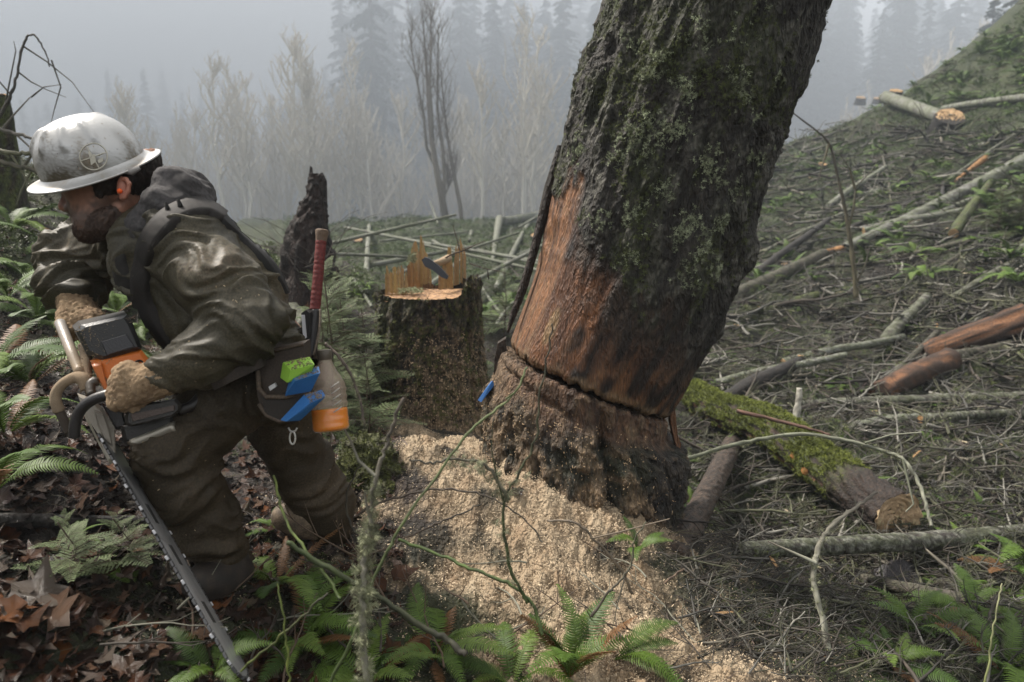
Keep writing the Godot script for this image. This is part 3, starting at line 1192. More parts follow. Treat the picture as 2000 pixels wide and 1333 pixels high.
# torn wood: a fluted board of split staves, its top broken unevenly
func splinter(t: Node3D, line: Array, foot_y: float, depth: float, col: Color) -> void:
	var s := Shape.new()
	var x: float = line[0][0]
	var carry := 0.0
	while x < line[-1][0]:
		var w := minf(rng.randf_range(1.6, 5.2), line[-1][0] - x + 0.5)
		var tops := []
		for e in [x, x + w]:
			var y: float = line[-1][1]
			for i in line.size() - 1:
				if e >= line[i][0] and e <= line[i + 1][0]:
					y = lerpf(line[i][1], line[i + 1][1], (e - line[i][0]) / (line[i + 1][0] - line[i][0]))
			tops.append(y + rng.randf_range(-1.5, 2.5))
		if rng.randf() < 0.85: tops[rng.randi() % 2] += rng.randf_range(3.0, 20.0)
		var d := depth + rng.randf_range(-0.005, 0.005)
		var k := rng.randf_range(0.84, 1.1)
		var c := Color(col.r * k, col.g * k, col.b * k * rng.randf_range(0.8, 1.15))
		var lean := rng.randf_range(-0.8, 0.8)
		var f := [sight(x, foot_y, d), sight(x + w, foot_y, d + 0.004), sight(x + w, foot_y, d + 0.04), sight(x, foot_y, d + 0.04)]
		var u := [sight(x + lean, tops[0], d + 0.002), sight(x + w + lean, tops[1], d + 0.006), sight(x + w + lean, tops[1] + 5.0, d + 0.03), sight(x + lean, tops[0] + 5.0, d + 0.03)]
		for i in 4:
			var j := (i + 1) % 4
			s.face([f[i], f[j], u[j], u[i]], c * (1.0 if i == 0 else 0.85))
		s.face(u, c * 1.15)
		x += w
		if rng.randf() < 0.12: x += rng.randf_range(0.5, 2.0)
	world_part("splinter", s.mesh(M.split_wood), t)


func px_path(list: Array) -> Array:
	return list.map(func(p): return sight(p[0], p[1], p[2]))


# a trunk or log with a rough skin; style picks its colours
func rough_log(pts: Array, rad: Array, sides: int, rows: int, style: String, seed_: float, bump := 0.12) -> Shape:
	var s := Shape.new()
	var n := pts.size()
	var t: Vector3 = (pts[1] - pts[0]).normalized()
	var nn := t.cross(Vector3(0.31, 0.9, 0.28)).normalized()
	var grain := 0.3 if style in ["rotten", "snag", "dark"] else 1.0
	var length := 0.0
	for i in n - 1:
		length += (pts[i + 1] - pts[i]).length()
	for i in rows + 1:
		var k := float(i) / rows * (n - 1)
		var a := mini(int(k), n - 2)
		var f := k - a
		var p: Vector3 = pts[a].cubic_interpolate(pts[a + 1], pts[maxi(0, a - 1)], pts[mini(n - 1, a + 2)], f)
		var q: Vector3 = pts[a].cubic_interpolate(pts[a + 1], pts[maxi(0, a - 1)], pts[mini(n - 1, a + 2)], f + 0.03)
		t = (q - p).normalized()
		nn = (nn - t * nn.dot(t)).normalized()
		var b := t.cross(nn)
		var r: float = lerpf(rad[a], rad[a + 1], f)
		for j in sides:
			var th := TAU * j / sides
			var dir := nn * cos(th) + b * sin(th)
			var along := float(i) / rows * length * grain
			var w1 := nr.get_noise_3d(cos(th) * 1.6 + seed_, along / maxf(r, 0.02) * 0.28, sin(th) * 1.6)
			var w2 := nb.get_noise_3d(cos(th) * 3.5 + seed_, along / maxf(r, 0.02) * 1.1, sin(th) * 3.5)
			var w3 := nb.get_noise_3d(cos(th) * 8.0 + seed_, along / maxf(r, 0.02) * 3.5, sin(th) * 8.0)
			var d := r * (1.0 + bump * (w1 * 0.7 + w2 * 0.6 + w3 * 0.3))
			s.vert(p + dir * d, log_color(style, dir.y, w1, w2, w3) * 2.0)
	for i in rows:
		for j in sides:
			var j2 := (j + 1) % sides
			s.quad(i * sides + j, (i + 1) * sides + j, (i + 1) * sides + j2, i * sides + j2)
	for e in [0, rows]:
		var mid := Vector3.ZERO
		for j in sides:
			mid += s.v[e * sides + j]
		var m := s.vert(mid / sides, s.c[e * sides])
		for j in sides:
			if e == 0:
				s.tri(m, j, (j + 1) % sides)
			else:
				s.tri(m, e * sides + (j + 1) % sides, e * sides + j)
	return s


func log_color(style: String, up: float, w1: float, w2: float, w3: float) -> Color:
	match style:
		"pale":
			var c := Color(0.35, 0.35, 0.32).lerp(Color(0.10, 0.09, 0.075), clampf(0.35 + w2 * 1.3 + w3 * 1.2, 0, 1))
			return c.lerp(Color(0.17, 0.20, 0.10), clampf(w1 * 1.2 + 0.05, 0, 0.6))
		"lichen":
			var c := Color(0.055, 0.045, 0.038).lerp(Color(0.30, 0.30, 0.25), clampf(0.20 + w2 * 2.8 + w3 * 2.6, 0, 1))
			return c.lerp(Color(0.11, 0.13, 0.055), clampf(w1 * 1.1, 0, 0.6))
		"mossy":
			var c := Color(0.022, 0.014, 0.010).lerp(Color(0.085, 0.045, 0.028), clampf(0.45 + w2 * 1.2 + w3, 0, 1))
			c = c.lerp(Color(0.28, 0.13, 0.05), clampf((w3 + w2 - 0.55) * 3.0, 0, 0.9))
			return c.lerp(Color(0.135, 0.165, 0.028).lerp(Color(0.06, 0.08, 0.02), clampf(0.5 + w3, 0, 1)), clampf((up * 0.8 + w1 * 2.1 + w2 * 1.1 - 0.42) * 2.6, 0, 1))
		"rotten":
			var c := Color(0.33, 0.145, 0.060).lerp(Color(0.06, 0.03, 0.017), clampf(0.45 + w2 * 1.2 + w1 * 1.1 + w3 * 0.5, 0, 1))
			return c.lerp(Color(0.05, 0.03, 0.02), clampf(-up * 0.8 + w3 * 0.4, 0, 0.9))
		"grey":
			return Color(0.150, 0.125, 0.10).lerp(Color(0.035, 0.027, 0.02), clampf(0.45 + w2 * 1.3 + w3 * 1.3, 0, 1)).lerp(Color(0.10, 0.115, 0.05), clampf(w1, 0, 0.4))
		"peeled":
			return Color(0.13, 0.085, 0.060).lerp(Color(0.045, 0.03, 0.02), clampf(0.4 + w2 * 1.4 + w3 * 1.2 + w1, 0, 1))
		"orange":
			return Color(0.50, 0.26, 0.085).lerp(Color(0.30, 0.13, 0.045), clampf(0.4 + w2 + w3 * 0.5, 0, 1))
		"dark":
			return Color(0.016, 0.013, 0.011).lerp(Color(0.045, 0.036, 0.029), clampf(0.4 + w2 + w3 * 0.5, 0, 1))
	return Color(0.06, 0.032, 0.022).lerp(Color(0.02, 0.012, 0.009), clampf(0.5 + w2 + w3 * 0.5, 0, 1))


func snag() -> void:
	var foot := ground_at(604, 585)
	var d := (foot - EYE).dot(ahead)
	var t := thing("broken_snag", "dark rotten snag with a jagged pointed top, standing behind the logger", "dead tree", "", foot)
	var px := d / FOCAL
	var s := rough_log(px_path([[600, 600, d], [602, 548, d], [601, 490, d], [609, 430, d], [616, 385, d], [619, 342, d]]), [62 * px, 46 * px, 40 * px, 26 * px, 17 * px, 13 * px], 44, 110, "snag", 3.0, 0.42)
	world_part("trunk", s.mesh(M.bark), t)
	var c := two(0.05, 0.026, 0.018)
	slab_part("splinter", [[601, 420], [602, 352], [605, 324], [609, 350], [612, 420]], d - 0.03, 0.06, c, M.bark, t, 0.01)
	slab_part("splinter", [[622, 400], [620, 345], [626, 338], [631, 352], [633, 400]], d - 0.02, 0.08, c, M.bark, t, 0.01)
	slab_part("splinter", [[553, 545], [556, 470], [559, 458], [563, 478], [570, 545]], d + 0.05, 0.06, two(0.07, 0.045, 0.03), M.bark, t, 0.01)
	slab_part("splinter", [[628, 520], [630, 450], [637, 480], [650, 495], [648, 540]], d - 0.05, 0.08, c, M.bark, t, 0.01)
	var tw := Shape.new()
	for k in 34:
		var a := rng.randf() * TAU
		var p := sight(rng.randf_range(560, 640), rng.randf_range(490, 560), d + rng.randf_range(-0.3, 0.3))
		var pts := [p]
		var dir := Vector3(cos(a) * 0.8, rng.randf_range(0.3, 1.4), sin(a) * 0.5).normalized()
		for q in 5:
			dir = (dir + Vector3(rng.randf_range(-0.3, 0.3), rng.randf_range(-0.32, 0.1), rng.randf_range(-0.3, 0.3))).normalized()
			p += dir * rng.randf_range(0.06, 0.16)
			pts.append(p)
		tw.tube(pts, [0.004, 0.0035, 0.003, 0.0024, 0.0018, 0.001], 4, two(0.05, 0.04, 0.033))
	var o := world_part("twigs", tw.mesh(M.twig), t)
	o.set_meta("kind", "stuff")


# ---------------------------------------------------------------- logs
func cut_disc(parent: Node3D, at: Vector3, axis: Vector3, r: float, col: Color, ragged := 0.0) -> void:
	var s := Shape.new()
	var x := axis.cross(Vector3(0.2, 1, 0.1)).normalized()
	var y := axis.cross(x)
	for i in 14:
		var q := float(i) / 13.0
		for j in 36:
			var th := TAU * j / 36.0
			var nz := nb.get_noise_2d(cos(th) * q * 9.0 + at.x * 3.0, sin(th) * q * 9.0)
			var ring := sin(q * 40.0 + nz * 2.0) * 0.5 + 0.5
			var rr := r * q * (1.0 + (0.06 * nb.get_noise_2d(th * 2.0, at.x) if i > 10 else 0.0))
			var spoke := clampf(nb.get_noise_1d(th * 7.0 + at.y * 5.0) * 2.0 - 0.7, 0.0, 1.0)
			s.vert(at + (x * cos(th) + y * sin(th)) * rr + axis * (0.008 + nz * 0.012 * r / 0.1 + ragged * maxf(0.0, nb.get_noise_2d(cos(th) * 3.0, sin(th) * 3.0) * q)), col * (1.0 - 0.16 * ring + nz * 0.25 - spoke * 0.22))
	for i in 13:
		for j in 36:
			var j2 := (j + 1) % 36
			s.quad(i * 36 + j, i * 36 + j2, (i + 1) * 36 + j2, (i + 1) * 36 + j)
	world_part("cut_end", s.mesh(M.sawn_wood), parent)


# a log lying on the ground between two bearings; r0 and r1 are half its thickness in pixels
func lay_log(called: String, label: String, group: String, a: Array, b: Array, r0: float, r1: float, style: String, cut := "", lift := 0.6, kind := "log") -> Node3D:
	var g0 := ground_at(a[0], a[1])
	var g1 := ground_at(b[0], b[1])
	var w0 := r0 * (g0 - EYE).dot(ahead) / FOCAL
	var w1 := r1 * (g1 - EYE).dot(ahead) / FOCAL
	g0 = ground_at(a[0], a[1], w0 * lift)
	g1 = ground_at(b[0], b[1], w1 * lift)
	var mid := g0.lerp(g1, 0.5) + Vector3(0, rng.randf_range(-0.01, 0.02), 0) * (g1 - g0).length()
	mid.y = maxf(mid.y, land(mid.x, mid.z) + minf(w0, w1) * 0.2)
	var t := thing(called, label, kind, group, g0)
	var length := (g1 - g0).length()
	var rows := clampi(int(length / maxf(w0, w1) * 4.0), 16, 150)
	var sides := 10 if maxf(r0, r1) < 9 else (16 if maxf(r0, r1) < 25 else 32)
	var s := rough_log([g0, g0.lerp(mid, 0.6), mid.lerp(g1, 0.4), g1], [w0, lerpf(w0, w1, 0.33), lerpf(w0, w1, 0.67), w1], sides, rows, style, rng.randf() * 50.0, 0.26 if style == "rotten" else 0.15)
	world_part("trunk", s.mesh(M.log_bark), t)
	var fresh := two(0.50, 0.29, 0.13)
	if cut.contains("a"): cut_disc(t, g0, (g0 - g1).normalized(), w0 * 0.97, fresh)
	if cut.contains("b"): cut_disc(t, g1, (g1 - g0).normalized(), w1 * 0.97, fresh)
	return t


func logs() -> void:
	# the mossy log in the hollow on the right
	var e0 := ground_at(1752, 1010, 0.10)
	var e1 := ground_at(1352, 770, 0.12)
	var t := thing("mossy_log", "thick felled log capped with bright green moss, its sawn end turned this way", "log", "", e0)
	var pts := [e0, e0.lerp(e1, 0.25) + Vector3(0, 0.03, 0), e0.lerp(e1, 0.55) + Vector3(0.05, 0.06, 0), e0.lerp(e1, 0.8), e1]
	var s := rough_log(pts, [0.130, 0.132, 0.138, 0.125, 0.11], 64, 170, "mossy", 8.0, 0.16)
	for i in 64 * 44:
		var k := ss(44.0, 22.0, i / 64.0 + nb.get_noise_1d(i * 0.3) * 6.0)
		var g := 0.4 + 1.6 * absf(nb.get_noise_3d(s.v[i].x * 40.0, s.v[i].y * 40.0, s.v[i].z * 14.0))
		s.c[i] = s.c[i].lerp(two(0.040 * g, 0.024 * g, 0.016 * g), k)
	world_part("trunk", s.mesh(M.log_bark), t)
	cut_disc(t, e0, (e0 - pts[1]).normalized(), 0.15, two(0.50, 0.345, 0.20), 0.03)
	var places := []
	var tints := []
	for k in 12000:
		var i := rng.randi() % s.v.size()
		var c := s.c[i]
		if c.g > c.r * 1.08 and i > 64 * 26:
			places.append(stand_on(s.v[i] + Vector3(rng.randf_range(-1, 1), 0, rng.randf_range(-1, 1)) * 0.012, (Vector3.UP + Vector3(rng.randf_range(-0.4, 0.4), 0, rng.randf_range(-0.1, 0.7))).normalized(), rng.randf_range(0.014, 0.036)))
			var g := rng.randf_range(0.4, 1.25)
			tints.append(Color(0.25 * g, 0.295 * g, 0.045 * g))
	stuff("moss", tuft_mesh(14, 0.5, 0.06, M.moss), places, tints, t).position = -e0
	for k in 3:
		var p0: Vector3 = e0.lerp(e1, [0.17, 0.3, 0.36][k])
		var kn := Shape.new()
		var dir := Vector3([-0.3, -0.6, -0.5][k], [0.35, 0.15, 0.45][k], 0.75).normalized()
		kn.lathe(p0 + dir * 0.13, dir, [[0.0, 0.05], [0.03, 0.038], [0.045, 0.026], [0.047, 0.0]], 10, two(0.42, 0.19, 0.06))
		world_part("branch_stub", kn.mesh(M.sawn_wood), t)
	lay_log("fallen_log", "lichen-spotted log lying across below the mossy log's sawn end", "", [1440, 1076], [2010, 1044], 15, 18, "lichen")
	lay_log("fallen_log", "half-buried brown log below the grey rock", "", [1680, 1130], [1905, 1180], 10, 16, "grey")
	lay_log("fallen_log", "dark log behind the fern at the right edge", "", [1835, 1150], [2010, 1118], 15, 12, "grey")
	lay_log("fallen_log", "short bark-covered stick at the right foot of the sawdust", "", [1495, 1262], [1602, 1284], 10, 9, "grey", "b")
	lay_log("fallen_log", "pinkish peeled log running down behind the base of the leaning tree", "", [1318, 1090], [1440, 850], 26, 17, "peeled", "", -0.45)
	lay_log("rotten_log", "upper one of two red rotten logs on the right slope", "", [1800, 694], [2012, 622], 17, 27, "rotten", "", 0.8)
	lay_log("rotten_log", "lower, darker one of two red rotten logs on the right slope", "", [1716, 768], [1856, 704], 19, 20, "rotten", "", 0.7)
	lay_log("grey_pole", "straight weathered grey pole leaning on the lower red rotten log", "", [1712, 762], [1830, 650], 6, 5, "grey", "", 2.5)
	lay_log("fallen_log", "pale lichen-covered log just below the two red rotten logs", "", [1560, 792], [2010, 778], 9, 12, "lichen")
	lay_log("fallen_log", "thin log with torn orange patches above the mossy log's far side", "", [1800, 820], [2010, 808], 8, 8, "lichen", "a")
	# the long trunk on the slope, snapped where its wood shows orange
	lay_log("felled_log", "brown lower half of the long snapped trunk, nearest the leaning tree", "", [1412, 586], [1610, 496], 12, 10, "grey", "", 1.0)
	lay_log("felled_log", "long pale trunk running up the right slope above the snapped break", "", [1650, 486], [2012, 308], 10, 13, "pale", "", 1.0)
	lay_log("splintered_wood", "bright orange splintered wood at the break of the long trunk", "", [1604, 497], [1655, 483], 7, 6, "orange", "", 1.0)
	lay_log("felled_log", "thin pale trunk lying just under the long one on the right slope", "", [1742, 458], [2012, 348], 5, 7, "pale", "", 1.0)
	lay_log("felled_log", "dark trunk ending in a pale splinter near the right edge", "", [1925, 308], [2012, 276], 7, 8, "dark")
	lay_log("splintered_wood", "long pale splinter at the tip of the dark trunk", "", [1868, 354], [1926, 309], 3, 6, "orange", "", 2.0)
	lay_log("felled_log", "white trunk on the ridge behind a fresh stump, sawn end forward", "", [1730, 190], [1858, 236], 7, 11, "pale", "b", 1.6)
	lay_log("felled_log", "long trunk lying along the ridge to the right edge", "", [1842, 213], [2012, 190], 6, 7, "pale", "", 1.2)
	lay_log("felled_log", "upper of two thick trunks close together at the right edge", "", [1885, 517], [2012, 484], 9, 10, "pale")
	lay_log("felled_log", "lower of two thick trunks close together at the right edge", "", [1910, 542], [2012, 507], 8, 8, "lichen")
	lay_log("felled_log", "short mossy trunk lying behind the thin bare sapling", "", [1575, 420], [1650, 443], 4, 4, "lichen")
	lay_log("felled_log", "pale broken trunk lying in the brush left of the ridge trunk", "", [1672, 384], [1775, 360], 4, 5, "pale")
	lay_log("felled_log", "short log with an orange end lying below the long snapped trunk", "", [1490, 612], [1600, 578], 8, 10, "mossy", "b")
	lay_log("felled_log", "grey trunk low on the right slope above the mossy log", "", [1690, 520], [1900, 470], 5, 6, "grey")
	# lesser trunks felled every which way down the slope
	for k in 26:
		var px := rng.randf_range(1420, 2000)
		var d := 5.5 * pow(4.4, rng.randf())
		var p := on_land((px - 1000.0) / FOCAL * d, -d)
		var yaw := rng.randfn(0.5, 0.4)
		var half := rng.randf_range(0.8, 2.4) * (0.6 if d < 9.0 else 1.0)
		var q := Vector3(cos(yaw), 0, -sin(yaw)) * half
		var r := rng.randf_range(0.03, 0.09)
		var a := on_land(p.x - q.x, p.z - q.z, r * 0.7)
		var b := on_land(p.x + q.x, p.z + q.z, r * 0.7 + rng.randf_range(0.0, 0.2))
		var style: String = ["grey", "lichen", "mossy", "pale", "dark"][k % 5]
		var word: String = ["grey", "lichen-spotted", "mossy", "bleached", "dark"][k % 5]
		var o := thing("felled_log", word + " slim trunk lying in the slash of the right slope", "log", word + " slim trunks on the right slope", a)
		world_part("trunk", rough_log([a, a.lerp(b, 0.35) + Vector3(0, r * 0.5, 0), a.lerp(b, 0.7), b], [r, r * 0.95, r * 0.85, r * 0.7], 10, 46, style, k * 3.1, 0.22).mesh(M.log_bark), o)
		if k % 3 == 0: cut_disc(o, a, (a - b).normalized(), r * 0.95, two(0.50, 0.32, 0.165))
	# poles left lying in the clearing behind
	var poles := [[721, 440, 713, 572, "leaning white pole nearest the snag"], [934, 420, 916, 470, "white pole at the upper edge of the clearing, right of the torn stump"], [976, 428, 962, 512, "slim upright-looking white pole beside the thick one"], [1034, 436, 968, 566, "thick white pole in the clearing next to the leaning tree"], [918, 460, 976, 500, "pale pole crossing behind the torn stump's right splinters"], [1040, 486, 972, 516, "short pale pole just left of the leaning tree's bark edge"], [1004, 590, 966, 640, "grey pole low in the clearing beside the leaning tree"], [760, 450, 862, 447, "long flat pole at the far edge behind the torn stump"], [984, 432, 1056, 420, "flat pole at the far edge meeting the leaning tree"], [845, 470, 900, 510, "pale pole showing behind the axe"], [690, 545, 726, 600, "pale stick below the leaning white pole"], [940, 560, 985, 620, "thin grey stick low in the clearing"]]
	for p in poles:
		lay_log("felled_pole", p[4], "", [p[0], p[1]], [p[2], p[3]], 3.6 if p[4].begins_with("thick") or p[4].begins_with("leaning") else 2.5, 5.5 if p[4].begins_with("thick") or p[4].begins_with("leaning") else 3.2, "pale", "", 1.2, "pole")
	# more of them, strewn at every angle to the clearing's far edge
	for k in 15:
		var px := rng.randf_range(640, 1050)
		var d := 9.0 * pow(4.2, rng.randf())
		var p := on_land((px - 1000.0) / FOCAL * d, -d, 0.12)
		var yaw := rng.randf_range(0.6, 2.4)
		var half := rng.randf_range(0.9, 2.6)
		var q := Vector3(cos(yaw), 0, -sin(yaw)) * half
		var a := on_land(p.x - q.x, p.z - q.z, rng.randf_range(0.05, 0.35))
		var b := on_land(p.x + q.x, p.z + q.z, rng.randf_range(0.2, 1.1))
		var o := thing("felled_pole", "pale felled pole strewn among others in the clearing behind the torn stump", "pole", "felled poles in the clearing", a)
		var r := rng.randf_range(0.02, 0.045)
		world_part("trunk", rough_log([a, a.lerp(b, 0.35), a.lerp(b, 0.7), b], [r, r * 0.95, r * 0.85, r * 0.7], 8, 24, "pale", k * 3.1).mesh(M.log_bark), o)
	# near left
	lay_log("wet_branch", "black wet branch lying on the leaf litter behind the chainsaw bar", "", [-20, 1018], [322, 1022], 15, 11, "dark", "", 1.0)
	lay_log("fallen_log", "pale mossy log slanting down behind the logger's back", "", [430, 470], [600, 640], 16, 18, "lichen")
	# a dark rock under the lying log
	var g := ground_at(1752, 1132)
	var rk := Shape.new()
	var rp := []
	for k in 15:
		var q := Vector3(rng.randf_range(-1, 1), rng.randf_range(-0.8, 0.8), rng.randf_range(-1, 1)).normalized()
		rp.append(g + Vector3(q.x * 0.125 + q.y * 0.03, q.y * 0.075 + 0.02, q.z * 0.10))
	rk.hull(rp, two(0.028, 0.025, 0.026))
	var r := part("rock", rk.mesh(M.rock))
	tag(r, "dark grey angular rock under the lichen-spotted log", "rock")
	# a mossy hummock between the logger and the sawdust
	var h := Field.new(sight(715, 960, 2.45) - Vector3(0.3, 0.35, 0.3), sight(715, 960, 2.45) + Vector3(0.3, 0.3, 0.3), 0.016)
	h.bone(sight(700, 1030, 2.45), sight(715, 900, 2.5), 0.13, 0.09, 0.05)
	h.bone(sight(760, 1010, 2.42), sight(735, 920, 2.5), 0.07, 0.08, 0.05)
	var hs := Shape.new()
	h.skin(hs, Color(1, 1, 1))
	for i in hs.v.size():
		var q := hs.v[i]
		hs.v[i] = q + h.slope(q) * nb.get_noise_3d(q.x * 22.0, q.y * 22.0, q.z * 22.0) * 0.03
		hs.c[i] = Color(0.04, 0.033, 0.02).lerp(Color(0.09, 0.10, 0.03), clampf(nb.get_noise_3d(q.x * 14.0, q.y * 14.0, q.z * 14.0) + 0.45, 0, 1)) * 2.0
	var base := ground_at(720, 1020)
	var hm := thing("mossy_hummock", "dark mossy hummock between the logger's rear leg and the sawdust", "mound", "", base)
	world_part("soil", hs.mesh(M.soil), hm)
	places = []
	tints = []
	for k in 2600:
		var i := rng.randi() % hs.v.size()
		places.append(stand_on(hs.v[i], (h.slope(hs.v[i]) + Vector3.UP * 0.2).normalized(), rng.randf_range(0.008, 0.02)))
		var gg := rng.randf_range(0.5, 1.2)
		tints.append(Color(0.16 * gg, 0.18 * gg, 0.045 * gg))
	stuff("moss", tuft_mesh(14, 0.6, 0.06, M.moss), places, tints, hm).position = -base


func slope_stumps() -> void:
	var list := [[1845, 246, 26, "fresh pale stump at the foot of the white ridge trunk", 0.5], [1746, 186, 12, "small dark-sided stump on the skyline, left of the white trunk", 0.55], [1679, 194, 9, "leftmost of the small stumps on the ridge", 0.5], [1713, 192, 8, "low stump between the two skyline stumps", 0.35], [8, 330, 26, "tall mossy stump at the far left edge with an orange cut top", 2.2], [1532, 522, 9, "small orange-topped stump low on the right slope", 0.4], [1605, 322, 8, "orange-topped stump among the ferns beside the thin sapling", 0.4], [700, 470, 9, "small stump beside the leaning white pole", 0.4], [1045, 462, 9, "small orange stump at the clearing's edge by the leaning tree", 0.4]]
	for e in list:
		var far_left: bool = e[0] < 100
		var g := ground_at(e[0], e[1] + (70 if far_left else 8))
		var d := (g - EYE).dot(ahead)
		if far_left:
			d = 5.2
			g = sight(e[0], e[1], d)
			g.y = land(g.x, g.z)
		var r: float = e[2] * d / FOCAL
		var tall: float = r * 2.0 * e[4] + 0.05
		if far_left:
			tall = sight(8, 192, d).y - g.y
		var t := thing("stump", e[3], "stump", "", g)
		var axis := Vector3.UP if far_left else (Vector3(-0.1, 0.80, 0.60) if e[2] == 26 else Vector3(0.0, 0.93, 0.36)).normalized()
		var top := g + axis * tall
		var s := rough_log([g - Vector3(0, 0.1, 0), g.lerp(top, 0.5), top], [r * 1.2, r, r * 0.97], 20, 16, "mossy" if far_left else "dark", e[0], 0.12)
		world_part("trunk", s.mesh(M.bark), t)
		cut_disc(t, top, (axis + Vector3(-0.04, 0, 0.1)).normalized(), r * 0.96, two(0.50, 0.32, 0.165))


# ---------------------------------------------------------------- the logger
var jacket_field: Field
var trouser_field: Field
var person: Node3D
var head_frame := []
var hair_mesh: ArrayMesh


func chain(f: Field, list: Array, k: float, shift := 0.0) -> void:
	for i in list.size() - 1:
		var a: Array = list[i]
		var b: Array = list[i + 1]
		f.bone(sight(a[0], a[1], a[2] + shift), sight(b[0], b[1], b[2] + shift), a[3], b[3], k)


# creases that run round a sleeve or leg: each entry of the list is [middle, axis, reach, strength]
func folds(p: Vector3, list: Array) -> float:
	var sum := 0.0
	var weight := 0.12
	for e in list:
		var rel: Vector3 = p - e[0]
		var w: float = exp(-rel.length_squared() / (e[2] * e[2]))
		if w < 0.02:
			continue
		var ax: Vector3 = e[1]
		rel += Vector3(nb.get_noise_3d(p.x * 6.0, p.y * 6.0, p.z * 6.0), nb.get_noise_3d(p.x * 6.0 + 9.0, p.y * 6.0, p.z * 6.0), 0) * 0.05
		var u := rel.dot(ax)
		var q := (rel - ax * u) * 2.3 + ax * u * 11.0
		var r := nr.get_noise_3d(q.x, q.y, q.z)
		var sharp := maxf(0.0, r + 0.25)
		q = (rel - ax * u) * 6.0 + ax * u * 26.0
		var crisp := maxf(0.0, nr.get_noise_3d(q.x + 7.0, q.y, q.z))
		sum += w * (e[3] * (1.5 * sharp * sharp - 0.2) + e[3] * 0.32 * crisp * crisp)
		weight += w
	var broad := na.get_noise_3d(p.x * 5.0, p.y * 5.0, p.z * 5.0)
	return sum / weight + broad * 0.006


func seg_dist(p: Vector3, a: Vector3, b: Vector3) -> float:
	var t := clampf((p - a).dot(b - a) / (b - a).length_squared(), 0.0, 1.0)
	return p.distance_to(a + (b - a) * t)


func crease(px: float, py: float, d: float, to: Array, reach: float, strength: float) -> Array:
	var o := sight(px, py, d)
	return [o, (sight(to[0], to[1], to[2]) - o).normalized(), reach, strength]


func cloth(f: Field, called: String, mat: Material, dark: Color, light: Color, amount: float, dusty: float, fold_at: Array) -> MeshInstance3D:
	var s := Shape.new()
	f.skin(s, Color.WHITE)
	for i in s.v.size():
		var p := s.v[i]
		var n := f.slope(p)
		s.v[i] = p + n * folds(p, fold_at)
		var m := na.get_noise_3d(p.x * 4.0, p.y * 4.0, p.z * 4.0)
		var fine := nb.get_noise_3d(p.x * 90.0, p.y * 90.0, p.z * 90.0)
		var c := dark.lerp(light, clampf(0.5 + m, 0, 1))
		c = c.lerp(Color(0.17, 0.125, 0.08), clampf((m + fine * 0.5 - 0.25 + dusty) * 1.1, 0, 0.65))
		s.c[i] = c * 2.0
	s.last = Color.WHITE
	return world_part(called, s.mesh(mat), person)


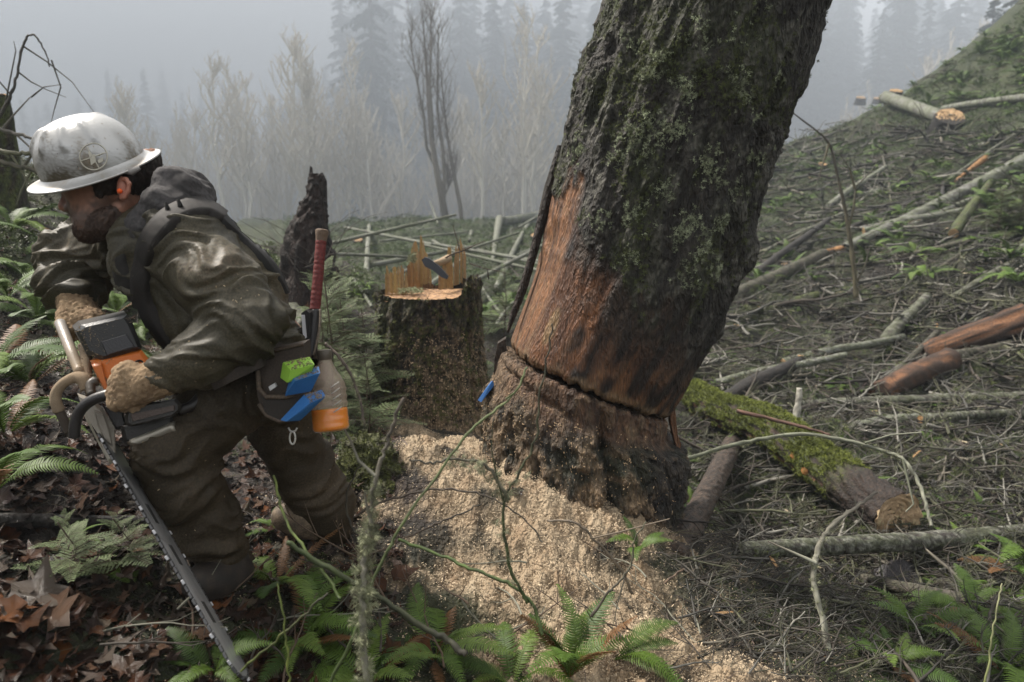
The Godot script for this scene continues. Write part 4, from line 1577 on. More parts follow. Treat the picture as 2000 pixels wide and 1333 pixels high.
func logger() -> void:
	var foot := sight(520, 1145, 1.92)
	foot.y = land(foot.x, foot.z)
	person = thing("person", "logger in a silver hard hat and wet olive rain clothes, bending with a chainsaw", "person", "", foot)

	# ---- body: one continuous figure under the clothes, the head on a finer grid
	var body := Shape.new()
	var hd := Field.new(sight(105, 480, 1.58), sight(345, 215, 1.58) + Vector3(0.05, 0.02, -0.28), 0.004) if false else Field.new(Vector3(-1.24, 0.93, -1.92), Vector3(-0.86, 1.36, -1.52), 0.004)
	var hl := (sight(59, 361, 1.70) - sight(305, 284, 1.70)).normalized()
	var toward := (EYE - sight(182, 322, 1.70)).normalized()
	var hp := toward.cross(hl).normalized()
	if hp.y < 0: hp = -hp
	var hu := (hp * cos(deg_to_rad(9.0)) + toward * sin(deg_to_rad(9.0))).normalized()
	hl = (hl - hu * hl.dot(hu)).normalized()
	var hw := hl.cross(hu)
	var hat_at := sight(182, 324, 1.70)
	head_frame = [hat_at, hl, hu, hw]
	var hx := Vector3(1, 0, 0)
	hd.ball(sight(212, 318, 1.70), hl, hp, toward, Vector3(0.098, 0.095, 0.075), 0.02)
	chain(hd, [[168, 345, 1.70, 0.059], [186, 425, 1.70, 0.050]], 0.03)
	chain(hd, [[232, 408, 1.660, 0.022], [182, 446, 1.680, 0.025]], 0.03)
	chain(hd, [[232, 408, 1.740, 0.022], [182, 446, 1.720, 0.025]], 0.03)
	chain(hd, [[172, 450, 1.69, 0.024], [172, 450, 1.71, 0.024]], 0.02)
	chain(hd, [[131, 372, 1.70, 0.010], [127, 400, 1.70, 0.0125], [123, 404, 1.70, 0.010]], 0.012)
	chain(hd, [[133, 407, 1.687, 0.009], [133, 407, 1.713, 0.009]], 0.01)
	chain(hd, [[131, 366, 1.672, 0.013], [131, 366, 1.728, 0.013]], 0.014)
	chain(hd, [[150, 421, 1.682, 0.010], [147, 420, 1.70, 0.011], [150, 421, 1.718, 0.010]], 0.008)
	chain(hd, [[154, 431, 1.684, 0.010], [151, 430, 1.70, 0.011], [154, 431, 1.716, 0.010]], 0.008)
	chain(hd, [[235, 400, 1.72, 0.062], [300, 470, 1.78, 0.07]], 0.03)
	hd.ball(sight(240, 368, 1.640), hx, Vector3.UP, Vector3(0, 0, 1), Vector3(0.014, 0.022, 0.012), 0.006)
	chain(hd, [[231, 356, 1.634, 0.004], [237, 349, 1.630, 0.005], [246, 350, 1.627, 0.005], [252, 359, 1.626, 0.005], [250, 374, 1.629, 0.005], [243, 386, 1.634, 0.006], [237, 387, 1.638, 0.006]], 0.004)
	chain(hd, [[233, 366, 1.635, 0.005], [232, 376, 1.635, 0.005]], 0.004)
	hd.skin(body, Color.WHITE)
	for i in body.v.size():
		var p := body.v[i]
		var q := nb.get_noise_3d(p.x * 60.0, p.y * 60.0, p.z * 60.0)
		var c := Color(0.225, 0.112, 0.072) * (1.0 + q * 0.15)
		var ear: float = exp(-pow((p - sight(242, 368, 1.63)).length() / 0.03, 2.0))
		c = c.lerp(Color(0.42, 0.16, 0.11), ear * 0.8)
		c = c.lerp(Color(0.30, 0.10, 0.08), exp(-pow((p - sight(149, 425, 1.70)).length() / 0.016, 2.0)) * 0.7)
		c = c.lerp(Color(0.34, 0.14, 0.09), exp(-pow((p - sight(122, 404, 1.70)).length() / 0.02, 2.0)) * 0.5)
		var jaw := minf(minf(seg_dist(p, sight(212, 402, 1.65), sight(178, 446, 1.68)), seg_dist(p, sight(140, 416, 1.68), sight(160, 432, 1.66))), seg_dist(p, sight(160, 452, 1.70), sight(190, 462, 1.69)))
		c = c.lerp(Color(0.050, 0.029, 0.019), ss(0.040, 0.016, jaw + q * 0.012) * 0.85)
		var rel := p - hat_at
		if rel.dot(hu) > -0.004 or rel.length() > 0.16:
			var lq := Vector3(rel.dot(hl) / 0.127, rel.dot(hu) / 0.126, rel.dot(hw) / 0.112)
			if rel.dot(hu) > -0.03 and lq.length() > 0.88:
				body.v[i] = hat_at + rel * (0.88 / lq.length())
		body.c[i] = c * 2.0
	var bf := Field.new(Vector3(-1.45, -0.15, -2.35), Vector3(-0.35, 1.15, -1.4), 0.018)
	chain(bf, [[300, 455, 1.78, 0.065], [360, 500, 1.80, 0.09], [450, 590, 1.84, 0.10], [535, 690, 1.86, 0.10]], 0.04)
	chain(bf, [[350, 475, 1.70, 0.05], [478, 625, 1.60, 0.045], [318, 735, 1.56, 0.028]], 0.04)
	chain(bf, [[240, 475, 1.90, 0.05], [142, 522, 1.92, 0.045], [150, 592, 1.83, 0.028]], 0.04)
	chain(bf, [[525, 735, 1.80, 0.08], [340, 893, 1.66, 0.055], [437, 1090, 1.76, 0.04]], 0.04)
	chain(bf, [[565, 760, 1.95, 0.08], [585, 880, 2.02, 0.06], [640, 1020, 2.09, 0.045]], 0.04)
	bf.skin(body, two(0.3, 0.155, 0.1))
	world_part("body", body.mesh(M.skin), person)
	for e in [1.669, 1.731]:
		var eye_ball := Shape.new()
		eye_ball.lathe(sight(142, 384, e) - toward * 0.0115, toward, [[0.0, 0.001], [0.002, 0.0065], [0.0115, 0.0115], [0.021, 0.0065], [0.023, 0.001]], 12, two(0.10, 0.075, 0.06))
		world_part("eye", eye_ball.mesh(M.skin), person)

	# ---- hair and beard
	hair_mesh = tuft_mesh(9, 0.5, 0.035, M.hair)
	var hf := Field.new(Vector3(-1.24, 0.93, -1.92), Vector3(-0.86, 1.36, -1.52), 0.0055)
	hf.ball(sight(240, 322, 1.70), hl, hp, toward, Vector3(0.076, 0.088, 0.0775), 0.01)
	chain(hf, [[200, 345, 1.646, 0.012], [194, 381, 1.648, 0.008]], 0.012)
	chain(hf, [[200, 345, 1.754, 0.012], [194, 381, 1.752, 0.008]], 0.012)
	chain(hf, [[125, 365, 1.668, 0.004], [138, 365, 1.656, 0.006], [150, 371, 1.65, 0.004]], 0.004)
	shaggy(hf, "hair", Color(0.030, 0.019, 0.013), Color(0.011, 0.008, 0.006), 0.004)
	var gf := Field.new(Vector3(-1.24, 0.90, -1.92), Vector3(-0.86, 1.15, -1.52), 0.0045)
	for sd in [-1.0, 1.0]:
		chain(gf, [[222, 418, 1.70 + 0.046 * sd, 0.024], [206, 436, 1.70 + 0.036 * sd, 0.031], [176, 450, 1.70 + 0.016 * sd, 0.030]], 0.02)
		chain(gf, [[141, 414, 1.70 + 0.006 * sd, 0.008], [150, 415, 1.70 + 0.024 * sd, 0.010], [160, 430, 1.70 + 0.034 * sd, 0.011], [168, 444, 1.70 + 0.026 * sd, 0.016]], 0.012)
	chain(gf, [[165, 448, 1.69, 0.022], [165, 448, 1.71, 0.022]], 0.02)
	shaggy(gf, "beard", Color(0.055, 0.030, 0.019), Color(0.024, 0.014, 0.010), 0.004)
	var pl := Shape.new()
	pl.lathe(sight(233, 373, 1.640), toward, [[0.0, 0.006], [0.012, 0.0062], [0.017, 0.005], [0.019, 0.0005]], 12, Color(1, 1, 1))
	var pm := plain("earplug_foam", Color(0.95, 0.13, 0.02), 0.6)
	world_part("earplug", pl.mesh(pm), person)

	# ---- rain jacket
	var jf := Field.new(Vector3(-1.50, 0.36, -2.22), Vector3(-0.42, 1.20, -1.36), 0.0062)
	jacket_field = jf
	for sh in [-0.08, 0.08]:
		chain(jf, [[524, 672, 1.86, 0.092], [458, 562, 1.84, 0.096], [372, 466, 1.80, 0.083], [320, 422, 1.76, 0.054]], 0.06, sh)
		chain(jf, [[478, 690, 1.86, 0.098], [390, 608, 1.84, 0.096], [302, 512, 1.80, 0.084], [258, 460, 1.76, 0.045]], 0.06, sh)
	chain(jf, [[345, 462, 1.71, 0.078], [368, 478, 1.66, 0.079], [430, 558, 1.62, 0.077], [478, 620, 1.60, 0.075], [472, 644, 1.60, 0.071], [400, 692, 1.58, 0.058], [318, 735, 1.56, 0.043]], 0.035)
	chain(jf, [[240, 470, 1.88, 0.085], [212, 478, 1.93, 0.086], [142, 520, 1.92, 0.076], [146, 556, 1.88, 0.062], [150, 588, 1.83, 0.048]], 0.035)
	cloth(jf, "rain_jacket", M.jacket, Color(0.066, 0.057, 0.034), Color(0.125, 0.108, 0.068), 0.0, -0.02, [
		crease(372, 480, 1.60, [372, 590, 1.60], 0.12, 0.017), crease(440, 560, 1.55, [440, 660, 1.60], 0.11, 0.017), crease(490, 640, 1.54, [440, 700, 1.52], 0.10, 0.022),
		crease(390, 695, 1.52, [330, 790, 1.50], 0.10, 0.012), crease(320, 600, 1.68, [420, 500, 1.68], 0.13, 0.014), crease(545, 590, 1.74, [500, 700, 1.74], 0.12, 0.020),
		crease(142, 500, 1.85, [148, 590, 1.80], 0.12, 0.022), crease(440, 470, 1.72, [540, 600, 1.74], 0.12, 0.012)])

	# ---- hood of the sweatshirt
	var of := Field.new(Vector3(-1.15, 0.86, -1.98), Vector3(-0.66, 1.26, -1.48), 0.006)
	for sd in [-1.0, 1.0]:
		chain(of, [[240, 474, 1.735 + 0.05 * sd, 0.024], [272, 442, 1.735 + 0.092 * sd, 0.029], [312, 400, 1.735 + 0.10 * sd, 0.034], [350, 374, 1.745 + 0.06 * sd, 0.042], [384, 386, 1.76 + 0.02 * sd, 0.042]], 0.022)
		chain(of, [[322, 354, 1.71 + 0.05 * sd, 0.027], [338, 356, 1.72 + 0.03 * sd, 0.033], [368, 370, 1.75, 0.042]], 0.02)
		chain(of, [[290, 440, 1.74 + 0.105 * sd, 0.028], [338, 408, 1.74 + 0.092 * sd, 0.036], [388, 410, 1.76 + 0.050 * sd, 0.036]], 0.016)
	chain(of, [[326, 406, 1.745, 0.06], [356, 420, 1.765, 0.068]], 0.02)
	var hs := Shape.new()
	of.skin(hs, Color.WHITE)
	for i in hs.v.size():
		var p := hs.v[i]
		var f := nr.get_noise_3d(p.x * 9.0 + p.y * 14.0, p.y * 9.0 - p.x * 5.0, p.z * 8.0)
		hs.v[i] = p + of.slope(p) * (f * 0.008)
		hs.c[i] = Color(0.105, 0.098, 0.100).lerp(Color(0.060, 0.055, 0.055), clampf(0.5 + na.get_noise_3d(p.x * 12.0, p.y * 12.0, p.z * 12.0), 0, 1)) * 2.0
	world_part("hood", hs.mesh(M.hood_cloth), person)

	# ---- trousers and boots
	var tf := Field.new(Vector3(-1.12, -0.10, -2.40), Vector3(-0.36, 0.66, -1.42), 0.0076)
	trouser_field = tf
	for sh in [-0.075, 0.075]:
		chain(tf, [[520, 680, 1.87, 0.105], [545, 740, 1.88, 0.118]], 0.05, sh)
	chain(tf, [[518, 725, 1.80, 0.104], [425, 800, 1.71, 0.088], [340, 890, 1.665, 0.084], [362, 950, 1.68, 0.080], [400, 1022, 1.72, 0.070], [434, 1084, 1.755, 0.062]], 0.025)
	chain(tf, [[560, 765, 1.94, 0.098], [552, 828, 1.97, 0.086], [592, 915, 2.03, 0.086], [640, 992, 2.075, 0.080], [648, 1028, 2.09, 0.064]], 0.025)
	cloth(tf, "trousers", M.trousers, Color(0.050, 0.038, 0.023), Color(0.098, 0.075, 0.048), 0.0, 0.05, [
		crease(345, 900, 1.58, [400, 1020, 1.64], 0.13, 0.020), crease(415, 1050, 1.68, [437, 1100, 1.70], 0.12, 0.024), crease(450, 810, 1.66, [345, 890, 1.60], 0.13, 0.016),
		crease(385, 985, 1.64, [420, 1060, 1.68], 0.12, 0.022), crease(520, 740, 1.72, [560, 800, 1.80], 0.12, 0.016), crease(590, 880, 1.93, [640, 1000, 2.0], 0.16, 0.010)])
	var nbf := Field.new(sight(365, 1190, 1.60) - Vector3(0.05, 0.02, 0.35), sight(500, 1070, 1.80) + Vector3(0.08, 0.05, 0.25), 0.007)
	chain(nbf, [[436, 1080, 1.755, 0.056], [447, 1118, 1.765, 0.054], [446, 1142, 1.77, 0.044]], 0.02)
	chain(nbf, [[446, 1134, 1.76, 0.050], [412, 1136, 1.70, 0.048], [388, 1140, 1.66, 0.040]], 0.03)
	boot(nbf, Color(0.015, 0.010, 0.007), Color(0.042, 0.028, 0.018))
	var fbf := Field.new(sight(600, 1080, 2.10) - Vector3(0.22, 0.05, 0.2), sight(640, 990, 2.10) + Vector3(0.12, 0.06, 0.2), 0.007)
	chain(fbf, [[642, 1015, 2.09, 0.050], [646, 1036, 2.10, 0.042]], 0.02)
	chain(fbf, [[640, 1030, 2.07, 0.046], [590, 1016, 2.05, 0.048], [556, 1010, 2.04, 0.040]], 0.03)
	boot(fbf, Color(0.13, 0.095, 0.06), Color(0.30, 0.22, 0.145))

	# ---- gloves, each with five fingers
	var ng := Field.new(sight(270, 760, 1.56) - Vector3(0.12, 0.10, 0.12), sight(270, 760, 1.56) + Vector3(0.12, 0.10, 0.10), 0.0042)
	chain(ng, [[326, 731, 1.562, 0.043], [312, 738, 1.56, 0.041], [285, 750, 1.553, 0.034]], 0.02)
	var kb := [[250, 722], [241, 742], [237, 762], [241, 781]]
	for i in 4:
		var k: Array = kb[i]
		chain(ng, [[296, 742 + i * 6, 1.556, 0.024], [k[0], k[1], 1.548, 0.0205]], 0.014)
		chain(ng, [[k[0], k[1], 1.548, 0.0185], [k[0] - 15, k[1] + 5, 1.556, 0.0165], [k[0] - 14, k[1] + 11, 1.590, 0.0150], [k[0] + 2, k[1] + 13, 1.604, 0.0135]], 0.006)
	chain(ng, [[288, 768, 1.560, 0.022], [266, 792, 1.578, 0.0175], [248, 794, 1.594, 0.015]], 0.008)
	glove(ng)
	var fg := Field.new(sight(152, 622, 1.78) - Vector3(0.12, 0.12, 0.12), sight(152, 622, 1.78) + Vector3(0.12, 0.12, 0.12), 0.0042)
	chain(fg, [[150, 580, 1.835, 0.046], [149, 594, 1.82, 0.043], [150, 606, 1.80, 0.036]], 0.02)
	var kf := [[126, 618], [143, 627], [160, 627], [177, 619]]
	for i in 4:
		var k: Array = kf[i]
		chain(fg, [[143 + i * 5, 598, 1.81, 0.026], [k[0], k[1], 1.772, 0.021]], 0.014)
		chain(fg, [[k[0], k[1], 1.772, 0.0185], [k[0] - 3 + i * 2, k[1] + 17, 1.758, 0.0165], [k[0] - 3 + i * 2, k[1] + 29, 1.772, 0.015], [k[0] - 2 + i, k[1] + 27, 1.795, 0.0135]], 0.006)
	chain(fg, [[174, 604, 1.80, 0.022], [192, 622, 1.785, 0.018], [192, 640, 1.775, 0.0155]], 0.008)
	glove(fg)

	# ---- hard hat
	helmet(hl, hu, hw)

	# ---- harness over the shoulder, belt and pouch
	var strap := Shape.new()
	drape(strap, [[432, 425, 15], [405, 410, 19], [370, 412, 21], [335, 430, 22], [305, 463, 23], [284, 512, 24], [279, 566, 22], [300, 625, 19], [330, 672, 16]], two(0.017, 0.012, 0.009), 0.018)
	world_part("harness", strap.mesh(M.leather), person)
	var strap2 := Shape.new()
	drape(strap2, [[430, 430, 8], [462, 458, 9], [500, 492, 8], [535, 536, 7], [556, 575, 5]], two(0.009, 0.008, 0.007), 0.014)
	world_part("harness", strap2.mesh(M.leather), person)
	var pad := Shape.new()
	drape(pad, [[246, 480, 12], [238, 515, 15], [245, 550, 17], [262, 590, 16]], two(0.014, 0.011, 0.009), 0.012)
	world_part("chest_pad", pad.mesh(M.leather), person)
	var seam := Shape.new()
	drape(seam, [[412, 402, 3], [372, 398, 3], [335, 414, 3], [302, 447, 3], [280, 495, 3]], two(0.05, 0.042, 0.034), 0.014)
	world_part("piping", seam.mesh(M.leather), person)
	for e in [[322, 408], [346, 401]]:
		var lp := Shape.new()
		var o := jacket_field.hit(EYE, (sight(e[0], e[1] + 10, 1) - EYE).normalized(), 1.2, 2.3)
		lp.tube([o + toward * 0.005, o + toward * 0.02 + Vector3(0.006, 0.012, 0), o + toward * 0.016 + Vector3(0.002, 0.026, 0)], [0.005, 0.006, 0.004], 6, two(0.014, 0.012, 0.011))
		world_part("strap_loop", lp.mesh(M.leather), person)
	var belt := Node3D.new()
	belt.name = "tool_belt"
	person.add_child(belt)
	var ring := Shape.new()
	var mid := sight(512, 694, 1.87)
	var ax := (sight(470, 610, 1.85) - sight(540, 740, 1.88)).normalized()
	var bx := ax.cross(Vector3(0, 0, 1)).normalized()
	var bz := ax.cross(bx)
	for k in 49:
		var a := TAU * k / 48.0
		var dir := bx * cos(a) + bz * sin(a)
		var far := 0.32
		while far > 0.02 and minf(trouser_field.sample(mid + dir * far), jacket_field.sample(mid + dir * far)) > 0.0:
			far -= 0.004
		for w in [-0.022, 0.022]:
			ring.vert(mid + dir * (far + 0.010) + ax * w, two(0.05, 0.034, 0.022))
	for k in 48:
		ring.quad(k * 2, k * 2 + 2, k * 2 + 3, k * 2 + 1)
	sub("strap", ring, M.leather, belt)
	var po := Shape.new()
	slab(po, [[497, 697], [512, 690], [556, 680], [592, 672], [596, 720], [594, 790], [584, 818], [562, 826], [530, 822], [510, 806], [502, 770]], 1.615, 0.055, two(0.060, 0.040, 0.026), 0.0)
	sub("pouch", po, M.leather, belt)
	var rim := Shape.new()
	rim.tube(px_path([[497, 697, 1.612], [512, 690, 1.612], [556, 680, 1.612], [592, 672, 1.612]]), [0.005, 0.005, 0.005, 0.005], 6, two(0.10, 0.068, 0.044))
	rim.tube(px_path([[503, 725, 1.610], [506, 760, 1.604], [520, 776, 1.602], [560, 776, 1.600], [590, 766, 1.602]]), [0.006, 0.006, 0.006, 0.006, 0.006], 6, two(0.13, 0.092, 0.06))
	rim.tube(px_path([[505, 790, 1.608], [520, 812, 1.606], [545, 824, 1.604], [580, 818, 1.606]]), [0.005, 0.005, 0.005, 0.005], 6, two(0.11, 0.075, 0.05))
	sub("pouch_rim", rim, M.leather, belt)
	var flap := Shape.new()
	slab(flap, [[512, 776], [592, 768], [588, 806], [566, 824], [536, 822], [516, 808]], 1.603, 0.012, two(0.026, 0.018, 0.013), 0.0)
	sub("pocket", flap, M.leather, belt)
	var tagl := Shape.new()
	slab(tagl, [[524, 756], [536, 749], [539, 756], [527, 764]], 1.595, 0.008, two(0.40, 0.40, 0.40))
	sub("clip", tagl, M.worn_plastic, belt)

	# ---- crumbs of sawdust on the clothes
	var places := []
	var tints := []
	for f in [[jacket_field, 520], [trouser_field, 340]]:
		for k in f[1]:
			var px := rng.randf_range(95, 690)
			var py := rng.randf_range(400, 1080)
			var dir := (sight(px, py, 1.0) - EYE).normalized()
			var o: Vector3 = f[0].hit(EYE, dir, 1.3, 2.5)
			if (o - EYE).length() > 2.45:
				continue
			places.append(stand_on(o + f[0].slope(o) * 0.006, f[0].slope(o), rng.randf_range(0.0012, 0.0034)))
			tints.append(Color(0.85, 0.66, 0.42) * rng.randf_range(0.4, 1.0))
	for g in [[ng, 500], [fg, 420]]:
		for k in g[1]:
			var px := rng.randf_range(100, 345)
			var py := rng.randf_range(560, 810)
			var dir := (sight(px, py, 1.0) - EYE).normalized()
			var o: Vector3 = g[0].hit(EYE, dir, 1.3, 2.3)
			if (o - EYE).length() > 2.25:
				continue
			places.append(stand_on(o + g[0].slope(o) * 0.002, g[0].slope(o), rng.randf_range(0.0012, 0.0035)))
			tints.append(Color(0.75, 0.55, 0.33) * rng.randf_range(0.35, 1.0))
	stuff("sawdust", chip_mesh(), places, tints, person).position = -foot


func sub(called: String, s: Shape, mat: Material, parent: Node3D) -> void:
	var o := part(called, s.mesh(mat), parent)
	o.position = -parent.global_position


func shaggy(f: Field, called: String, a: Color, b: Color, amount: float) -> void:
	var s := Shape.new()
	f.skin(s, Color.WHITE)
	for i in s.v.size():
		var p := s.v[i]
		var q := nb.get_noise_3d(p.x * 160.0, p.y * 60.0, p.z * 160.0)
		p += f.slope(p) * q * amount
		if called == "hair":
			var rel: Vector3 = p - head_frame[0]
			var up: float = rel.dot(head_frame[2])
			if up > -0.012:
				p -= head_frame[2] * (up + 0.012)
				rel = p - head_frame[0]
				var flat := Vector2(rel.dot(head_frame[1]) / 0.122, rel.dot(head_frame[3]) / 0.107).length()
				if flat > 0.97:
					p = head_frame[0] + rel * (0.97 / flat)
		s.v[i] = p
		s.c[i] = a.lerp(b, clampf(0.5 - q, 0, 1)) * 2.0
	var o := world_part(called, s.mesh(M.hair), person)
	# the hairs themselves
	var places := []
	var tints := []
	var n := s.normals()
	for k in 2600:
		var i := rng.randi() % s.v.size()
		if absf(n[i].y) > 0.97 and called == "hair":
			continue
		var dir := (n[i] * 0.6 + Vector3(0.35, -0.75, 0.0)).normalized()
		places.append(stand_on(s.v[i] - n[i] * 0.001, dir, rng.randf_range(0.004, 0.0075)))
		var g := rng.randf_range(0.5, 1.7)
		tints.append(Color(a.r * 2.0 * g, a.g * 2.0 * g, a.b * 2.0 * g))
	var hairs := stuff("hairs", hair_mesh, places, tints, o)
	hairs.position = Vector3.ZERO


func boot(f: Field, a: Color, b: Color) -> void:
	var s := Shape.new()
	f.skin(s, Color.WHITE)
	for i in s.v.size():
		var p := s.v[i]
		s.c[i] = a.lerp(b, clampf(0.5 + nb.get_noise_3d(p.x * 30.0, p.y * 30.0, p.z * 30.0), 0, 1)) * 2.0
	world_part("boot", s.mesh(M.leather), person)


func glove(f: Field) -> void:
	var s := Shape.new()
	f.skin(s, Color.WHITE)
	for i in s.v.size():
		var p := s.v[i]
		var q := nb.get_noise_3d(p.x * 110.0, p.y * 110.0, p.z * 110.0)
		var m := na.get_noise_3d(p.x * 14.0, p.y * 14.0, p.z * 14.0)
		s.v[i] = p + f.slope(p) * (q * 0.0022 + m * 0.004)
		s.c[i] = Color(0.21, 0.135, 0.075).lerp(Color(0.40, 0.28, 0.165), clampf(0.40 + q * 0.6 + m, 0, 1)) * 2.0
	world_part("glove", s.mesh(M.glove), person)


# a strap laid over the clothes: its line as bearings with half widths in pixels
func drape(s: Shape, line: Array, col: Color, proud: float) -> void:
	var dense := []
	for i in line.size() - 1:
		for k in 8:
			var t := k / 8.0
			var p0: Array = line[maxi(0, i - 1)]
			var p3: Array = line[mini(line.size() - 1, i + 2)]
			var row := []
			for c in 3:
				row.append(cubic_interpolate(line[i][c], line[i + 1][c], p0[c], p3[c], t))
			dense.append(row)
	dense.append(line[-1])
	var first := s.v.size()
	var across := 7
	for i in dense.size():
		var a: Array = dense[maxi(0, i - 1)]
		var b: Array = dense[mini(dense.size() - 1, i + 1)]
		var dir := Vector2(b[0] - a[0], b[1] - a[1]).normalized()
		var side := Vector2(-dir.y, dir.x)
		for j in across:
			var w := (j / float(across - 1) * 2.0 - 1.0)
			var q := Vector2(dense[i][0], dense[i][1]) + side * float(dense[i][2]) * w
			var ray := (sight(q.x, q.y, 1.0) - EYE).normalized()
			var o := jacket_field.hit(EYE, ray, 1.2, 2.0)
			if (o - EYE).length() > 1.98:
				o = s.v[-1] if s.v.size() > first else o
				s.vert(o, col)
				continue
			var n := jacket_field.slope(o)
			var edge := absf(w) > 0.95
			var k := 1.0 + 0.4 * nb.get_noise_3d(o.x * 60.0, o.y * 60.0, o.z * 60.0)
			s.vert(o + n * (-0.004 if edge else proud), col * k)
	for i in dense.size() - 1:
		for j in across - 1:
			var a := first + i * across + j
			s.quad(a, a + across, a + across + 1, a + 1)


func helmet(hl: Vector3, hu: Vector3, hw: Vector3) -> void:
	var o := sight(182, 324, 1.70)
	var hat := Node3D.new()
	hat.name = "hard_hat"
	person.add_child(hat)
	var s := Shape.new()
	var size := Vector3(0.123, 0.122, 0.110)
	var rows := 60
	var cols := 150
	for i in rows + 1:
		var psi := PI / 2 * i / rows
		for j in cols:
			var ph := TAU * j / cols
			var rr := pow(cos(psi), 0.8)
			var local := Vector3(cos(ph) * rr * size.x, pow(sin(psi), 0.92) * size.y, sin(ph) * rr * size.z)
			var rib := 0.0
			for e in [-128, -92, -58, -26, 26, 58, 92, 128]:
				var da := wrapf(rad_to_deg(ph) - e, -180, 180)
				rib += exp(-pow(da / (3.6 + 2.0 * psi), 2.0)) * ss(0.42, 0.62, psi) * ss(1.25, 1.0, psi)
			local *= 1.0 + rib * 0.05
			var p := o + hl * local.x + hu * local.y + hw * local.z
			s.vert(p, hat_color(p, sin(psi), cos(ph), rib))
	for i in rows:
		for j in cols:
			var j2 := (j + 1) % cols
			s.quad(i * cols + j, (i + 1) * cols + j, (i + 1) * cols + j2, i * cols + j2)
	sub("shell", s, M.aluminium, hat)
	var b := Shape.new()
	var prof := [[0.99, 0.004], [1.03, -0.0005], [1.10, -0.005], [1.2, -0.008], [1.285, -0.0095], [1.30, -0.010], [1.305, -0.012], [1.295, -0.014], [1.27, -0.0135], [1.1, -0.009], [0.97, -0.004]]
	for i in prof.size():
		for j in cols:
			var ph := TAU * j / cols
			var dip := 0.006 * cos(2.0 * ph)
			var p: Vector3 = o + hl * (cos(ph) * size.x * prof[i][0]) + hw * (sin(ph) * size.z * prof[i][0]) + hu * (prof[i][1] + dip * (prof[i][0] - 0.97))
			b.vert(p, hat_color(p, 0.0, cos(ph), 0.0))
	for i in prof.size() - 1:
		for j in cols:
			var j2 := (j + 1) % cols
			b.quad(i * cols + j, i * cols + j2, (i + 1) * cols + j2, (i + 1) * cols + j)
	sub("brim", b, M.aluminium, hat)
	# the worn emblem on its side: a ring, a cross and three little shapes
	var em := Shape.new()
	var pale := two(0.47, 0.45, 0.38)
	var ringp := []
	for k in 33:
		var a := TAU * k / 32.0
		ringp.append(on_hat(182 + 27.0 * cos(a), 306 + 26.0 * sin(a), o, hl, hu, hw, size))
	var rad := []
	rad.resize(33)
	rad.fill(0.0017)
	em.tube(ringp, rad, 5, pale)
	for l in [[157, 315, 208, 297], [169, 287, 193, 329]]:
		var pts := []
		for k in 9:
			pts.append(on_hat(lerpf(l[0], l[2], k / 8.0), lerpf(l[1], l[3], k / 8.0), o, hl, hu, hw, size))
		em.tube(pts, [0.0015, 0.0015, 0.0015, 0.0015, 0.0015, 0.0015, 0.0015, 0.0015, 0.0015], 5, pale)
	for poly in [[[174, 304], [184, 301], [187, 316], [177, 323]], [[190, 313], [201, 307], [200, 316], [192, 319]], [[170, 296], [176, 298], [180, 304], [175, 308]]]:
		var pts := []
		for q in poly:
			var p := on_hat(q[0], q[1], o, hl, hu, hw, size)
			pts.append(p)
			pts.append(p + (EYE - p).normalized() * 0.0018)
		em.hull(pts, pale)
	sub("emblem", em, M.worn_plastic, hat)
	var band := Shape.new()
	band.tube(px_path([[240, 336, 1.630], [256, 336, 1.632], [272, 328, 1.642]]), [0.004, 0.009, 0.005], 8, two(0.20, 0.19, 0.18))
	sub("headband", band, M.worn_plastic, hat)
	# dark nicks and mud on the shell
	var places := []
	var tints := []
	for k in 90:
		var px := rng.randf_range(85, 285)
		var py := rng.randf_range(235, 348)
		var p := on_hat(px, py, o, hl, hu, hw, size)
		if p == Vector3.ZERO:
			continue
		var n := (p - o).normalized()
		places.append(stand_on(p - n * 0.0005, n, rng.randf_range(0.0008, 0.0022)))
		var dark := rng.randf() < 0.5
		tints.append(Color(0.03, 0.025, 0.02) if dark else Color(0.55, 0.42, 0.27))
	var st := stuff("mud_specks", chip_mesh(), places, tints, hat)
	st.position = -hat.global_position


func hat_color(p: Vector3, high: float, front: float, rib: float) -> Color:
	var n := na.get_noise_3d(p.x * 9.0, p.y * 9.0, p.z * 9.0)
	var f := nb.get_noise_3d(p.x * 130.0, p.y * 130.0, p.z * 130.0)
	var c := Color(0.46, 0.46, 0.455).lerp(Color(0.35, 0.345, 0.335), clampf(n + 0.3, 0, 1))
	# dried mud, heaviest low on the front of the shell
	var mud := clampf((0.62 - high) * 2.2 + front * 0.55 + n * 1.5 + f * 0.5 - 0.36, 0, 1) * (1.0 if high > 0.01 else 0.0)
	c = c.lerp(Color(0.085, 0.068, 0.038), mud * 0.93)
	var film := clampf(n * 1.2 + f * 0.4 + 0.1 - high, 0, 0.6)
	c = c.lerp(Color(0.33, 0.28, 0.22), film)
	return c * 2.0


func on_hat(px: float, py: float, o: Vector3, hl: Vector3, hu: Vector3, hw: Vector3, size: Vector3) -> Vector3:
	var d := (sight(px, py, 1.0) - EYE).normalized()
	var t := 1.45
	while t < 2.0:
		var p := EYE + d * t - o
		var q := Vector3(p.dot(hl) / size.x, p.dot(hu) / size.y, p.dot(hw) / size.z)
		if q.y > -0.05:
			var rr := Vector2(q.x, q.z).length()
			var psi := asin(clampf(pow(clampf(q.y, 0.0, 1.0), 1.0 / 0.92), 0.0, 1.0))
			if rr < pow(maxf(cos(psi), 0.0), 0.8) + 0.008:
				return EYE + d * t
		t += 0.0006
	return Vector3.ZERO


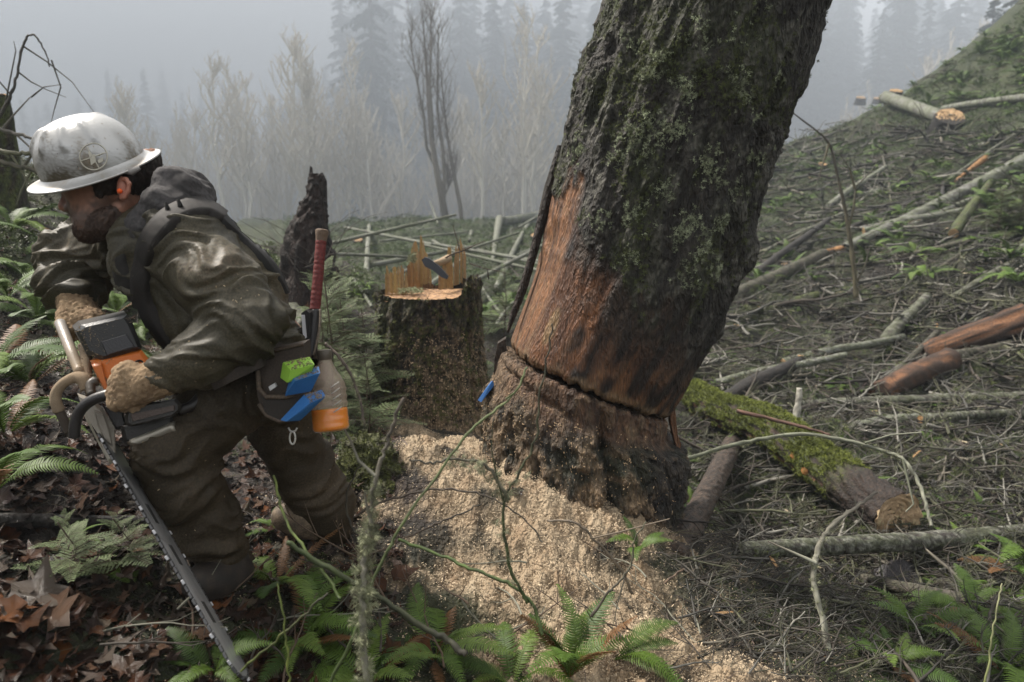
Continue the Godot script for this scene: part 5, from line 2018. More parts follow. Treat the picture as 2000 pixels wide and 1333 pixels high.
# ---------------------------------------------------------------- chainsaw
func px_tube(called: String, list: Array, r: Array, sides: int, col: Color, mat: Material, parent: Node3D, col2 := Color(-1, 0, 0)) -> MeshInstance3D:
	var pts := []
	var rad := []
	var n := list.size()
	for i in n - 1:
		for k in 5:
			var t := k / 5.0
			var a: Array = list[maxi(0, i - 1)]
			var d: Array = list[mini(n - 1, i + 2)]
			pts.append(sight(cubic_interpolate(list[i][0], list[i + 1][0], a[0], d[0], t), cubic_interpolate(list[i][1], list[i + 1][1], a[1], d[1], t), lerpf(list[i][2], list[i + 1][2], t)))
			rad.append(lerpf(r[i], r[i + 1], t))
	pts.append(sight(list[n - 1][0], list[n - 1][1], list[n - 1][2]))
	rad.append(r[n - 1])
	var s := Shape.new()
	s.tube(pts, rad, sides, col, col2)
	return world_part(called, s.mesh(mat), parent)


func block(called: String, outline: Array, near: float, far: float, bevel: float, col: Color, mat: Material, parent: Node3D, skew := Vector2.ZERO) -> MeshInstance3D:
	var s := Shape.new()
	var c := Vector2.ZERO
	for p in outline:
		c += Vector2(p[0], p[1])
	c /= outline.size()
	var pts := []
	for p in outline:
		var q := Vector2(p[0], p[1])
		var shrunk := q + (c - q).normalized() * bevel * FOCAL / near
		pts.append(sight(shrunk.x, shrunk.y, near))
		pts.append(sight(q.x, q.y, near + bevel))
		pts.append(sight(q.x + skew.x, q.y + skew.y, far - bevel))
		var sb := shrunk + skew
		pts.append(sight(sb.x, sb.y, far))
	s.hull(pts, col)
	return world_part(called, s.mesh(mat), parent)


func chainsaw() -> void:
	var o := sight(215, 760, 1.62)
	var t := thing("chainsaw", "orange and black chainsaw held by the logger, long bar pointing at the ground", "chainsaw", "", o)
	block("top_cover", [[146, 645], [158, 635], [247, 615], [258, 630], [277, 681], [200, 706], [168, 692]], 1.60, 1.75, 0.012, two(0.016, 0.016, 0.017), M.worn_plastic, t, Vector2(-6, -8))
	block("cover_plate", [[196, 668], [246, 653], [263, 677], [208, 695]], 1.597, 1.62, 0.003, two(0.030, 0.031, 0.034), M.worn_plastic, t)
	block("engine_housing", [[176, 705], [276, 684], [291, 703], [250, 760], [222, 772], [207, 766], [198, 752]], 1.605, 1.74, 0.010, two(0.48, 0.125, 0.018), M.worn_plastic, t, Vector2(-4, -4))
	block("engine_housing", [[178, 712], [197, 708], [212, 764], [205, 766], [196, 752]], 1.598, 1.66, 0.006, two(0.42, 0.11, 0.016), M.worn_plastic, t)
	var bolt := Shape.new()
	var tw := (EYE - o).normalized()
	bolt.lathe(sight(271, 712, 1.604), tw, [[-0.01, 0.011], [0.004, 0.011], [0.005, 0.008], [-0.001, 0.006], [-0.002, 0.0]], 16, two(0.02, 0.017, 0.015))
	world_part("cap", bolt.mesh(M.worn_plastic), t)
	var tan_ := two(0.30, 0.215, 0.135)
	var black := two(0.016, 0.015, 0.015)
	px_tube("rear_handle", [[117, 632, 1.74], [124, 650, 1.70], [140, 690, 1.65], [156, 728, 1.62]], [0.0125, 0.0125, 0.0125, 0.012], 14, two(0.22, 0.215, 0.21), M.worn_plastic, t, two(0.27, 0.2, 0.13))
	px_tube("rear_handle", [[163, 676, 1.67], [168, 700, 1.655], [166, 730, 1.63], [168, 748, 1.61]], [0.014, 0.013, 0.014, 0.013], 12, two(0.10, 0.075, 0.05), M.glove, t, tan_)
	px_tube("wrap_handle", [[170, 762, 1.60], [163, 742, 1.60], [148, 738, 1.60], [131, 744, 1.59], [118, 754, 1.59], [109, 768, 1.59], [108, 784, 1.59], [114, 802, 1.60]], [0.014, 0.0155, 0.014, 0.0115, 0.0115, 0.012, 0.012, 0.0125], 14, tan_, M.glove, t, two(0.34, 0.26, 0.175))
	px_tube("wrap_handle", [[113, 799, 1.60], [121, 815, 1.60], [128, 830, 1.60], [134, 846, 1.60]], [0.0105, 0.0105, 0.0105, 0.009], 12, two(0.06, 0.047, 0.035), M.glove, t)
	px_tube("front_handle", [[300, 776, 1.60], [262, 768, 1.578], [227, 768, 1.568], [200, 774, 1.560], [178, 783, 1.558], [160, 797, 1.558], [149, 817, 1.560], [145, 838, 1.562], [145, 854, 1.565]], [0.0125, 0.0125, 0.0125, 0.0125, 0.0125, 0.0125, 0.0122, 0.0122, 0.0118], 16, black, M.worn_plastic, t)
	px_tube("handle_bracket", [[178, 772, 1.575], [176, 752, 1.59], [186, 745, 1.60]], [0.009, 0.011, 0.012], 12, two(0.05, 0.04, 0.03), M.worn_plastic, t)
	block("clutch_cover", [[150, 768], [176, 778], [198, 795], [222, 834], [229, 902], [214, 908], [203, 889], [187, 857], [168, 822]], 1.602, 1.70, 0.012, two(0.30, 0.275, 0.235), M.worn_plastic, t)
	block("clutch_cover", [[183, 800], [200, 806], [214, 838], [219, 872], [205, 862], [190, 832]], 1.594, 1.62, 0.006, two(0.20, 0.18, 0.15), M.worn_plastic, t)
	block("chain_brake", [[198, 790], [240, 800], [246, 838], [226, 840]], 1.61, 1.68, 0.008, two(0.018, 0.017, 0.016), M.worn_plastic, t)
	block("hand_guard", [[243, 812], [252, 798], [276, 789], [344, 779], [354, 790], [353, 801], [340, 813], [252, 834], [243, 828]], 1.565, 1.60, 0.008, two(0.020, 0.018, 0.017), M.worn_plastic, t)
	block("hand_guard", [[254, 810], [340, 792], [341, 802], [258, 824]], 1.561, 1.57, 0.002, two(0.06, 0.042, 0.034), M.worn_plastic, t)
	block("crankcase", [[234, 832], [338, 812], [340, 832], [268, 872], [240, 862]], 1.60, 1.72, 0.010, two(0.016, 0.014, 0.013), M.worn_plastic, t)
	px_tube("muffler", [[258, 868, 1.60], [300, 851, 1.60], [342, 833, 1.60]], [0.0125, 0.0125, 0.0125], 14, two(0.26, 0.24, 0.20), M.steel, t)
	px_tube("throttle_loop", [[346, 802, 1.60], [368, 796, 1.61], [385, 782, 1.625], [391, 764, 1.64], [386, 750, 1.66], [372, 744, 1.68]], [0.013, 0.0125, 0.0125, 0.0125, 0.0125, 0.012], 14, black, M.worn_plastic, t)
	# guide bar, seen almost along its flat
	var p0 := sight(212, 862, 1.63)
	var p1 := sight(459, 1292, 1.445)
	var dir := (p1 - p0).normalized()
	var view := (p0.lerp(p1, 0.5) - EYE).normalized()
	var side := dir.cross(view).normalized()
	var flat := (view - dir * view.dot(dir)).normalized()
	flat = (flat * 0.965 + side * 0.26).normalized()
	var thick := dir.cross(flat).normalized()
	var length := (p1 - p0).length()
	var outl := []
	for k in 41:
		outl.append([length * k / 40.0, 0.042 - 0.006 * absf(k / 40.0 - 0.5)])
	var bar := Shape.new()
	var rim := []
	for e in outl:
		rim.append(p0 + dir * e[0] + flat * e[1])
	for k in range(1, 12):
		var a := PI * k / 12.0
		rim.append(p1 + flat * 0.039 * cos(a) + dir * 0.039 * sin(a))
	outl.reverse()
	for e in outl:
		rim.append(p0 + dir * e[0] - flat * e[1])
	var n := rim.size()
	for sd in [-1.0, 1.0]:
		var c := bar.vert(p0.lerp(p1, 0.5) + thick * 0.0024 * sd, two(0.34, 0.34, 0.345))
		var f := bar.v.size()
		for q in rim:
			bar.vert(q + thick * 0.0024 * sd, two(0.32, 0.32, 0.325) * (1.0 + 0.5 * nb.get_noise_3d(q.x * 30.0, q.y * 30.0, q.z * 30.0)))
		for i in n:
			bar.tri(c, f + i, f + (i + 1) % n)
	for i in n:
		bar.quad(1 + i, 1 + (i + 1) % n, n + 2 + (i + 1) % n, n + 2 + i)
	world_part("guide_bar", bar.mesh(M.steel), t)
	for k in 3:
		var sl := Shape.new()
		var q := p0.lerp(p1, [0.36, 0.55, 0.80][k])
		sl.box(q, dir, flat, thick, Vector3(0.028, 0.010, 0.0030), 0.001, two(0.03, 0.03, 0.03))
		world_part("bar_slot", sl.mesh(M.worn_plastic), t)
	# chain: links and cutters round the bar
	var ch := Shape.new()
	var walk := 0.0
	var at := 0
	for i in n - 1:
		var a: Vector3 = rim[i]
		var b: Vector3 = rim[i + 1]
		var seg := (b - a).length()
		while walk < seg:
			var q := a.lerp(b, walk / seg)
			var d := (b - a).normalized()
			var out := d.cross(thick).normalized()
			if out.dot(q - p0.lerp(p1, 0.5)) < 0: out = -out
			ch.box(q + out * 0.003, d, out, thick, Vector3(0.0070, 0.0036, 0.0030), 0.001, two(0.07, 0.07, 0.072))
			if at % 4 == 0:
				ch.box(q + out * 0.0085 + thick * (0.002 if at % 6 else -0.002), (d + out * 0.25).normalized(), (out - d * 0.25).normalized(), thick, Vector3(0.0052, 0.0026, 0.0028), 0.0008, two(0.40, 0.40, 0.41))
			at += 1
			walk += 0.0165
		walk -= seg
	world_part("chain", ch.mesh(M.steel), t)
	# sawdust caked on the cover and handles
	var places := []
	var tints := []
	for k in 260:
		var px := rng.randf_range(146, 262)
		var py := rng.randf_range(618, 650)
		var q := sight(px, py, rng.randf_range(1.60, 1.61))
		var line := lerpf(648, 618, (px - 146) / 104.0)
		if py < line or py > line + 16:
			continue
		places.append(stand_on(q, Vector3.UP, rng.randf_range(0.0015, 0.004)))
		tints.append(Color(0.30, 0.23, 0.16) * rng.randf_range(0.4, 1.3))
	for k in 300:
		var px := rng.randf_range(150, 230)
		var py := rng.randf_range(640, 780)
		if rng.randf() < (px - 150) / 80.0:
			continue
		places.append(stand_on(sight(px, py, 1.600), tw, rng.randf_range(0.001, 0.0028)))
		tints.append(Color(0.45, 0.33, 0.2) * rng.randf_range(0.5, 1.2))
	stuff("sawdust", chip_mesh(), places, tints, t).position = -o


# ---------------------------------------------------------------- what hangs on the belt, and the wedge in the cut
func wedge(label: String, pts: Array, col: Color, dusty := true) -> void:
	var w := []
	var mid := Vector3.ZERO
	for p in pts:
		w.append(sight(p[0], p[1], p[2]))
		mid += w[-1]
	mid /= w.size()
	var fine := []
	for q in w:
		# clip each corner a little so that the edges catch light
		for r in w:
			if r != q and (r - q).length() < 0.16:
				fine.append(q.lerp(r, 0.04))
	var t := thing("felling_wedge", label, "wedge", "", mid)
	var s := Shape.new()
	s.hull(fine, col)
	world_part("wedge_body", s.mesh(M.worn_plastic), t)
	if dusty:
		var places := []
		var tints := []
		for k in 110:
			var a: Vector3 = w[0].lerp(w[1], rng.randf())
			var b: Vector3 = w[3].lerp(w[2], rng.randf())
			places.append(stand_on(a.lerp(b, rng.randf()) + Vector3(0, 0.0015, 0.001), Vector3(0, 0.8, 0.6), rng.randf_range(0.0012, 0.003)))
			tints.append(Color(0.6, 0.45, 0.28) * rng.randf_range(0.15, 0.9))
		stuff("sawdust", chip_mesh(), places, tints, t).position = -mid


func kit() -> void:
	wedge("bright green plastic wedge, topmost in the logger's belt pouch", [[552, 708, 1.605], [604, 697, 1.605], [614, 712, 1.565], [568, 724, 1.565], [547, 738, 1.605], [560, 748, 1.575], [604, 738, 1.590]], two(0.27, 0.50, 0.06))
	wedge("blue plastic wedge directly under the green one in the pouch", [[568, 729, 1.595], [622, 716, 1.595], [625, 729, 1.560], [576, 745, 1.560], [556, 774, 1.585], [607, 765, 1.585], [560, 766, 1.60]], two(0.025, 0.115, 0.30))
	wedge("lower blue plastic wedge slanting out of the pouch over the bottle", [[593, 772, 1.585], [628, 762, 1.585], [636, 775, 1.552], [604, 789, 1.552], [547, 821, 1.580], [559, 824, 1.565], [586, 822, 1.585]], two(0.030, 0.135, 0.36))
	wedge("blue wedge driven into the back of the saw cut in the leaning tree", [[962, 744, 2.72], [966, 752, 2.72], [940, 786, 2.66], [933, 782, 2.66], [958, 746, 2.80], [936, 783, 2.74]], two(0.025, 0.115, 0.32), false)
	# bottle of orange bar oil
	var top := sight(634, 702, 1.745)
	var low := sight(647, 843, 1.735)
	var ax := (low - top).normalized()
	var h := (low - top).length()
	var t := thing("plastic_bottle", "cloudy plastic bottle half full of orange liquid, hanging from the logger's belt", "bottle", "", top)
	var glass := StandardMaterial3D.new()
	glass.resource_name = "cloudy_plastic"
	glass.transparency = BaseMaterial3D.TRANSPARENCY_ALPHA
	glass.albedo_color = Color(0.66, 0.60, 0.54, 0.48)
	glass.roughness = 0.34
	var prof := []
	for k in 60:
		var f := k / 59.0
		var r := lerpf(0.017, 0.046, ss(0.0, 0.42, f))
		r += 0.0012 * sin(f * 62.0) * ss(0.34, 0.42, f) * ss(0.98, 0.9, f)
		if f > 0.96: r *= lerpf(1.0, 0.86, (f - 0.96) / 0.04)
		prof.append([f * h, r])
	prof.append([h, 0.0])
	var b := Shape.new()
	b.lathe(top, ax, prof.slice(0, 41), 40, Color.WHITE)
	world_part("bottle_wall", b.mesh(glass), t)
	var clear := glass.duplicate()
	clear.resource_name = "clear_plastic"
	clear.albedo_color = Color(0.9, 0.75, 0.5, 0.10)
	clear.roughness = 0.2
	var b2 := Shape.new()
	b2.lathe(top, ax, prof.slice(40), 40, Color.WHITE)
	world_part("bottle_wall", b2.mesh(clear), t)
	var liq := Shape.new()
	var lp := [[h * 0.69, 0.0]]
	for k in 14:
		var f := lerpf(0.69, 0.985, k / 13.0)
		var r := 0.0445
		if f > 0.95: r *= lerpf(1.0, 0.88, (f - 0.95) / 0.035)
		lp.append([f * h, r])
	lp.append([h * 0.99, 0.0])
	liq.lathe(top, ax, lp, 40, Color.WHITE)
	var om := plain("orange_oil", Color(0.72, 0.22, 0.008), 0.18)
	om.subsurf_scatter_enabled = true
	om.subsurf_scatter_strength = 0.4
	world_part("liquid", liq.mesh(om), t)
	var cap := Shape.new()
	cap.lathe(top - ax * 0.024, ax, [[0.0, 0.0], [0.0, 0.017], [0.003, 0.0185], [0.026, 0.0185], [0.026, 0.0]], 24, two(0.09, 0.075, 0.06))
	world_part("cap", cap.mesh(M.worn_plastic), t)
	for k in 5:
		var rb := Shape.new()
		var y0 := 752 + k * 12
		rb.tube(px_path([[645 + k * 1.5, y0 + 6, 1.695], [654 + k * 1.5, y0, 1.697], [662 + k * 1.5, y0 - 6, 1.703]]), [0.001, 0.002, 0.001], 6, two(0.40, 0.38, 0.35))
		world_part("moulded_rib", rb.mesh(M.worn_plastic), t)
	# hand tool with a red-wrapped handle standing in a holster
	var hb := sight(612, 690, 1.78)
	var tool := thing("hand_tool", "hand tool with a red-wrapped handle standing up from the logger's belt holster", "tool", "", hb)
	var pts := []
	var rad := []
	var a0 := sight(615, 606, 1.785)
	var a1 := sight(627, 470, 1.80)
	for k in 70:
		pts.append(a0.lerp(a1, k / 69.0))
		rad.append(0.0138 + 0.0004 * sin(k * 1.25) + 0.0008 * nb.get_noise_1d(k * 3.0))
	var g := Shape.new()
	g.tube(pts, rad, 16, two(0.185, 0.022, 0.020), two(0.21, 0.030, 0.025))
	world_part("grip_wrap", g.mesh(M.leather), tool)
	var kn := Shape.new()
	var kd := (a1 - a0).normalized()
	kn.lathe(a1, kd, [[-0.002, 0.0142], [0.008, 0.0150], [0.020, 0.0172], [0.026, 0.0172], [0.0285, 0.0150], [0.0288, 0.0]], 20, two(0.13, 0.085, 0.055))
	world_part("handle_end", kn.mesh(M.sawn_wood), tool)
	px_tube("handle_sleeve", [[616, 604, 1.785], [612, 640, 1.782], [607, 700, 1.775]], [0.0135, 0.0150, 0.0150], 14, two(0.012, 0.011, 0.011), M.worn_plastic, tool)
	var ho := sight(600, 680, 1.77)
	var hol := thing("holster", "black tool holster with a bright metal edge on the logger's belt", "holster", "", ho)
	slab_part("sheath", [[588, 612], [597, 606], [604, 612], [606, 650], [602, 700], [592, 700]], 1.755, 0.03, two(0.014, 0.013, 0.012), M.leather, hol)
	slab_part("metal_edge", [[588, 616], [594, 616], [598, 660], [592, 664]], 1.750, 0.006, two(0.48, 0.48, 0.50), M.worn_plastic, hol)
	px_tube("welt", [[625, 604, 1.77], [625, 630, 1.765], [620, 660, 1.76], [612, 694, 1.755]], [0.003, 0.003, 0.003, 0.003], 6, two(0.24, 0.19, 0.14), M.leather, hol)
	# ring clip under the pouch
	var rc := sight(571, 850, 1.60)
	var clip := thing("snap_hook", "small steel snap hook hanging under the logger's pouch", "clip", "", rc)
	var loop := []
	for k in 21:
		var a := TAU * k / 20.0
		loop.append([571 + 5.5 * cos(a), 856 + 12.5 * sin(a), 1.60])
	var lr := []
	lr.resize(21)
	lr.fill(0.0022)
	var ls := Shape.new()
	ls.tube(px_path(loop), lr, 7, two(0.40, 0.39, 0.36))
	world_part("hook", ls.mesh(M.steel), clip)
	var ls2 := Shape.new()
	ls2.tube(px_path([[563, 836, 1.602], [566, 842, 1.60], [571, 844, 1.60], [577, 842, 1.60], [580, 836, 1.602]]), [0.0022, 0.0022, 0.003, 0.0022, 0.0022], 7, two(0.30, 0.29, 0.27))
	world_part("swivel", ls2.mesh(M.steel), clip)


# ---------------------------------------------------------------- ferns
var frond_shapes := []
var clump_shapes := []


func frond_into(s: Shape, pairs: int, arch: float, broad: float, col: Color, xf: Transform3D, lean := 0.0) -> void:
	# a once-cut frond that grows from the origin along +Z; length one
	var pts := []
	var rad := []
	for i in 15:
		var t := i / 14.0
		pts.append(xf * Vector3(lean * t * t, arch * (t * 1.5 - t * t * 1.75), t * (1.0 - 0.12 * t)))
		rad.append(lerpf(0.007, 0.0015, t) * xf.basis.get_scale().x)
	s.tube(pts, rad, 4, col * Color(0.9, 0.85, 0.6), col * Color(1.1, 1.1, 0.8), false)
	for i in pairs:
		var t := lerpf(0.10, 0.985, float(i) / (pairs - 1))
		var len_ := broad * sin(clampf(t * 1.02, 0, 1) * PI * 0.86 + 0.30) * (0.35 + 0.65 * ss(0.05, 0.3, t)) * rng.randf_range(0.88, 1.08) + 0.006
		var c0 := Vector3(lean * t * t, arch * (t * 1.5 - t * t * 1.75), t * (1.0 - 0.12 * t))
		var slope := Vector3(2.0 * lean * t, arch * (1.5 - 3.5 * t), 1.0 - 0.24 * t).normalized()
		for sd in [-1.0, 1.0]:
			var out := (Vector3(sd, 0, 0) + slope * 0.28 + Vector3(0, 0.12 + rng.randf_range(-0.14, 0.08), 0)).normalized()
			var up: Vector3 = slope.cross(Vector3(sd, 0, 0)) * sd
			var w := slope * 0.42 / pairs * rng.randf_range(0.85, 1.05)
			var k := rng.randf_range(0.78, 1.16)
			var cc := Color(col.r * k, col.g * k, col.b * k)
			var droop := Vector3(0, -0.22 * len_, 0)
			var b0 := s.vert(xf * (c0 - w * 0.75), cc * 0.9)
			var b1 := s.vert(xf * (c0 + w * 1.1), cc * 0.9)
			var m := c0 + out * len_ * 0.55
			var fold := Vector3(0, -0.10 * w.length() * 6.0, 0)
			var m0 := s.vert(xf * (m - w * 0.72 + fold), cc)
			var mm := s.vert(xf * m, cc * 1.06)
			var m1 := s.vert(xf * (m + w * 0.72 + fold), cc)
			var tp := s.vert(xf * (c0 + out * len_ + slope * len_ * 0.16 + droop), cc * 1.1)
			s.tri(b0, m0, mm)
			s.tri(b0, mm, b1)
			s.tri(b1, mm, m1)
			s.tri(m0, tp, mm)
			s.tri(mm, tp, m1)


func fern(label: String, at: Vector3, size: float, count: int, group := "", tilt := 0.0, face := -100.0, spread := 360.0) -> void:
	var t := thing("sword_fern", label, "fern", group, at)
	for i in count:
		var f := part("frond", frond_shapes[rng.randi() % frond_shapes.size()], t)
		var yaw := TAU * i / count + rng.randf_range(-0.3, 0.3)
		if face > -99.0:
			yaw = deg_to_rad(face + spread * ((i + 0.5) / count - 0.5)) + rng.randf_range(-0.15, 0.15)
		f.rotation = Vector3(deg_to_rad(rng.randf_range(-42, -4) + tilt), yaw, rng.randf_range(-0.5, 0.5))
		f.scale = Vector3.ONE * size * rng.randf_range(0.65, 1.1)


func ferns() -> void:
	var greens := [two(0.050, 0.090, 0.015), two(0.072, 0.118, 0.024), two(0.038, 0.070, 0.014), two(0.090, 0.138, 0.026), two(0.060, 0.104, 0.014), two(0.11, 0.055, 0.022)]
	for i in 6:
		var s := Shape.new()
		frond_into(s, [30, 34, 28, 36, 32, 30][i], [0.35, 0.5, 0.22, 0.42, 0.6, 0.15][i], [0.15, 0.13, 0.17, 0.14, 0.15, 0.11][i], greens[i], Transform3D(), [0.06, -0.1, 0.0, 0.14, -0.05, 0.2][i])
		frond_shapes.append(s.mesh(M.leaf_green))
	# small plants, seen from far enough that fronds need no mesh of their own
	for i in 4:
		var s := Shape.new()
		for k in 11:
			var b := Basis.from_euler(Vector3(rng.randf_range(-0.9, -0.15), TAU * k / 11.0 + rng.randf_range(-0.3, 0.3), rng.randf_range(-0.4, 0.4))).scaled(Vector3.ONE * rng.randf_range(0.6, 1.0))
			frond_into(s, 22, 0.4, 0.13, greens[(i + k) % 5] * rng.randf_range(0.8, 1.2), Transform3D(b, Vector3.ZERO), rng.randf_range(-0.1, 0.1))
		clump_shapes.append(s.mesh(M.leaf_green))
	fern("big sword fern low in the middle, beside the tip of the chainsaw bar", ground_at(600, 1262), 0.30, 15, "", 0.0, 60.0, 300.0)
	fern("dark sword fern just behind the logger's front boot", ground_at(540, 1150), 0.24, 10)
	fern("pale fern fronds lying between the logger's two boots", ground_at(545, 1040), 0.16, 4, "", 14.0, 240.0, 120.0)
	fern("glossy sword fern at the bottom, under the arching bramble stems", ground_at(850, 1290), 0.26, 14)
	fern("low fern left of the glossy one, at the bottom edge", ground_at(720, 1345), 0.24, 12)
	fern("sword fern at the bottom edge below the sawdust spill", ground_at(1000, 1350), 0.24, 13)
	fern("tall-fronded fern rising in front of the sawdust spill", ground_at(1110, 1330), 0.26, 11, "", -26.0)
	fern("single small fern catching the light on the leaf litter at lower left", ground_at(262, 1150), 0.17, 3, "", 10.0, 250.0, 70.0)
	fern("tiny fern in the leaf litter behind the wet branch", ground_at(145, 1075), 0.11, 5)
	fern("low fern beside the tip of the saw bar", ground_at(420, 1320), 0.18, 9)
	fern("fern with long dark fronds hanging over the sawdust from the right", ground_at(1200, 1290), 0.24, 4, "", 6.0, 80.0, 80.0)
	fern("sword fern at the right edge, level with the dark rock", ground_at(2005, 1130), 0.37, 13)
	fern("sword fern at the right edge below the dark rock", ground_at(1900, 1210), 0.31, 12)
	fern("sword fern in the lower right corner", ground_at(1960, 1320), 0.30, 13)
	fern("small fern against the foot of the leaning tree on its right", ground_at(1245, 1080), 0.17, 6)
	fern("fern left of the lower right corner fern", ground_at(1740, 1300), 0.21, 9)
	# the bank on the left
	var bank := [[22, 430, 0.48, "fern high on the left bank under the dead branches"], [95, 470, 0.43, "fern just below the brim of the hard hat"], [15, 560, 0.43, "fern at the left edge level with the logger's chin"], [70, 600, 0.39, "fern left of the logger's far sleeve"], [-10, 690, 0.39, "drooping fern at the left edge level with the far glove"], [60, 730, 0.34, "fern just left of the chainsaw's grey handle"], [10, 830, 0.31, "dark fern at the left edge level with the wrap handle"], [-5, 935, 0.27, "lowest fern at the left edge above the wet branch"], [225, 590, 0.39, "fern seen between the far sleeve and the chest"], [275, 640, 0.33, "fern behind the black top cover of the chainsaw"], [180, 545, 0.39, "fern behind the logger's far arm"], [310, 690, 0.28, "fern under the logger's chest"], [50, 520, 0.39, "pale fern in the middle of the left bank"], [130, 620, 0.31, "fern behind the far glove"]]
	for e in bank:
		fern(e[3], ground_at(e[0], e[1] + 25), e[2], 9)
	# ferns in the brush further off
	var n := 0
	while n < 185:
		var px := rng.randf_range(1400, 2010)
		var py := rng.randf_range(60, 560)
		var p := ground_at(px, py)
		var d := (p - EYE).dot(ahead)
		if d > 40.0 or d < 5.0 or rng.randf() > green_share(p.x, p.z) * 1.35:
			continue
		far_fern(p, rng.randf_range(0.32, 0.72), "clump of sword fern on the right slope above the felled trunks", "ferns on the right slope")
		n += 1
	for k in 84:
		var p := ground_at(rng.randf_range(1700, 2030), rng.randf_range(40, 215))
		if (p - EYE).dot(ahead) < 40.0:
			far_fern(p, rng.randf_range(0.5, 0.95), "lush sword fern near the top of the right ridge", "ferns along the right ridge")
	n = 0
	while n < 24:
		var p := ground_at(rng.randf_range(640, 1060), rng.randf_range(445, 620))
		var d := (p - EYE).dot(ahead)
		if d > 40.0 or d < 5.5:
			continue
		far_fern(p, rng.randf_range(0.2, 0.45), "low fern clump among the felled poles in the clearing", "ferns in the clearing")
		n += 1
	n = 0
	while n < 34:
		var p := ground_at(rng.randf_range(1330, 2010), rng.randf_range(590, 1300))
		var d := (p - EYE).dot(ahead)
		if d > 12.0 or d < 1.9 or (p.x < 1.0 and d < 3.2):
			continue
		far_fern(p, rng.randf_range(0.14, 0.30), "small fern in the slash around the mossy log", "small ferns in the slash")
		n += 1


func far_fern(p: Vector3, size: float, label: String, group: String) -> void:
	var o := part("fern_clump", clump_shapes[rng.randi() % 4])
	o.position = p + Vector3(0, -0.02, 0)
	o.rotation = Vector3(rng.randf_range(-0.2, 0.2), rng.randf() * TAU, rng.randf_range(-0.2, 0.2))
	o.scale = Vector3.ONE * size
	tag(o, label, "fern", group)


# ---------------------------------------------------------------- young conifers
func needle_bough(col: Color) -> ArrayMesh:
	# a flat spray of twigs set with needles, along +Z, length one
	var s := Shape.new()
	s.tube([Vector3.ZERO, Vector3(0, 0.05, 0.5), Vector3(0, -0.06, 1.0)], [0.012, 0.008, 0.003], 4, two(0.07, 0.05, 0.03), Color(-1, 0, 0), false)
	for i in 13:
		var t := 0.12 + 0.86 * i / 12.0
		var c := Vector3(0, 0.05 * sin(t * PI) - 0.06 * t * t, t)
		for sd in [-1.0, 1.0]:
			var len_ := 0.36 * (1.0 - t) + 0.07
			var dir := Vector3(sd * 0.82, rng.randf_range(-0.18, 0.02), 0.58).normalized()
			var tip := c + dir * len_
			s.tube([c, tip], [0.004, 0.0015], 3, two(0.07, 0.055, 0.03), Color(-1, 0, 0), false)
			var nn := int(len_ / 0.022) + 2
			for k in nn:
				var q := c.lerp(tip, (k + 0.6) / nn)
				for e in [-1.0, 1.0]:
					var nd: Vector3 = (dir * 0.55 + dir.cross(Vector3.UP) * e * 0.9 + Vector3(0, rng.randf_range(-0.15, 0.3), 0)).normalized() * rng.randf_range(0.026, 0.042)
					var w := dir * 0.0075
					var g := rng.randf_range(0.7, 1.25)
					var cc := Color(col.r * g, col.g * g, col.b * g)
					var a := s.vert(q - w, cc)
					var b := s.vert(q + w, cc)
					var d := s.vert(q + nd, cc * 1.15)
					s.tri(a, b, d)
	return s.mesh(M.needle)


func sapling(label: String, at: Vector3, tall: float, reach: float, sparse := 1.0) -> void:
	var t := thing("young_conifer", label, "sapling", "", at)
	var st := Shape.new()
	st.tube([Vector3.ZERO, Vector3(0.02, tall * 0.5, 0), Vector3(0, tall, 0.02)], [0.010 * tall, 0.006 * tall, 0.002], 7, two(0.075, 0.055, 0.04))
	part("trunk", st.mesh(M.twig), t)
	var n := int(tall * 62 * sparse)
	for i in n:
		var k := (i + rng.randf()) / n
		var b := part("bough", M.boughs[rng.randi() % 3], t)
		b.position = Vector3(0, tall * (0.06 + 0.94 * k), 0)
		b.rotation = Vector3(rng.randf_range(-0.35, 0.25) - 0.5 * k, rng.randf() * TAU, rng.randf_range(-0.2, 0.2))
		b.scale = Vector3.ONE * reach * (1.05 - 0.85 * k) * rng.randf_range(0.7, 1.1)


func saplings() -> void:
	M.boughs = [needle_bough(two(0.085, 0.122, 0.044)), needle_bough(two(0.105, 0.145, 0.054)), needle_bough(two(0.064, 0.098, 0.034))]
	sapling("feathery young conifer directly behind the red-handled tool", ground_at(672, 780), 0.78, 0.40)
	sapling("young conifer touching the torn stump's left side", ground_at(716, 800), 0.6, 0.32)
	sapling("young conifer low behind the orange-filled bottle", ground_at(650, 830), 0.8, 0.42)
	sapling("small young conifer behind the logger's hip", ground_at(630, 760), 0.7, 0.36)
	sapling("dark young conifer between the stump and the hummock", ground_at(720, 860), 0.45, 0.32)
	sapling("young conifer in the hollow right of the torn stump", ground_at(985, 655), 0.7, 0.4)
	sapling("little conifer seedling in the leaf litter at lower left", ground_at(243, 1110), 0.14, 0.13, 3.0)
	sapling("little conifer seedling behind the chainsaw bar", ground_at(140, 1130), 0.15, 0.12, 3.0)
	sapling("young conifer at the right edge above the ferns", ground_at(1985, 470), 0.9, 0.6)
	sapling("bushy young conifer on the right slope near the edge", ground_at(1945, 470), 0.8, 0.6)


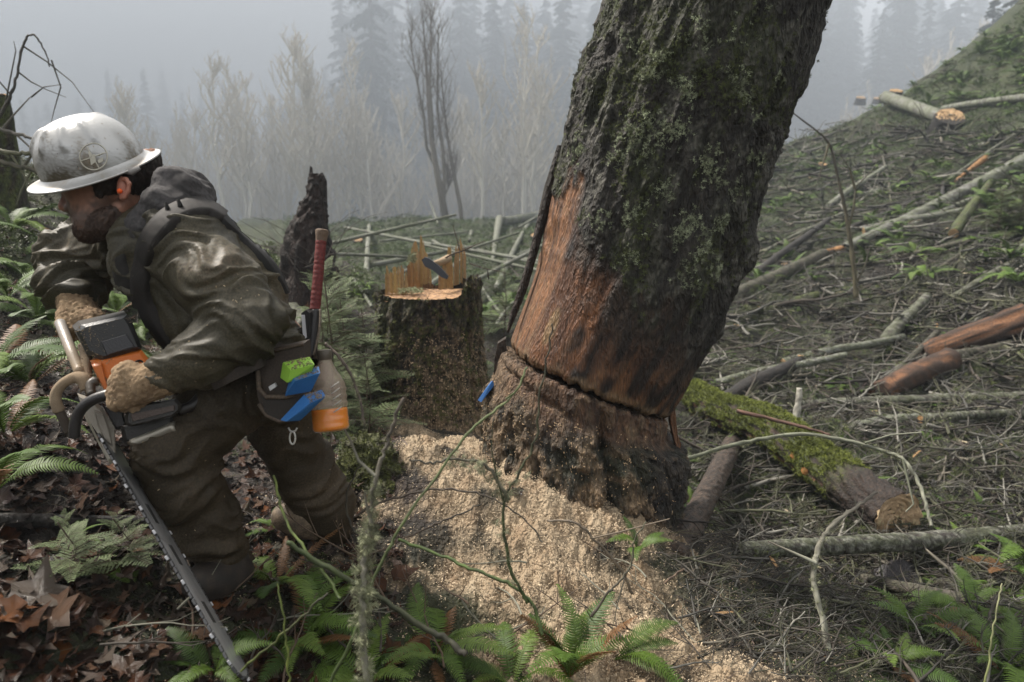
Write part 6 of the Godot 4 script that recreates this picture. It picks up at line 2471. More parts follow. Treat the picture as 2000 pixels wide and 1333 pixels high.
# ---------------------------------------------------------------- stems and branches close to the camera
func stem(called: String, label: String, list: Array, r0: float, r1: float, col: Color, col2: Color, forks := [], hung := 0, bend := 0.004) -> void:
	var base := sight(list[0][0], list[0][1], list[0][2])
	var t := thing(called, label, "branch", "", base)
	var pts := []
	var rad := []
	var n := list.size()
	for i in n - 1:
		for k in 6:
			var f := k / 6.0
			var a: Array = list[maxi(0, i - 1)]
			var d: Array = list[mini(n - 1, i + 2)]
			var q := sight(cubic_interpolate(list[i][0], list[i + 1][0], a[0], d[0], f), cubic_interpolate(list[i][1], list[i + 1][1], a[1], d[1], f), lerpf(list[i][2], list[i + 1][2], f))
			pts.append(q + Vector3(nb.get_noise_1d(pts.size() * 4.7 + list[0][0]), nb.get_noise_1d(pts.size() * 4.7 + list[0][1]), 0) * bend)
			rad.append(lerpf(r0, r1, float(i * 6 + k) / ((n - 1) * 6)) * (1.0 + 0.22 * nb.get_noise_1d(pts.size() * 9.1 + list[0][0])))
	pts.append(sight(list[n - 1][0], list[n - 1][1], list[n - 1][2]))
	rad.append(r1)
	var s := Shape.new()
	s.tube(pts, rad, 8, col, col2)
	for i in s.c.size():
		s.c[i] = s.c[i] * (0.45 + 1.5 * absf(nb.get_noise_3d(s.v[i].x * 55.0, s.v[i].y * 55.0, s.v[i].z * 55.0)))
	world_part("stem", s.mesh(M.twig), t)
	for f in forks:
		var fs := Shape.new()
		var fp := px_path(f)
		var fr := []
		for i in fp.size():
			fr.append(lerpf(r0 * 0.55, r1 * 0.4, float(i) / (fp.size() - 1)))
		fs.tube(fp, fr, 6, col, col2)
		world_part("twig", fs.mesh(M.twig), t)
	if hung > 0:
		# wisps of pale lichen along the lower half
		var places := []
		var tints := []
		for k in hung:
			var q: Vector3 = pts[rng.randi_range(0, int(pts.size() * 0.6))]
			places.append(stand_on(q + Vector3(rng.randfn(0, 0.006), rng.randfn(-0.004, 0.008), rng.randfn(0, 0.006)), Vector3(rng.randf_range(-1, 1), rng.randf_range(-1.2, 0.3), rng.randf_range(-1, 1)).normalized(), rng.randf_range(0.008, 0.019)))
			tints.append(Color(0.52, 0.55, 0.33) * rng.randf_range(0.5, 1.15))
		stuff("lichen", M.wisp, places, tints, t).position = -base


func foreground_branches() -> void:
	M.wisp = tuft_mesh(22, 1.2, 0.035, M.moss)
	var green := two(0.055, 0.085, 0.018)
	var dark := two(0.030, 0.026, 0.018)
	var grey := two(0.13, 0.12, 0.085)
	stem("bramble_stem", "green bramble stem slanting up across the sawdust to a grey cut tip", [[640, 1345, 1.25], [690, 1240, 1.25], [740, 1110, 1.26], [790, 1020, 1.27], [880, 890, 1.3], [940, 822, 1.32], [1000, 772, 1.34], [1030, 718, 1.35]], 0.0036, 0.0022, green * 0.7, two(0.10, 0.12, 0.05), [[[988, 780, 1.335], [1004, 768, 1.33], [1012, 757, 1.33]]])
	stem("bramble_stem", "upright dark green stem crossing the pale scar on the leaning tree", [[1030, 1180, 1.38], [1000, 1122, 1.38], [987, 1060, 1.38], [985, 975, 1.38], [1008, 935, 1.38], [1046, 856, 1.38], [1056, 760, 1.38], [1072, 680, 1.38], [1079, 632, 1.38]], 0.0036, 0.0016, green * 0.55, dark, [[[985, 985, 1.38], [970, 930, 1.37], [960, 880, 1.36], [962, 830, 1.36], [968, 800, 1.36]]], 20)
	stem("mossy_twig", "thin mossy twig joining the upright dark green stem from the left", [[990, 975, 1.38], [965, 925, 1.37], [930, 902, 1.36], [880, 898, 1.36], [840, 905, 1.35], [800, 898, 1.35]], 0.0040, 0.0018, grey, dark, [], 40)
	stem("lichen_branch", "upright branch shaggy with pale lichen at the bottom, left of the sawdust", [[716, 1345, 1.14], [708, 1225, 1.15], [707, 1150, 1.16], [713, 1075, 1.17], [722, 1019, 1.18], [732, 936, 1.19], [750, 880, 1.2], [762, 845, 1.2], [789, 778, 1.2]], 0.0058, 0.0030, two(0.16, 0.155, 0.12), two(0.05, 0.04, 0.03), [[[722, 1010, 1.18], [715, 985, 1.17], [712, 960, 1.17]], [[733, 930, 1.19], [700, 900, 1.2], [684, 860, 1.2], [672, 838, 1.2]]], 210)
	stem("bramble_stem", "dark thick stem running down to the bottom edge below the sawdust", [[560, 1060, 1.2], [640, 1110, 1.2], [724, 1157, 1.2], [810, 1214, 1.2], [870, 1250, 1.2], [910, 1280, 1.18]], 0.0045, 0.0055, green * 0.5, dark)
	stem("bramble_stem", "yellow-green stem curving from the logger's boots to the bottom edge", [[535, 930, 1.55], [545, 975, 1.5], [565, 1030, 1.46], [600, 1080, 1.42], [645, 1135, 1.4], [665, 1170, 1.38]], 0.0030, 0.0034, two(0.08, 0.10, 0.02), green * 0.8)
	stem("bramble_stem", "thin yellow shoot standing by the tip of the saw bar", [[566, 1345, 1.25], [560, 1270, 1.25], [553, 1200, 1.25], [541, 1140, 1.26]], 0.0022, 0.0014, two(0.10, 0.12, 0.022), two(0.10, 0.13, 0.03))
	stem("bramble_stem", "long yellow-green stem lying over the ferns beside the saw tip", [[470, 1310, 1.3], [530, 1260, 1.28], [580, 1215, 1.27], [640, 1160, 1.26]], 0.0024, 0.002, two(0.09, 0.115, 0.022), dark)
	stem("bramble_stem", "green stem sloping down over the middle of the sawdust", [[780, 1056, 1.5], [862, 1086, 1.46], [930, 1115, 1.42], [990, 1139, 1.4], [1040, 1180, 1.38], [1060, 1240, 1.36]], 0.0032, 0.0038, green * 0.9, green * 0.7)
	stem("dead_twig", "thin brown twig arching over the sawdust below the torn stump", [[690, 1010, 1.75], [735, 985, 1.75], [790, 968, 1.75], [862, 955, 1.75], [922, 962, 1.72], [975, 980, 1.7], [1031, 1022, 1.68], [1060, 1060, 1.66]], 0.0032, 0.0016, two(0.055, 0.038, 0.026), dark)
	stem("dead_twig", "straight dead twig lying up the sawdust toward the hummock", [[700, 1095, 1.7], [770, 1062, 1.72], [840, 1030, 1.75], [890, 1008, 1.78], [940, 985, 1.8]], 0.0032, 0.0018, two(0.075, 0.05, 0.034), dark)
	stem("dead_twig", "grey crooked twig standing out of the sawdust in front of the leaning tree", [[1235, 1160, 1.9], [1207, 1105, 1.88], [1162, 1056, 1.86], [1125, 1022, 1.86], [1069, 1017, 1.88]], 0.0046, 0.0030, two(0.12, 0.095, 0.065), two(0.15, 0.12, 0.09), [[[1155, 1053, 1.86], [1210, 1040, 1.84], [1262, 1026, 1.83], [1308, 1014, 1.82]]])
	stem("dead_twig", "dark bent twig rising at the right foot of the sawdust", [[1155, 1205, 1.62], [1190, 1158, 1.62], [1218, 1128, 1.62], [1235, 1098, 1.62], [1237, 1060, 1.62], [1262, 1020, 1.62]], 0.0036, 0.0014, two(0.045, 0.036, 0.026), two(0.08, 0.08, 0.05), [[[1222, 1124, 1.62], [1206, 1180, 1.6], [1195, 1235, 1.6]]])
	stem("dead_twig", "brown twig lying against the right side of the tree's foot", [[1255, 1165, 2.2], [1285, 1150, 2.2], [1310, 1130, 2.2], [1335, 1112, 2.22]], 0.006, 0.003, two(0.12, 0.08, 0.05), two(0.09, 0.06, 0.04))
	stem("lichen_branch", "pale lichened branch bending up from the slash on the lower right", [[1622, 1290, 2.1], [1606, 1205, 2.14], [1590, 1128, 2.18], [1602, 1062, 2.22], [1632, 1022, 2.26], [1680, 985, 2.3], [1714, 962, 2.34]], 0.0110, 0.005, two(0.27, 0.27, 0.21), two(0.12, 0.10, 0.08), [[[1594, 1100, 2.18], [1545, 1078, 2.2], [1500, 1058, 2.22]]], 60)
	stem("lichen_branch", "long lichened branch arching over the mossy log", [[1330, 900, 3.3], [1400, 878, 3.35], [1465, 862, 3.4], [1564, 848, 3.4], [1652, 861, 3.35], [1729, 882, 3.3], [1767, 900, 3.25], [1795, 945, 3.2], [1808, 985, 3.15], [1820, 1028, 3.1]], 0.010, 0.0075, two(0.13, 0.14, 0.095), two(0.22, 0.22, 0.17), [[[1690, 866, 3.32], [1740, 850, 3.3], [1800, 845, 3.3]], [[1764, 898, 3.25], [1785, 985, 3.2], [1770, 1000, 3.2]]], 160)
	stem("dead_twig", "straight red-brown stick lying across the mossy log's top", [[1440, 803, 4.6], [1520, 822, 4.5], [1580, 838, 4.4], [1622, 850, 4.35]], 0.014, 0.010, two(0.115, 0.06, 0.042), two(0.10, 0.055, 0.04))
	stem("dead_branch", "grey stub standing upright behind the mossy log", [[1555, 818, 5.4], [1560, 785, 5.4], [1562, 758, 5.4]], 0.028, 0.022, two(0.27, 0.26, 0.22), two(0.33, 0.31, 0.26))
	stem("grass_stem", "tall pale seed stem in front of the ferns in the lower right", [[1925, 1345, 1.7], [1936, 1260, 1.7], [1948, 1190, 1.7], [1958, 1140, 1.7]], 0.0026, 0.0016, two(0.15, 0.17, 0.06), two(0.25, 0.25, 0.15))
	stem("dead_twig", "thin lichened twig standing beside the bottle", [[712, 830, 2.9], [700, 770, 2.9], [680, 722, 2.9], [655, 690, 2.9], [634, 672, 2.9]], 0.005, 0.007, two(0.12, 0.10, 0.085), two(0.10, 0.075, 0.06), [], 60)
	stem("dead_twig", "dark twig rising in front of the hummock", [[690, 1040, 1.95], [676, 985, 1.95], [690, 930, 1.95], [712, 905, 1.95]], 0.0034, 0.002, dark, dark)
	# thin bare sapling on the right slope
	stem("bare_sapling", "thin bare sapling standing on the right slope, forked near its top", [[1673, 582, 8.6], [1666, 504, 8.6], [1656, 437, 8.6], [1647, 390, 8.6], [1638, 351, 8.6], [1622, 285, 8.6], [1597, 257, 8.6], [1548, 220, 8.6]], 0.032, 0.008, two(0.07, 0.06, 0.03), two(0.04, 0.035, 0.03), [[[1658, 445, 8.6], [1668, 405, 8.6], [1672, 365, 8.6], [1702, 335, 8.6], [1728, 293, 8.6]], [[1671, 370, 8.6], [1660, 330, 8.6], [1640, 300, 8.6]], [[1620, 280, 8.6], [1605, 330, 8.6], [1592, 370, 8.6]], [[1670, 560, 8.6], [1690, 520, 8.6], [1700, 480, 8.6]]])
	# loose dead twigs tangled over the ferns and the sawdust's edge
	for k in 34:
		var px := rng.randf_range(260, 1420)
		var py := rng.randf_range(1090, 1335)
		var p := ground_at(px, py)
		var yaw := rng.randf() * PI
		var t := thing("loose_twig", ["thin dark twig tangled over the ferns along the bottom edge", "grey lichened twig tangled over the ferns along the bottom edge", "brown twig tangled over the ferns along the bottom edge"][k % 3], "branch", ["dark", "grey", "brown"][k % 3] + " twigs in the foreground tangle", p)
		var len_ := rng.randf_range(0.14, 0.42)
		var dir := Vector3(cos(yaw), rng.randf_range(0.0, 0.5), -sin(yaw)).normalized()
		var col: Color = [two(0.035, 0.028, 0.02), two(0.15, 0.145, 0.11), two(0.075, 0.048, 0.03)][k % 3]
		var s := Shape.new()
		var q := -dir * len_ * 0.5 + Vector3(0, rng.randf_range(0.03, 0.10), 0)
		var pts := []
		var rad := []
		for i in 9:
			pts.append(q)
			rad.append(lerpf(0.0032, 0.001, i / 8.0))
			dir = (dir + Vector3(rng.randf_range(-0.25, 0.25), rng.randf_range(-0.2, 0.16), rng.randf_range(-0.25, 0.25))).normalized()
			q += dir * len_ / 8.0
		s.tube(pts, rad, 6, col, col * 0.8)
		for f in 3:
			var b: Vector3 = pts[2 + f * 2]
			var fd := (dir + Vector3(rng.randf_range(-1, 1), rng.randf_range(-0.2, 0.8), rng.randf_range(-1, 1))).normalized()
			s.tube([b, b + fd * len_ * 0.14, b + (fd + Vector3(0, 0.2, 0)) * len_ * 0.26], [0.0018, 0.0014, 0.0007], 4, col, col * 0.8)
		part("stem", s.mesh(M.twig), t)
	# tangle of dead branches at the upper left
	var d := 4.6
	stem("dead_branch", "curved dead branch with bare twigs against the fog at the upper left", [[-10, 240, d], [18, 190, d], [32, 150, d], [42, 95, d], [58, 68, d], [80, 85, d], [96, 130, d]], 0.011, 0.004, dark, two(0.05, 0.045, 0.04), [[[34, 140, d], [60, 160, d], [90, 175, d], [128, 190, d]], [[44, 90, d], [90, 120, d], [140, 160, d], [185, 222, d]], [[20, 185, d], [-10, 150, d], [-20, 110, d]], [[100, 118, d], [118, 170, d], [105, 215, d], [98, 245, d]], [[60, 190, d], [85, 170, d], [120, 165, d]], [[8, 210, d], [30, 100, d], [26, 80, d]]], 0, 0.008)
	stem("dead_branch", "pale dead branch slanting down toward the hard hat at the left", [[-15, 245, d], [20, 258, d], [55, 268, d], [92, 282, d]], 0.014, 0.008, two(0.13, 0.12, 0.10), two(0.10, 0.09, 0.075), [[[30, 262, d], [60, 290, d], [90, 310, d]], [[5, 250, d], [30, 220, d], [58, 190, d]]], 0, 0.012)
	stem("dead_branch", "mossy horizontal branch left of the hard hat", [[-15, 292, d], [30, 300, d], [70, 298, d], [98, 306, d]], 0.016, 0.012, two(0.10, 0.10, 0.055), two(0.08, 0.075, 0.05), [[[20, 300, d], [45, 340, d], [60, 372, d]], [[78, 298, d], [62, 330, d], [40, 375, d], [32, 400, d]]], 80, 0.012)
	stem("dead_branch", "dark branch low in the tangle at the left edge", [[-15, 316, d], [40, 326, d], [80, 338, d], [120, 352, d]], 0.018, 0.012, two(0.06, 0.055, 0.035), two(0.07, 0.06, 0.04), [[[45, 327, d], [70, 290, d], [78, 250, d]]], 60, 0.012)


# ---------------------------------------------------------------- slash: cut branches strewn over the slope
func slash_shape(twigs: int, style: int) -> ArrayMesh:
	var s := Shape.new()
	var pts := []
	var rad := []
	for i in 12:
		var t := i / 11.0
		pts.append(Vector3(t - 0.5, 0.014 * sin(t * 7.0 + twigs) + rng.randf_range(-0.006, 0.006), 0.02 * sin(t * 4.0 + twigs * 2.0) + rng.randf_range(-0.006, 0.006)))
		rad.append(lerpf(0.017, 0.006, t))
	var col: Color = [two(0.13, 0.115, 0.088), two(0.06, 0.048, 0.036), two(0.11, 0.112, 0.062), two(0.22, 0.21, 0.18)][style]
	s.tube(pts, rad, 6, col, col * 0.75)
	for i in s.c.size():
		var k := 0.35 + 1.3 * absf(nb.get_noise_1d(i * 2.3 + twigs))
		s.c[i] = Color(s.c[i].r * k, s.c[i].g * k, s.c[i].b * k)
	for k in twigs:
		var t := rng.randf_range(0.15, 0.95)
		var i := int(t * 11)
		var p: Vector3 = pts[i]
		var a := rng.randf() * TAU
		var dir := Vector3(0.8, cos(a) * 0.7, sin(a) * 0.7).normalized()
		var tp := [p]
		var tr := [0.006]
		var len_ := rng.randf_range(0.1, 0.36)
		for q in 4:
			dir = (dir + Vector3(rng.randf_range(-0.3, 0.3), rng.randf_range(-0.35, 0.25), rng.randf_range(-0.3, 0.3))).normalized()
			p += dir * len_ / 4.0
			tp.append(p)
			tr.append(0.006 * (1.0 - q / 4.5))
		s.tube(tp, tr, 4, col * 0.8, col * 0.65, false)
	return s.mesh(M.twig)


func slash() -> void:
	var shapes := []
	for i in 16:
		shapes.append(slash_shape(3 + i % 6, i % 4))
	var words := ["grey bare branch lying in the slash", "dark bare branch lying in the slash", "lichen-green branch lying in the slash", "bleached pale branch lying in the slash"]
	var zones := [
		[1335, 2010, 600, 1320, 120, " around the mossy log", 70, 260],
		[1400, 2010, 270, 620, 90, " high on the right slope", 40, 190],
		[640, 1060, 450, 640, 34, " in the clearing behind the stump", 20, 90],
		[-10, 330, 560, 1000, 12, " on the left bank", 60, 160],
	]
	for z in zones:
		var n := 0
		var tries := 0
		while n < z[4] and tries < 3000:
			tries += 1
			var px := rng.randf_range(z[0], z[1])
			var py := rng.randf_range(z[2], z[3])
			var p := ground_at(px, py)
			var d := (p - EYE).dot(ahead)
			if d > 36.0 or d < 1.9 or (z[0] > 1300 and p.x < 1.05 and d < 3.0):
				continue
			var len_ := rng.randf_range(z[6], z[7]) * d / FOCAL
			var yaw := rng.randfn(0.55, 0.55) if rng.randf() < 0.75 else rng.randf() * TAU
			var dir := Vector3(cos(yaw), 0, -sin(yaw)) * len_ * 0.5
			var a := on_land(p.x - dir.x, p.z - dir.z, rng.randf_range(0.0, 0.06))
			var b := on_land(p.x + dir.x, p.z + dir.z, rng.randf_range(0.0, 0.12))
			var k := rng.randi() % 16
			var x := (b - a).normalized()
			var zz := x.cross(Vector3.UP).normalized()
			var o := part("slash_branch", shapes[k])
			o.transform = Transform3D(Basis(x, zz.cross(x), zz).rotated(x, rng.randf() * TAU).scaled(Vector3.ONE * (b - a).length()), a.lerp(b, 0.5) + Vector3(0, 0.01, 0))
			tag(o, words[k % 4] + z[5], "branch", words[k % 4].split(" ")[0] + " branches" + z[5])
			n += 1
	# the finer, deeper part of the slash, more than anyone would count
	for v in 4:
		var places := []
		var tints := []
		while places.size() < 700:
			var high := rng.randf() < 0.4
			var p := ground_at(rng.randf_range(1340, 2040), rng.randf_range(250, 620) if high else rng.randf_range(600, 1335))
			var d := (p - EYE).dot(ahead)
			if d > 34.0 or d < 1.5 or sawdust(p.x, p.z) > 0.4:
				continue
			var len_ := rng.randf_range(40, 150) * d / FOCAL
			var up := Vector3(rng.randfn(0, 0.25), 1, rng.randfn(0, 0.25)).normalized()
			var yaw := rng.randfn(0.55, 0.6) if rng.randf() < 0.65 else rng.randf() * TAU
			var x := Vector3(cos(yaw), rng.randf_range(-0.1, 0.3), -sin(yaw)).normalized()
			up = (up - x * up.dot(x)).normalized()
			places.append(Transform3D(Basis(x * len_, up * len_ * 1.25, x.cross(up) * len_ * 1.25), p + Vector3(0, rng.randf_range(0.0, 0.08), 0)))
			var g := 0.2 + 0.9 * pow(rng.randf(), 1.5)
			tints.append(Color(g, g, g))
		stuff("slash_litter", shapes[[0, 5, 10, 7][v]], places, tints, null, "crossed thin branches and brush over the right slope")
	# tufts of pale lichen shed with the branches
	var lp := []
	var lt := []
	while lp.size() < 2600:
		var p := ground_at(rng.randf_range(1330, 2020), rng.randf_range(560, 1335))
		var d := (p - EYE).dot(ahead)
		if d > 14.0 or d < 2.0 or (p.x < 1.0 and d < 3.2):
			continue
		lp.append(stand_on(p + Vector3(0, rng.randf_range(0.01, 0.06), 0), Vector3(rng.randfn(0, 0.5), 1, rng.randfn(0, 0.5)).normalized(), rng.randf_range(4, 11) * d / FOCAL))
		lt.append([Color(0.34, 0.36, 0.22), Color(0.20, 0.24, 0.07), Color(0.11, 0.15, 0.03)][rng.randi() % 3] * rng.randf_range(0.5, 1.1))
	stuff("shed_lichen", M.wisp, lp, lt, null, "tufts of pale lichen and moss lying in the slash")
	# pale chips of split wood on the right slope
	var cs := []
	for i in 3:
		var s := Shape.new()
		s.hull([Vector3(-1, 0, -0.16), Vector3(-0.85, 0.05, 0.2), Vector3(0.9, 0, -0.12), Vector3(1.1, 0.04, 0.05), Vector3(0.6, 0.08, 0.2), Vector3(-0.3, 0.12, -0.05)], [two(0.50, 0.36, 0.20), two(0.45, 0.27, 0.12), two(0.50, 0.42, 0.28)][i])
		cs.append(s.mesh(M.sawn_wood))
	var spots := [[1465, 712, 0.06], [1560, 700, 0.05], [1888, 538, 0.06], [1640, 700, 0.05], [1620, 730, 0.04], [1520, 735, 0.04], [1710, 810, 0.05], [1790, 895, 0.05], [1510, 1110, 0.035], [1700, 640, 0.04], [1780, 600, 0.06], [1915, 408, 0.07], [1770, 408, 0.07], [1680, 420, 0.07], [1620, 410, 0.06], [1990, 270, 0.09], [1600, 1120, 0.03], [1415, 1215, 0.03], [1460, 1000, 0.03], [1575, 1080, 0.03], [1485, 605, 0.05], [1540, 640, 0.04], [1830, 640, 0.05], [1910, 700, 0.05], [1960, 880, 0.04], [1650, 330, 0.08], [1585, 350, 0.08], [1780, 315, 0.08], [1440, 640, 0.05], [1495, 570, 0.06], [1560, 545, 0.06], [1640, 575, 0.06], [1720, 545, 0.07], [1745, 690, 0.05], [1690, 735, 0.05], [1455, 790, 0.04], [1600, 760, 0.05], [1850, 450, 0.08], [1700, 350, 0.08], [1560, 440, 0.06], [1480, 480, 0.06], [1955, 640, 0.06], [1880, 870, 0.04], [1690, 880, 0.04], [1640, 935, 0.03], [1540, 1010, 0.03], [1440, 1130, 0.025], [1690, 1210, 0.03]]
	for e in spots:
		var p := ground_at(e[0], e[1])
		var o := part("wood_chip", cs[rng.randi() % 3])
		o.position = p + Vector3(0, 0.03, 0)
		o.rotation = Vector3(rng.randf_range(-0.5, 0.5), rng.randf() * TAU, rng.randf_range(-0.4, 0.4))
		o.scale = Vector3.ONE * e[2] * rng.randf_range(0.9, 1.4)
		tag(o, "fresh pale wood chip lying in the slash on the right", "wood chip", "pale chips in the slash")


# ---------------------------------------------------------------- ground cover
func maple_leaf(col: Color, seed_: float) -> ArrayMesh:
	var s := Shape.new()
	var lobes := [[0, 1.0], [24, 0.60], [48, 0.86], [72, 0.55], [100, 0.68], [128, 0.42], [158, 0.40], [180, 0.14], [202, 0.40], [232, 0.42], [260, 0.68], [288, 0.55], [312, 0.86], [336, 0.60]]
	var c := s.vert(Vector3(0, 0.02, 0), col * 0.9)
	var ring := []
	var outer := []
	for e in lobes:
		var a: float = deg_to_rad(e[0] + nb.get_noise_1d(e[0] + seed_) * 8.0)
		var r: float = e[1] * (1.0 + 0.25 * nb.get_noise_1d(e[0] * 0.7 + seed_ * 3.0))
		var curl := 0.8 * r * r * nb.get_noise_1d(a * 0.9 + seed_ * 7.0) + 0.10 * sin(a * 2.0 + seed_)
		var k := 1.0 + 0.4 * nb.get_noise_1d(a * 3.0 + seed_)
		ring.append(s.vert(Vector3(sin(a) * r * 0.5, curl * 0.3 + 0.02, cos(a) * r * 0.5), Color(col.r * k, col.g * k, col.b * k)))
		outer.append(s.vert(Vector3(sin(a) * r, curl, cos(a) * r), Color(col.r * k, col.g * k, col.b * k) * 0.85))
	var n := lobes.size()
	for i in n:
		var j := (i + 1) % n
		s.tri(c, ring[i], ring[j])
		s.quad(ring[i], outer[i], outer[j], ring[j])
	s.tube([Vector3(0, 0.01, -0.1), Vector3(0.05, 0.0, -0.5), Vector3(0.12, 0.03, -0.9)], [0.012, 0.01, 0.008], 4, col * 0.7)
	return s.mesh(M.dead_leaf)


func litter() -> void:
	# fallen maple leaves: the near ones one by one, the rest as one cover
	var cols := [two(0.085, 0.036, 0.016), two(0.050, 0.024, 0.013), two(0.13, 0.075, 0.046), two(0.15, 0.055, 0.016), two(0.034, 0.020, 0.013), two(0.12, 0.095, 0.075), two(0.20, 0.075, 0.018)]
	var leaves := []
	for i in 7:
		leaves.append(maple_leaf(cols[i], i * 3.7 + 1.0))
	var n := 0
	while n < 280:
		var p := ground_at(rng.randf_range(-20, 700), rng.randf_range(640, 1335))
		var d := (p - EYE).dot(ahead)
		if d > 4.0 or sawdust(p.x, p.z) > 0.3:
			continue
		var o := part("leaf", leaves[[0, 1, 2, 4, 5, 0, 1, 3, 2, 4, 1, 5][rng.randi() % 12]], ground)
		o.transform = stand_on(p + Vector3(0, rng.randf_range(0.004, 0.022), 0), Vector3(rng.randfn(0, 0.3), 1, rng.randfn(0.1, 0.3)).normalized(), rng.randf_range(0.020, 0.050))
		n += 1
	for e in [[105, 1225, 0.075, 2, "large"], [75, 1190, 0.075, 5, ""], [30, 1215, 0.06, 3, ""], [890, 830, 0.055, 3, ""], [1010, 970, 0.035, 4, ""], [820, 1265, 0.06, 3, ""], [340, 890, 0.055, 5, ""], [130, 670, 0.06, 6, ""], [20, 680, 0.07, 6, ""], [70, 690, 0.06, 3, ""], [780, 1130, 0.06, 0, ""], [740, 1150, 0.06, 0, ""]]:
		var p := ground_at(e[0], e[1])
		var o := part("leaf", leaves[e[3]], ground)
		o.transform = stand_on(p + Vector3(0, 0.025, 0), Vector3(rng.randfn(0, 0.25), 1, 0.35).normalized(), e[2])
	var places := []
	var tints := []
	while places.size() < 5200:
		var p := wild(-250, 760, 1.0, 6.5)
		var d := (p - EYE).dot(ahead)
		if d > 7.0 or sawdust(p.x, p.z) > 0.35:
			continue
		places.append(stand_on(p + Vector3(0, rng.randf_range(0.0, 0.014), 0), Vector3(rng.randfn(0, 0.4), 1, rng.randfn(0, 0.4)).normalized(), rng.randf_range(0.012, 0.042)))
		var g := rng.randf_range(0.35, 1.25)
		tints.append(Color(g, g * rng.randf_range(0.85, 1.0), g * rng.randf_range(0.8, 1.0)))
	for i in 3:
		var sub_places := []
		var sub_tints := []
		for k in places.size():
			if k % 3 == i:
				sub_places.append(places[k])
				sub_tints.append(tints[k])
		stuff("leaf_litter", leaves[[0, 1, 5][i]], sub_places, sub_tints, null, "wet brown leaf litter on the left ground")
	# twigs
	var tws := []
	for i in 3:
		var s := Shape.new()
		s.tube([Vector3(-0.5, 0, 0), Vector3(-0.15, 0.04, 0.03), Vector3(0.2, 0.0, -0.04), Vector3(0.5, 0.05, 0.02)], [0.012, 0.011, 0.009, 0.004], 4, Color(1, 1, 1))
		s.tube([Vector3(-0.1, 0.03, 0.02), Vector3(0.1, 0.14, 0.2)], [0.007, 0.003], 4, Color(0.8, 0.8, 0.8))
		if i > 0: s.tube([Vector3(0.15, 0.0, -0.03), Vector3(0.32, 0.10, -0.2)], [0.006, 0.002], 4, Color(0.8, 0.8, 0.8))
		tws.append(s.mesh(M.twig))
	for zone in 3:
		places = []
		tints = []
		while places.size() < [9000, 1900, 1600][zone]:
			var p := wild([1310, -50, 640][zone], [2060, 720, 1300][zone], 1.2, [30.0, 6.0, 36.0][zone])
			var d := (p - EYE).dot(ahead)
			if d > 38.0 or d < 1.2:
				continue
			if zone == 2 and sawdust(p.x, p.z) > 0.5 and rng.randf() < 0.35:
				continue
			var up := Vector3(rng.randfn(0, 0.3), 1, rng.randfn(0, 0.3)).normalized()
			var len_: float = rng.randf_range(16, 75 if zone == 0 else 55) * d / FOCAL
			var x := Vector3(cos(rng.randfn(0.6, 0.8)), 0, -sin(rng.randfn(0.6, 0.8)))
			x = (x - up * x.dot(up)).normalized()
			places.append(Transform3D(Basis(x, up, x.cross(up)).scaled(Vector3(len_, len_, len_) * Vector3(1, 0.8, 0.8)), p + Vector3(0, 0.02 * len_ + 0.01, 0)))
			var g := 0.02 + 0.28 * pow(rng.randf(), 2.2)
			tints.append(Color(g, g * rng.randf_range(0.70, 0.92), g * rng.randf_range(0.40, 0.72)))
		stuff("twig_litter", tws[zone], places, tints, null, ["fine broken twigs over the right slope", "fine twigs in the leaf litter on the left", "fine twigs around the stumps"][zone])
	# little green plants and moss
	var plant := Shape.new()
	for k in 16:
		var a := rng.randf() * TAU
		var el := rng.randf_range(0.2, 1.2)
		var dir := Vector3(cos(a) * cos(el), sin(el), sin(a) * cos(el))
		var side := dir.cross(Vector3.UP).normalized()
		var base := dir * rng.randf_range(0.2, 0.6)
		var g := rng.randf_range(0.7, 1.3)
		var c := Color(g, g, g)
		var l := rng.randf_range(0.25, 0.45)
		plant.tri(plant.vert(base, c * 0.8), plant.vert(base + dir * l * 0.5 - side * l * 0.28, c), plant.vert(base + dir * l * 0.5 + side * l * 0.28, c))
		plant.tri(plant.vert(base + dir * l * 0.5 - side * l * 0.28, c), plant.vert(base + dir * l - Vector3(0, 0.08, 0), c * 1.1), plant.vert(base + dir * l * 0.5 + side * l * 0.28, c))
	var plant_mesh := plant.mesh(M.leaf_green)
	places = []
	tints = []
	while places.size() < 60000:
		var right_side := rng.randf() < 0.7
		var p := wild(1300, 2060, 1.6, 30.0) if right_side else wild(560, 1080, 4.0, 40.0)
		var d := (p - EYE).dot(ahead)
		if d > 42.0 or d < 1.6 or rng.randf() > green_share(p.x, p.z) + 0.08 or (p.x < 0.7 and d < 3.5):
			continue
		places.append(stand_on(p, Vector3(rng.randfn(0, 0.3), 1, rng.randfn(0, 0.3)).normalized(), rng.randf_range(3, 9) * d / FOCAL))
		var g := rng.randf_range(0.5, 1.35)
		tints.append(Color(0.115 * g, 0.175 * g, rng.randf_range(0.03, 0.065) * g))
	stuff("undergrowth", plant_mesh, places, tints, null, "low green undergrowth over the slopes")
	places = []
	tints = []
	while places.size() < 9000:
		var p := wild(-60, 720, 1.4, 9.0)
		var d := (p - EYE).dot(ahead)
		if d > 9.0 or rng.randf() > green_share(p.x, p.z) * (1.0 if d > 2.6 else 0.35):
			continue
		places.append(stand_on(p, Vector3(rng.randfn(0, 0.3), 1, rng.randfn(0, 0.3)).normalized(), rng.randf_range(6, 16) * d / FOCAL))
		var g := rng.randf_range(0.5, 1.35)
		tints.append(Color(0.14 * g, 0.185 * g, rng.randf_range(0.04, 0.08) * g))
	stuff("undergrowth", plant_mesh, places, tints, null, "low green undergrowth on the left bank")
	# sawdust crumbs over the spill
	places = []
	tints = []
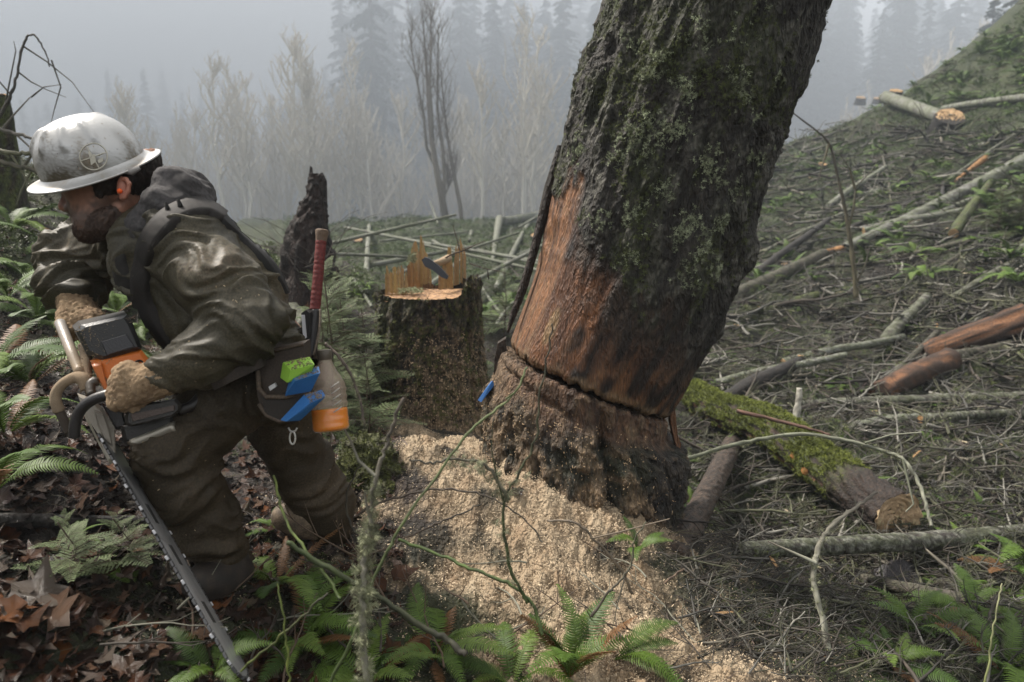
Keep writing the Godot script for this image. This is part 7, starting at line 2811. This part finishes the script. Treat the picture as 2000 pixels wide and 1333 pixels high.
	while places.size() < 70000:
		var p := on_land(rng.randf_range(-0.85, 1.1), rng.randf_range(-3.7, -1.15))
		var w := sawdust(p.x, p.z)
		if (p - EYE).dot(ahead) > 4.0 or rng.randf() > w + 0.10:
			continue
		places.append(stand_on(p + Vector3(0, rng.randf_range(0.0, 0.01), 0), Vector3(rng.randfn(0, 0.5), 1, rng.randfn(0, 0.5)).normalized(), rng.randf_range(0.0011, 0.0034) if rng.randf() < 0.93 else rng.randf_range(0.003, 0.0055)))
		var g := rng.randf_range(0.6, 1.15) if rng.randf() < 0.88 else 0.10
		tints.append(Color(1.0 * g, 0.79 * g, 0.54 * g))
	stuff("sawdust", chip_mesh(), places, tints, null, "sawdust crumbs spilled round the cut tree")


# ---------------------------------------------------------------- trees in the fog
func alder_shape(seed_: int) -> Array:
	var r := RandomNumberGenerator.new()
	r.seed = seed_
	var trunk := Shape.new()
	var crown := Shape.new()
	var pts := []
	var rad := []
	var p := Vector3.ZERO
	for i in 12:
		pts.append(p)
		rad.append(lerpf(0.0125, 0.003, i / 11.0))
		p += Vector3(r.randf_range(-0.014, 0.014), 1.0 / 11.0, r.randf_range(-0.014, 0.014))
	trunk.tube(pts, rad, 6, two(0.42, 0.40, 0.34), two(0.49, 0.46, 0.40))
	for k in 20:
		var t := r.randf_range(0.30, 0.97)
		var i := int(t * 11)
		twig_into(crown, r, pts[i].lerp(pts[mini(11, i + 1)], t * 11 - i), r.randf() * TAU, (1.05 - t) * 0.42 + 0.05, 0.0052, 2)
	return [trunk.mesh(M.twig), crown.mesh(M.twig)]


func twig_into(s: Shape, r: RandomNumberGenerator, p: Vector3, a: float, len_: float, rad: float, depth: int) -> void:
	var dir := Vector3(cos(a) * 0.62, r.randf_range(0.6, 1.1), sin(a) * 0.62).normalized()
	var pts := [p]
	var rr := [rad]
	for q in 4:
		dir = (dir + Vector3(r.randf_range(-0.2, 0.2), r.randf_range(-0.02, 0.22), r.randf_range(-0.2, 0.2))).normalized()
		p += dir * len_ / 4.0
		pts.append(p)
		rr.append(rad * (1.0 - (q + 1) / 5.0))
	s.tube(pts, rr, 3, two(0.49, 0.46, 0.38), two(0.42, 0.37, 0.30), false)
	if depth > 0:
		for k in 3:
			twig_into(s, r, pts[1 + k % 3], r.randf() * TAU, len_ * r.randf_range(0.35, 0.6), rad * 0.6, depth - 1)


func dark_twig(s: Shape, r: RandomNumberGenerator, p: Vector3, a: float, len_: float, rad: float, depth: int) -> void:
	var dir := Vector3(cos(a) * 0.5, r.randf_range(0.7, 1.2), sin(a) * 0.5).normalized()
	var pts := [p]
	var rr := [rad]
	for q in 3:
		dir = (dir + Vector3(r.randf_range(-0.2, 0.2), r.randf_range(-0.02, 0.2), r.randf_range(-0.2, 0.2))).normalized()
		p += dir * len_ / 3.0
		pts.append(p)
		rr.append(rad * (1.0 - (q + 1) / 3.6))
	s.tube(pts, rr, 3, two(0.12, 0.10, 0.08), two(0.13, 0.11, 0.09), false)
	if depth > 0:
		for k in 2:
			dark_twig(s, r, pts[1 + k], r.randf() * TAU, len_ * r.randf_range(0.4, 0.65), rad * 0.6, depth - 1)


func conifer_shape(seed_: int) -> Array:
	var r := RandomNumberGenerator.new()
	r.seed = seed_
	var trunk := Shape.new()
	trunk.tube([Vector3.ZERO, Vector3(0, 0.5, 0), Vector3(0, 1, 0)], [0.013, 0.009, 0.001], 7, two(0.07, 0.055, 0.045))
	var crown := Shape.new()
	var whorls := 38
	for i in whorls:
		var t := lerpf(0.12, 0.99, float(i) / whorls)
		var reach := (1.02 - t) * 0.19 * r.randf_range(0.7, 1.2) + 0.006
		for k in 8:
			if r.randf() < 0.2:
				continue
			var a := TAU * k / 8.0 + r.randf() * 0.7
			var dir := Vector3(cos(a), 0, sin(a))
			var side := Vector3(-sin(a), 0, cos(a))
			var len_ := reach * r.randf_range(0.6, 1.15)
			var base := Vector3(0, t + r.randf_range(-0.016, 0.016), 0)
			for q in 7:
				var f := (q + 0.6) / 7.0
				var c := base + dir * len_ * f + Vector3(0, 0.012 - 0.045 * f * f * (len_ / 0.15), 0)
				var w := (0.004 + 0.11 * reach) * (1.0 - 0.5 * f) * r.randf_range(0.6, 1.4)
				var g := r.randf_range(0.6, 1.3)
				var col := two(0.034 * g, 0.050 * g, 0.034 * g)
				var o := side * r.randf_range(-0.5, 0.5) * w
				crown.tri(crown.vert(c + o - side * w, col), crown.vert(c + o + side * w * 0.8 + dir * 0.01, col), crown.vert(c + o + dir * w * 0.7 + Vector3(0, -1.1 * w * r.randf_range(0.5, 1.6), 0), col * 1.1))
				crown.tri(crown.vert(c + o - side * w * 0.7 + Vector3(0, 0.006, 0), col), crown.vert(c + o + dir * w * 1.6, col), crown.vert(c + o + side * w * 0.9 + Vector3(0, -0.004, 0), col))
	return [trunk.mesh(M.twig), crown.mesh(M.needle)]


func far_tree(called: String, shape: Array, at: Vector3, tall: float, label: String, group: String, wide := 1.0, lean := Vector2.ZERO) -> void:
	var t := thing(called, label, "tree", group, at)
	t.scale = Vector3(tall * wide, tall, tall * wide)
	t.rotation = Vector3(lean.x, rng.randf() * TAU, lean.y)
	part("trunk", shape[0], t)
	part("crown", shape[1], t)


func far_forest() -> void:
	var alders := []
	for i in 5:
		alders.append(alder_shape(300 + i))
	var firs := []
	for i in 4:
		firs.append(conifer_shape(500 + i))
	# the bare stand beyond the clearing
	for k in 92:
		var px := rng.randf_range(215, 1120)
		var d := rng.randf_range(47, 76)
		var p := sight(px, 450, d)
		p.y = land(p.x, p.z)
		far_tree("bare_alder", alders[k % 5], p, rng.randf_range(11.0, 16.0) * (0.85 if px < 330 else 1.0), "pale bare tree in the foggy stand behind the clearing", "bare trees in the fog", rng.randf_range(0.8, 1.15), Vector2(rng.randfn(0, 0.03), rng.randfn(0, 0.04)))
	# one slim dark tree of several stems standing alone
	var foot := sight(872, 470, 39.0)
	foot.y = land(foot.x, foot.z)
	var lone := thing("slim_bare_tree", "tall slim dark bare tree of several stems, standing alone behind the torn stump", "tree", "", foot)
	var unit := 39.0 / FOCAL
	var stems := [[[872, 470], [868, 400], [858, 340], [848, 280], [842, 200], [838, 120], [836, 50]], [[868, 400], [872, 340], [866, 280], [858, 220], [862, 150], [866, 70]], [[858, 340], [836, 290], [833, 230], [822, 160], [812, 80]], [[848, 290], [850, 240], [848, 180], [852, 100], [850, 40]], [[905, 470], [900, 400], [888, 340], [878, 280], [872, 220], [868, 150]], [[868, 385], [876, 368], [878, 350]]]
	for i in stems.size():
		var pts := []
		var rad := []
		for k in stems[i].size():
			var q: Array = stems[i][k]
			var w := foot + Vector3((q[0] - 872.0) * unit, 0, 0.4 * sin(i * 2.0 + k))
			w.y = sight(q[0], q[1], 39.0).y
			if k == 0 and i in [0, 4]: w.y = land(w.x, w.z) - 0.1
			pts.append(w)
			rad.append(lerpf([8.5, 5.0, 4.0, 4.5, 5.0, 2.0][i], 1.0, float(k) / (stems[i].size() - 1)) * unit)
		var s := Shape.new()
		s.tube(pts, rad, 7, two(0.085, 0.075, 0.055), two(0.12, 0.10, 0.08))
		world_part("trunk", s.mesh(M.twig), lone)
		var tw := Shape.new()
		var r := RandomNumberGenerator.new()
		r.seed = 900 + i
		for k in 34:
			var f := r.randf_range(0.35, 0.98) * (pts.size() - 1)
			var p: Vector3 = pts[int(f)].lerp(pts[mini(int(f) + 1, pts.size() - 1)], f - int(f))
			dark_twig(tw, r, p, r.randf() * TAU, r.randf_range(0.8, 2.2), 0.022, 2)
		world_part("twigs", tw.mesh(M.twig), lone).set_meta("kind", "stuff")
	for e in [[1650, 62.0, 14.0], [1690, 66.0, 16.0], [1672, 70.0, 13.0], [1745, 72.0, 15.0], [1810, 58.0, 17.0], [1835, 60.0, 19.0], [1900, 54.0, 18.0], [1600, 74.0, 12.0]]:
		var p := sight(e[0], 200, e[1])
		p.y = land(p.x, p.z)
		far_tree("bare_alder", alders[rng.randi() % 5], p, e[2], "pale bare tree in the fog beyond the right ridge", "bare trees beyond the ridge", 1.0)
	# conifers
	for k in 250:
		var px := rng.randf_range(60, 2080)
		var d := rng.randf_range(86, 135) if px > 680.0 else rng.randf_range(104, 142)
		if px < 680.0 and k % 2 == 0: continue
		var p := sight(px, 400, d)
		p.y = land(p.x, p.z)
		far_tree("fir_tree", firs[k % 4], p, rng.randf_range(24, 36) * (0.62 if px < 680 else 1.0), "dark conifer fading into the fog on the far hillside", "conifers in the fog", rng.randf_range(0.8, 1.2))
	var named := [[738, 76.0, 40.0, "tallest conifer in the fog, left edge of the dark stand"], [905, 92.0, 36.0, "conifer in the fog behind the tall slim bare tree"]]
	for e in named:
		var p := sight(e[0], 400, e[1])
		p.y = land(p.x, p.z)
		far_tree("fir_tree", firs[1], p, e[2], e[3], "", 0.8)
	for e in [[1925, 47.0, 17.0], [1985, 44.0, 18.0], [2050, 40.0, 16.0], [1880, 56.0, 16.0]]:
		var p := sight(e[0], 150, e[1])
		p.y = land(p.x, p.z)
		far_tree("fir_tree", firs[rng.randi() % 4], p, e[2], "conifer standing dim above the right ridge's ferns", "conifers above the right ridge", 1.1)


# ---------------------------------------------------------------- banks of mist in the valley
func mist() -> void:
	var banks := [[Vector3(-6, 6, -108), Vector3(320, 68, 148), 0.0150], [Vector3(-80, 30, -100), Vector3(230, 60, 110), 0.0095]]
	for b in banks:
		var f := FogVolume.new()
		f.name = numbered("mist_cloud")
		f.shape = RenderingServer.FOG_VOLUME_SHAPE_ELLIPSOID
		f.size = b[1]
		f.position = b[0]
		var m := FogMaterial.new()
		m.density = b[2]
		m.albedo = Color(0.90, 0.94, 0.99)
		f.material = m
		add_child(f)
		f.set_meta("kind", "stuff")
		f.set_meta("label", "bank of pale mist over the valley")
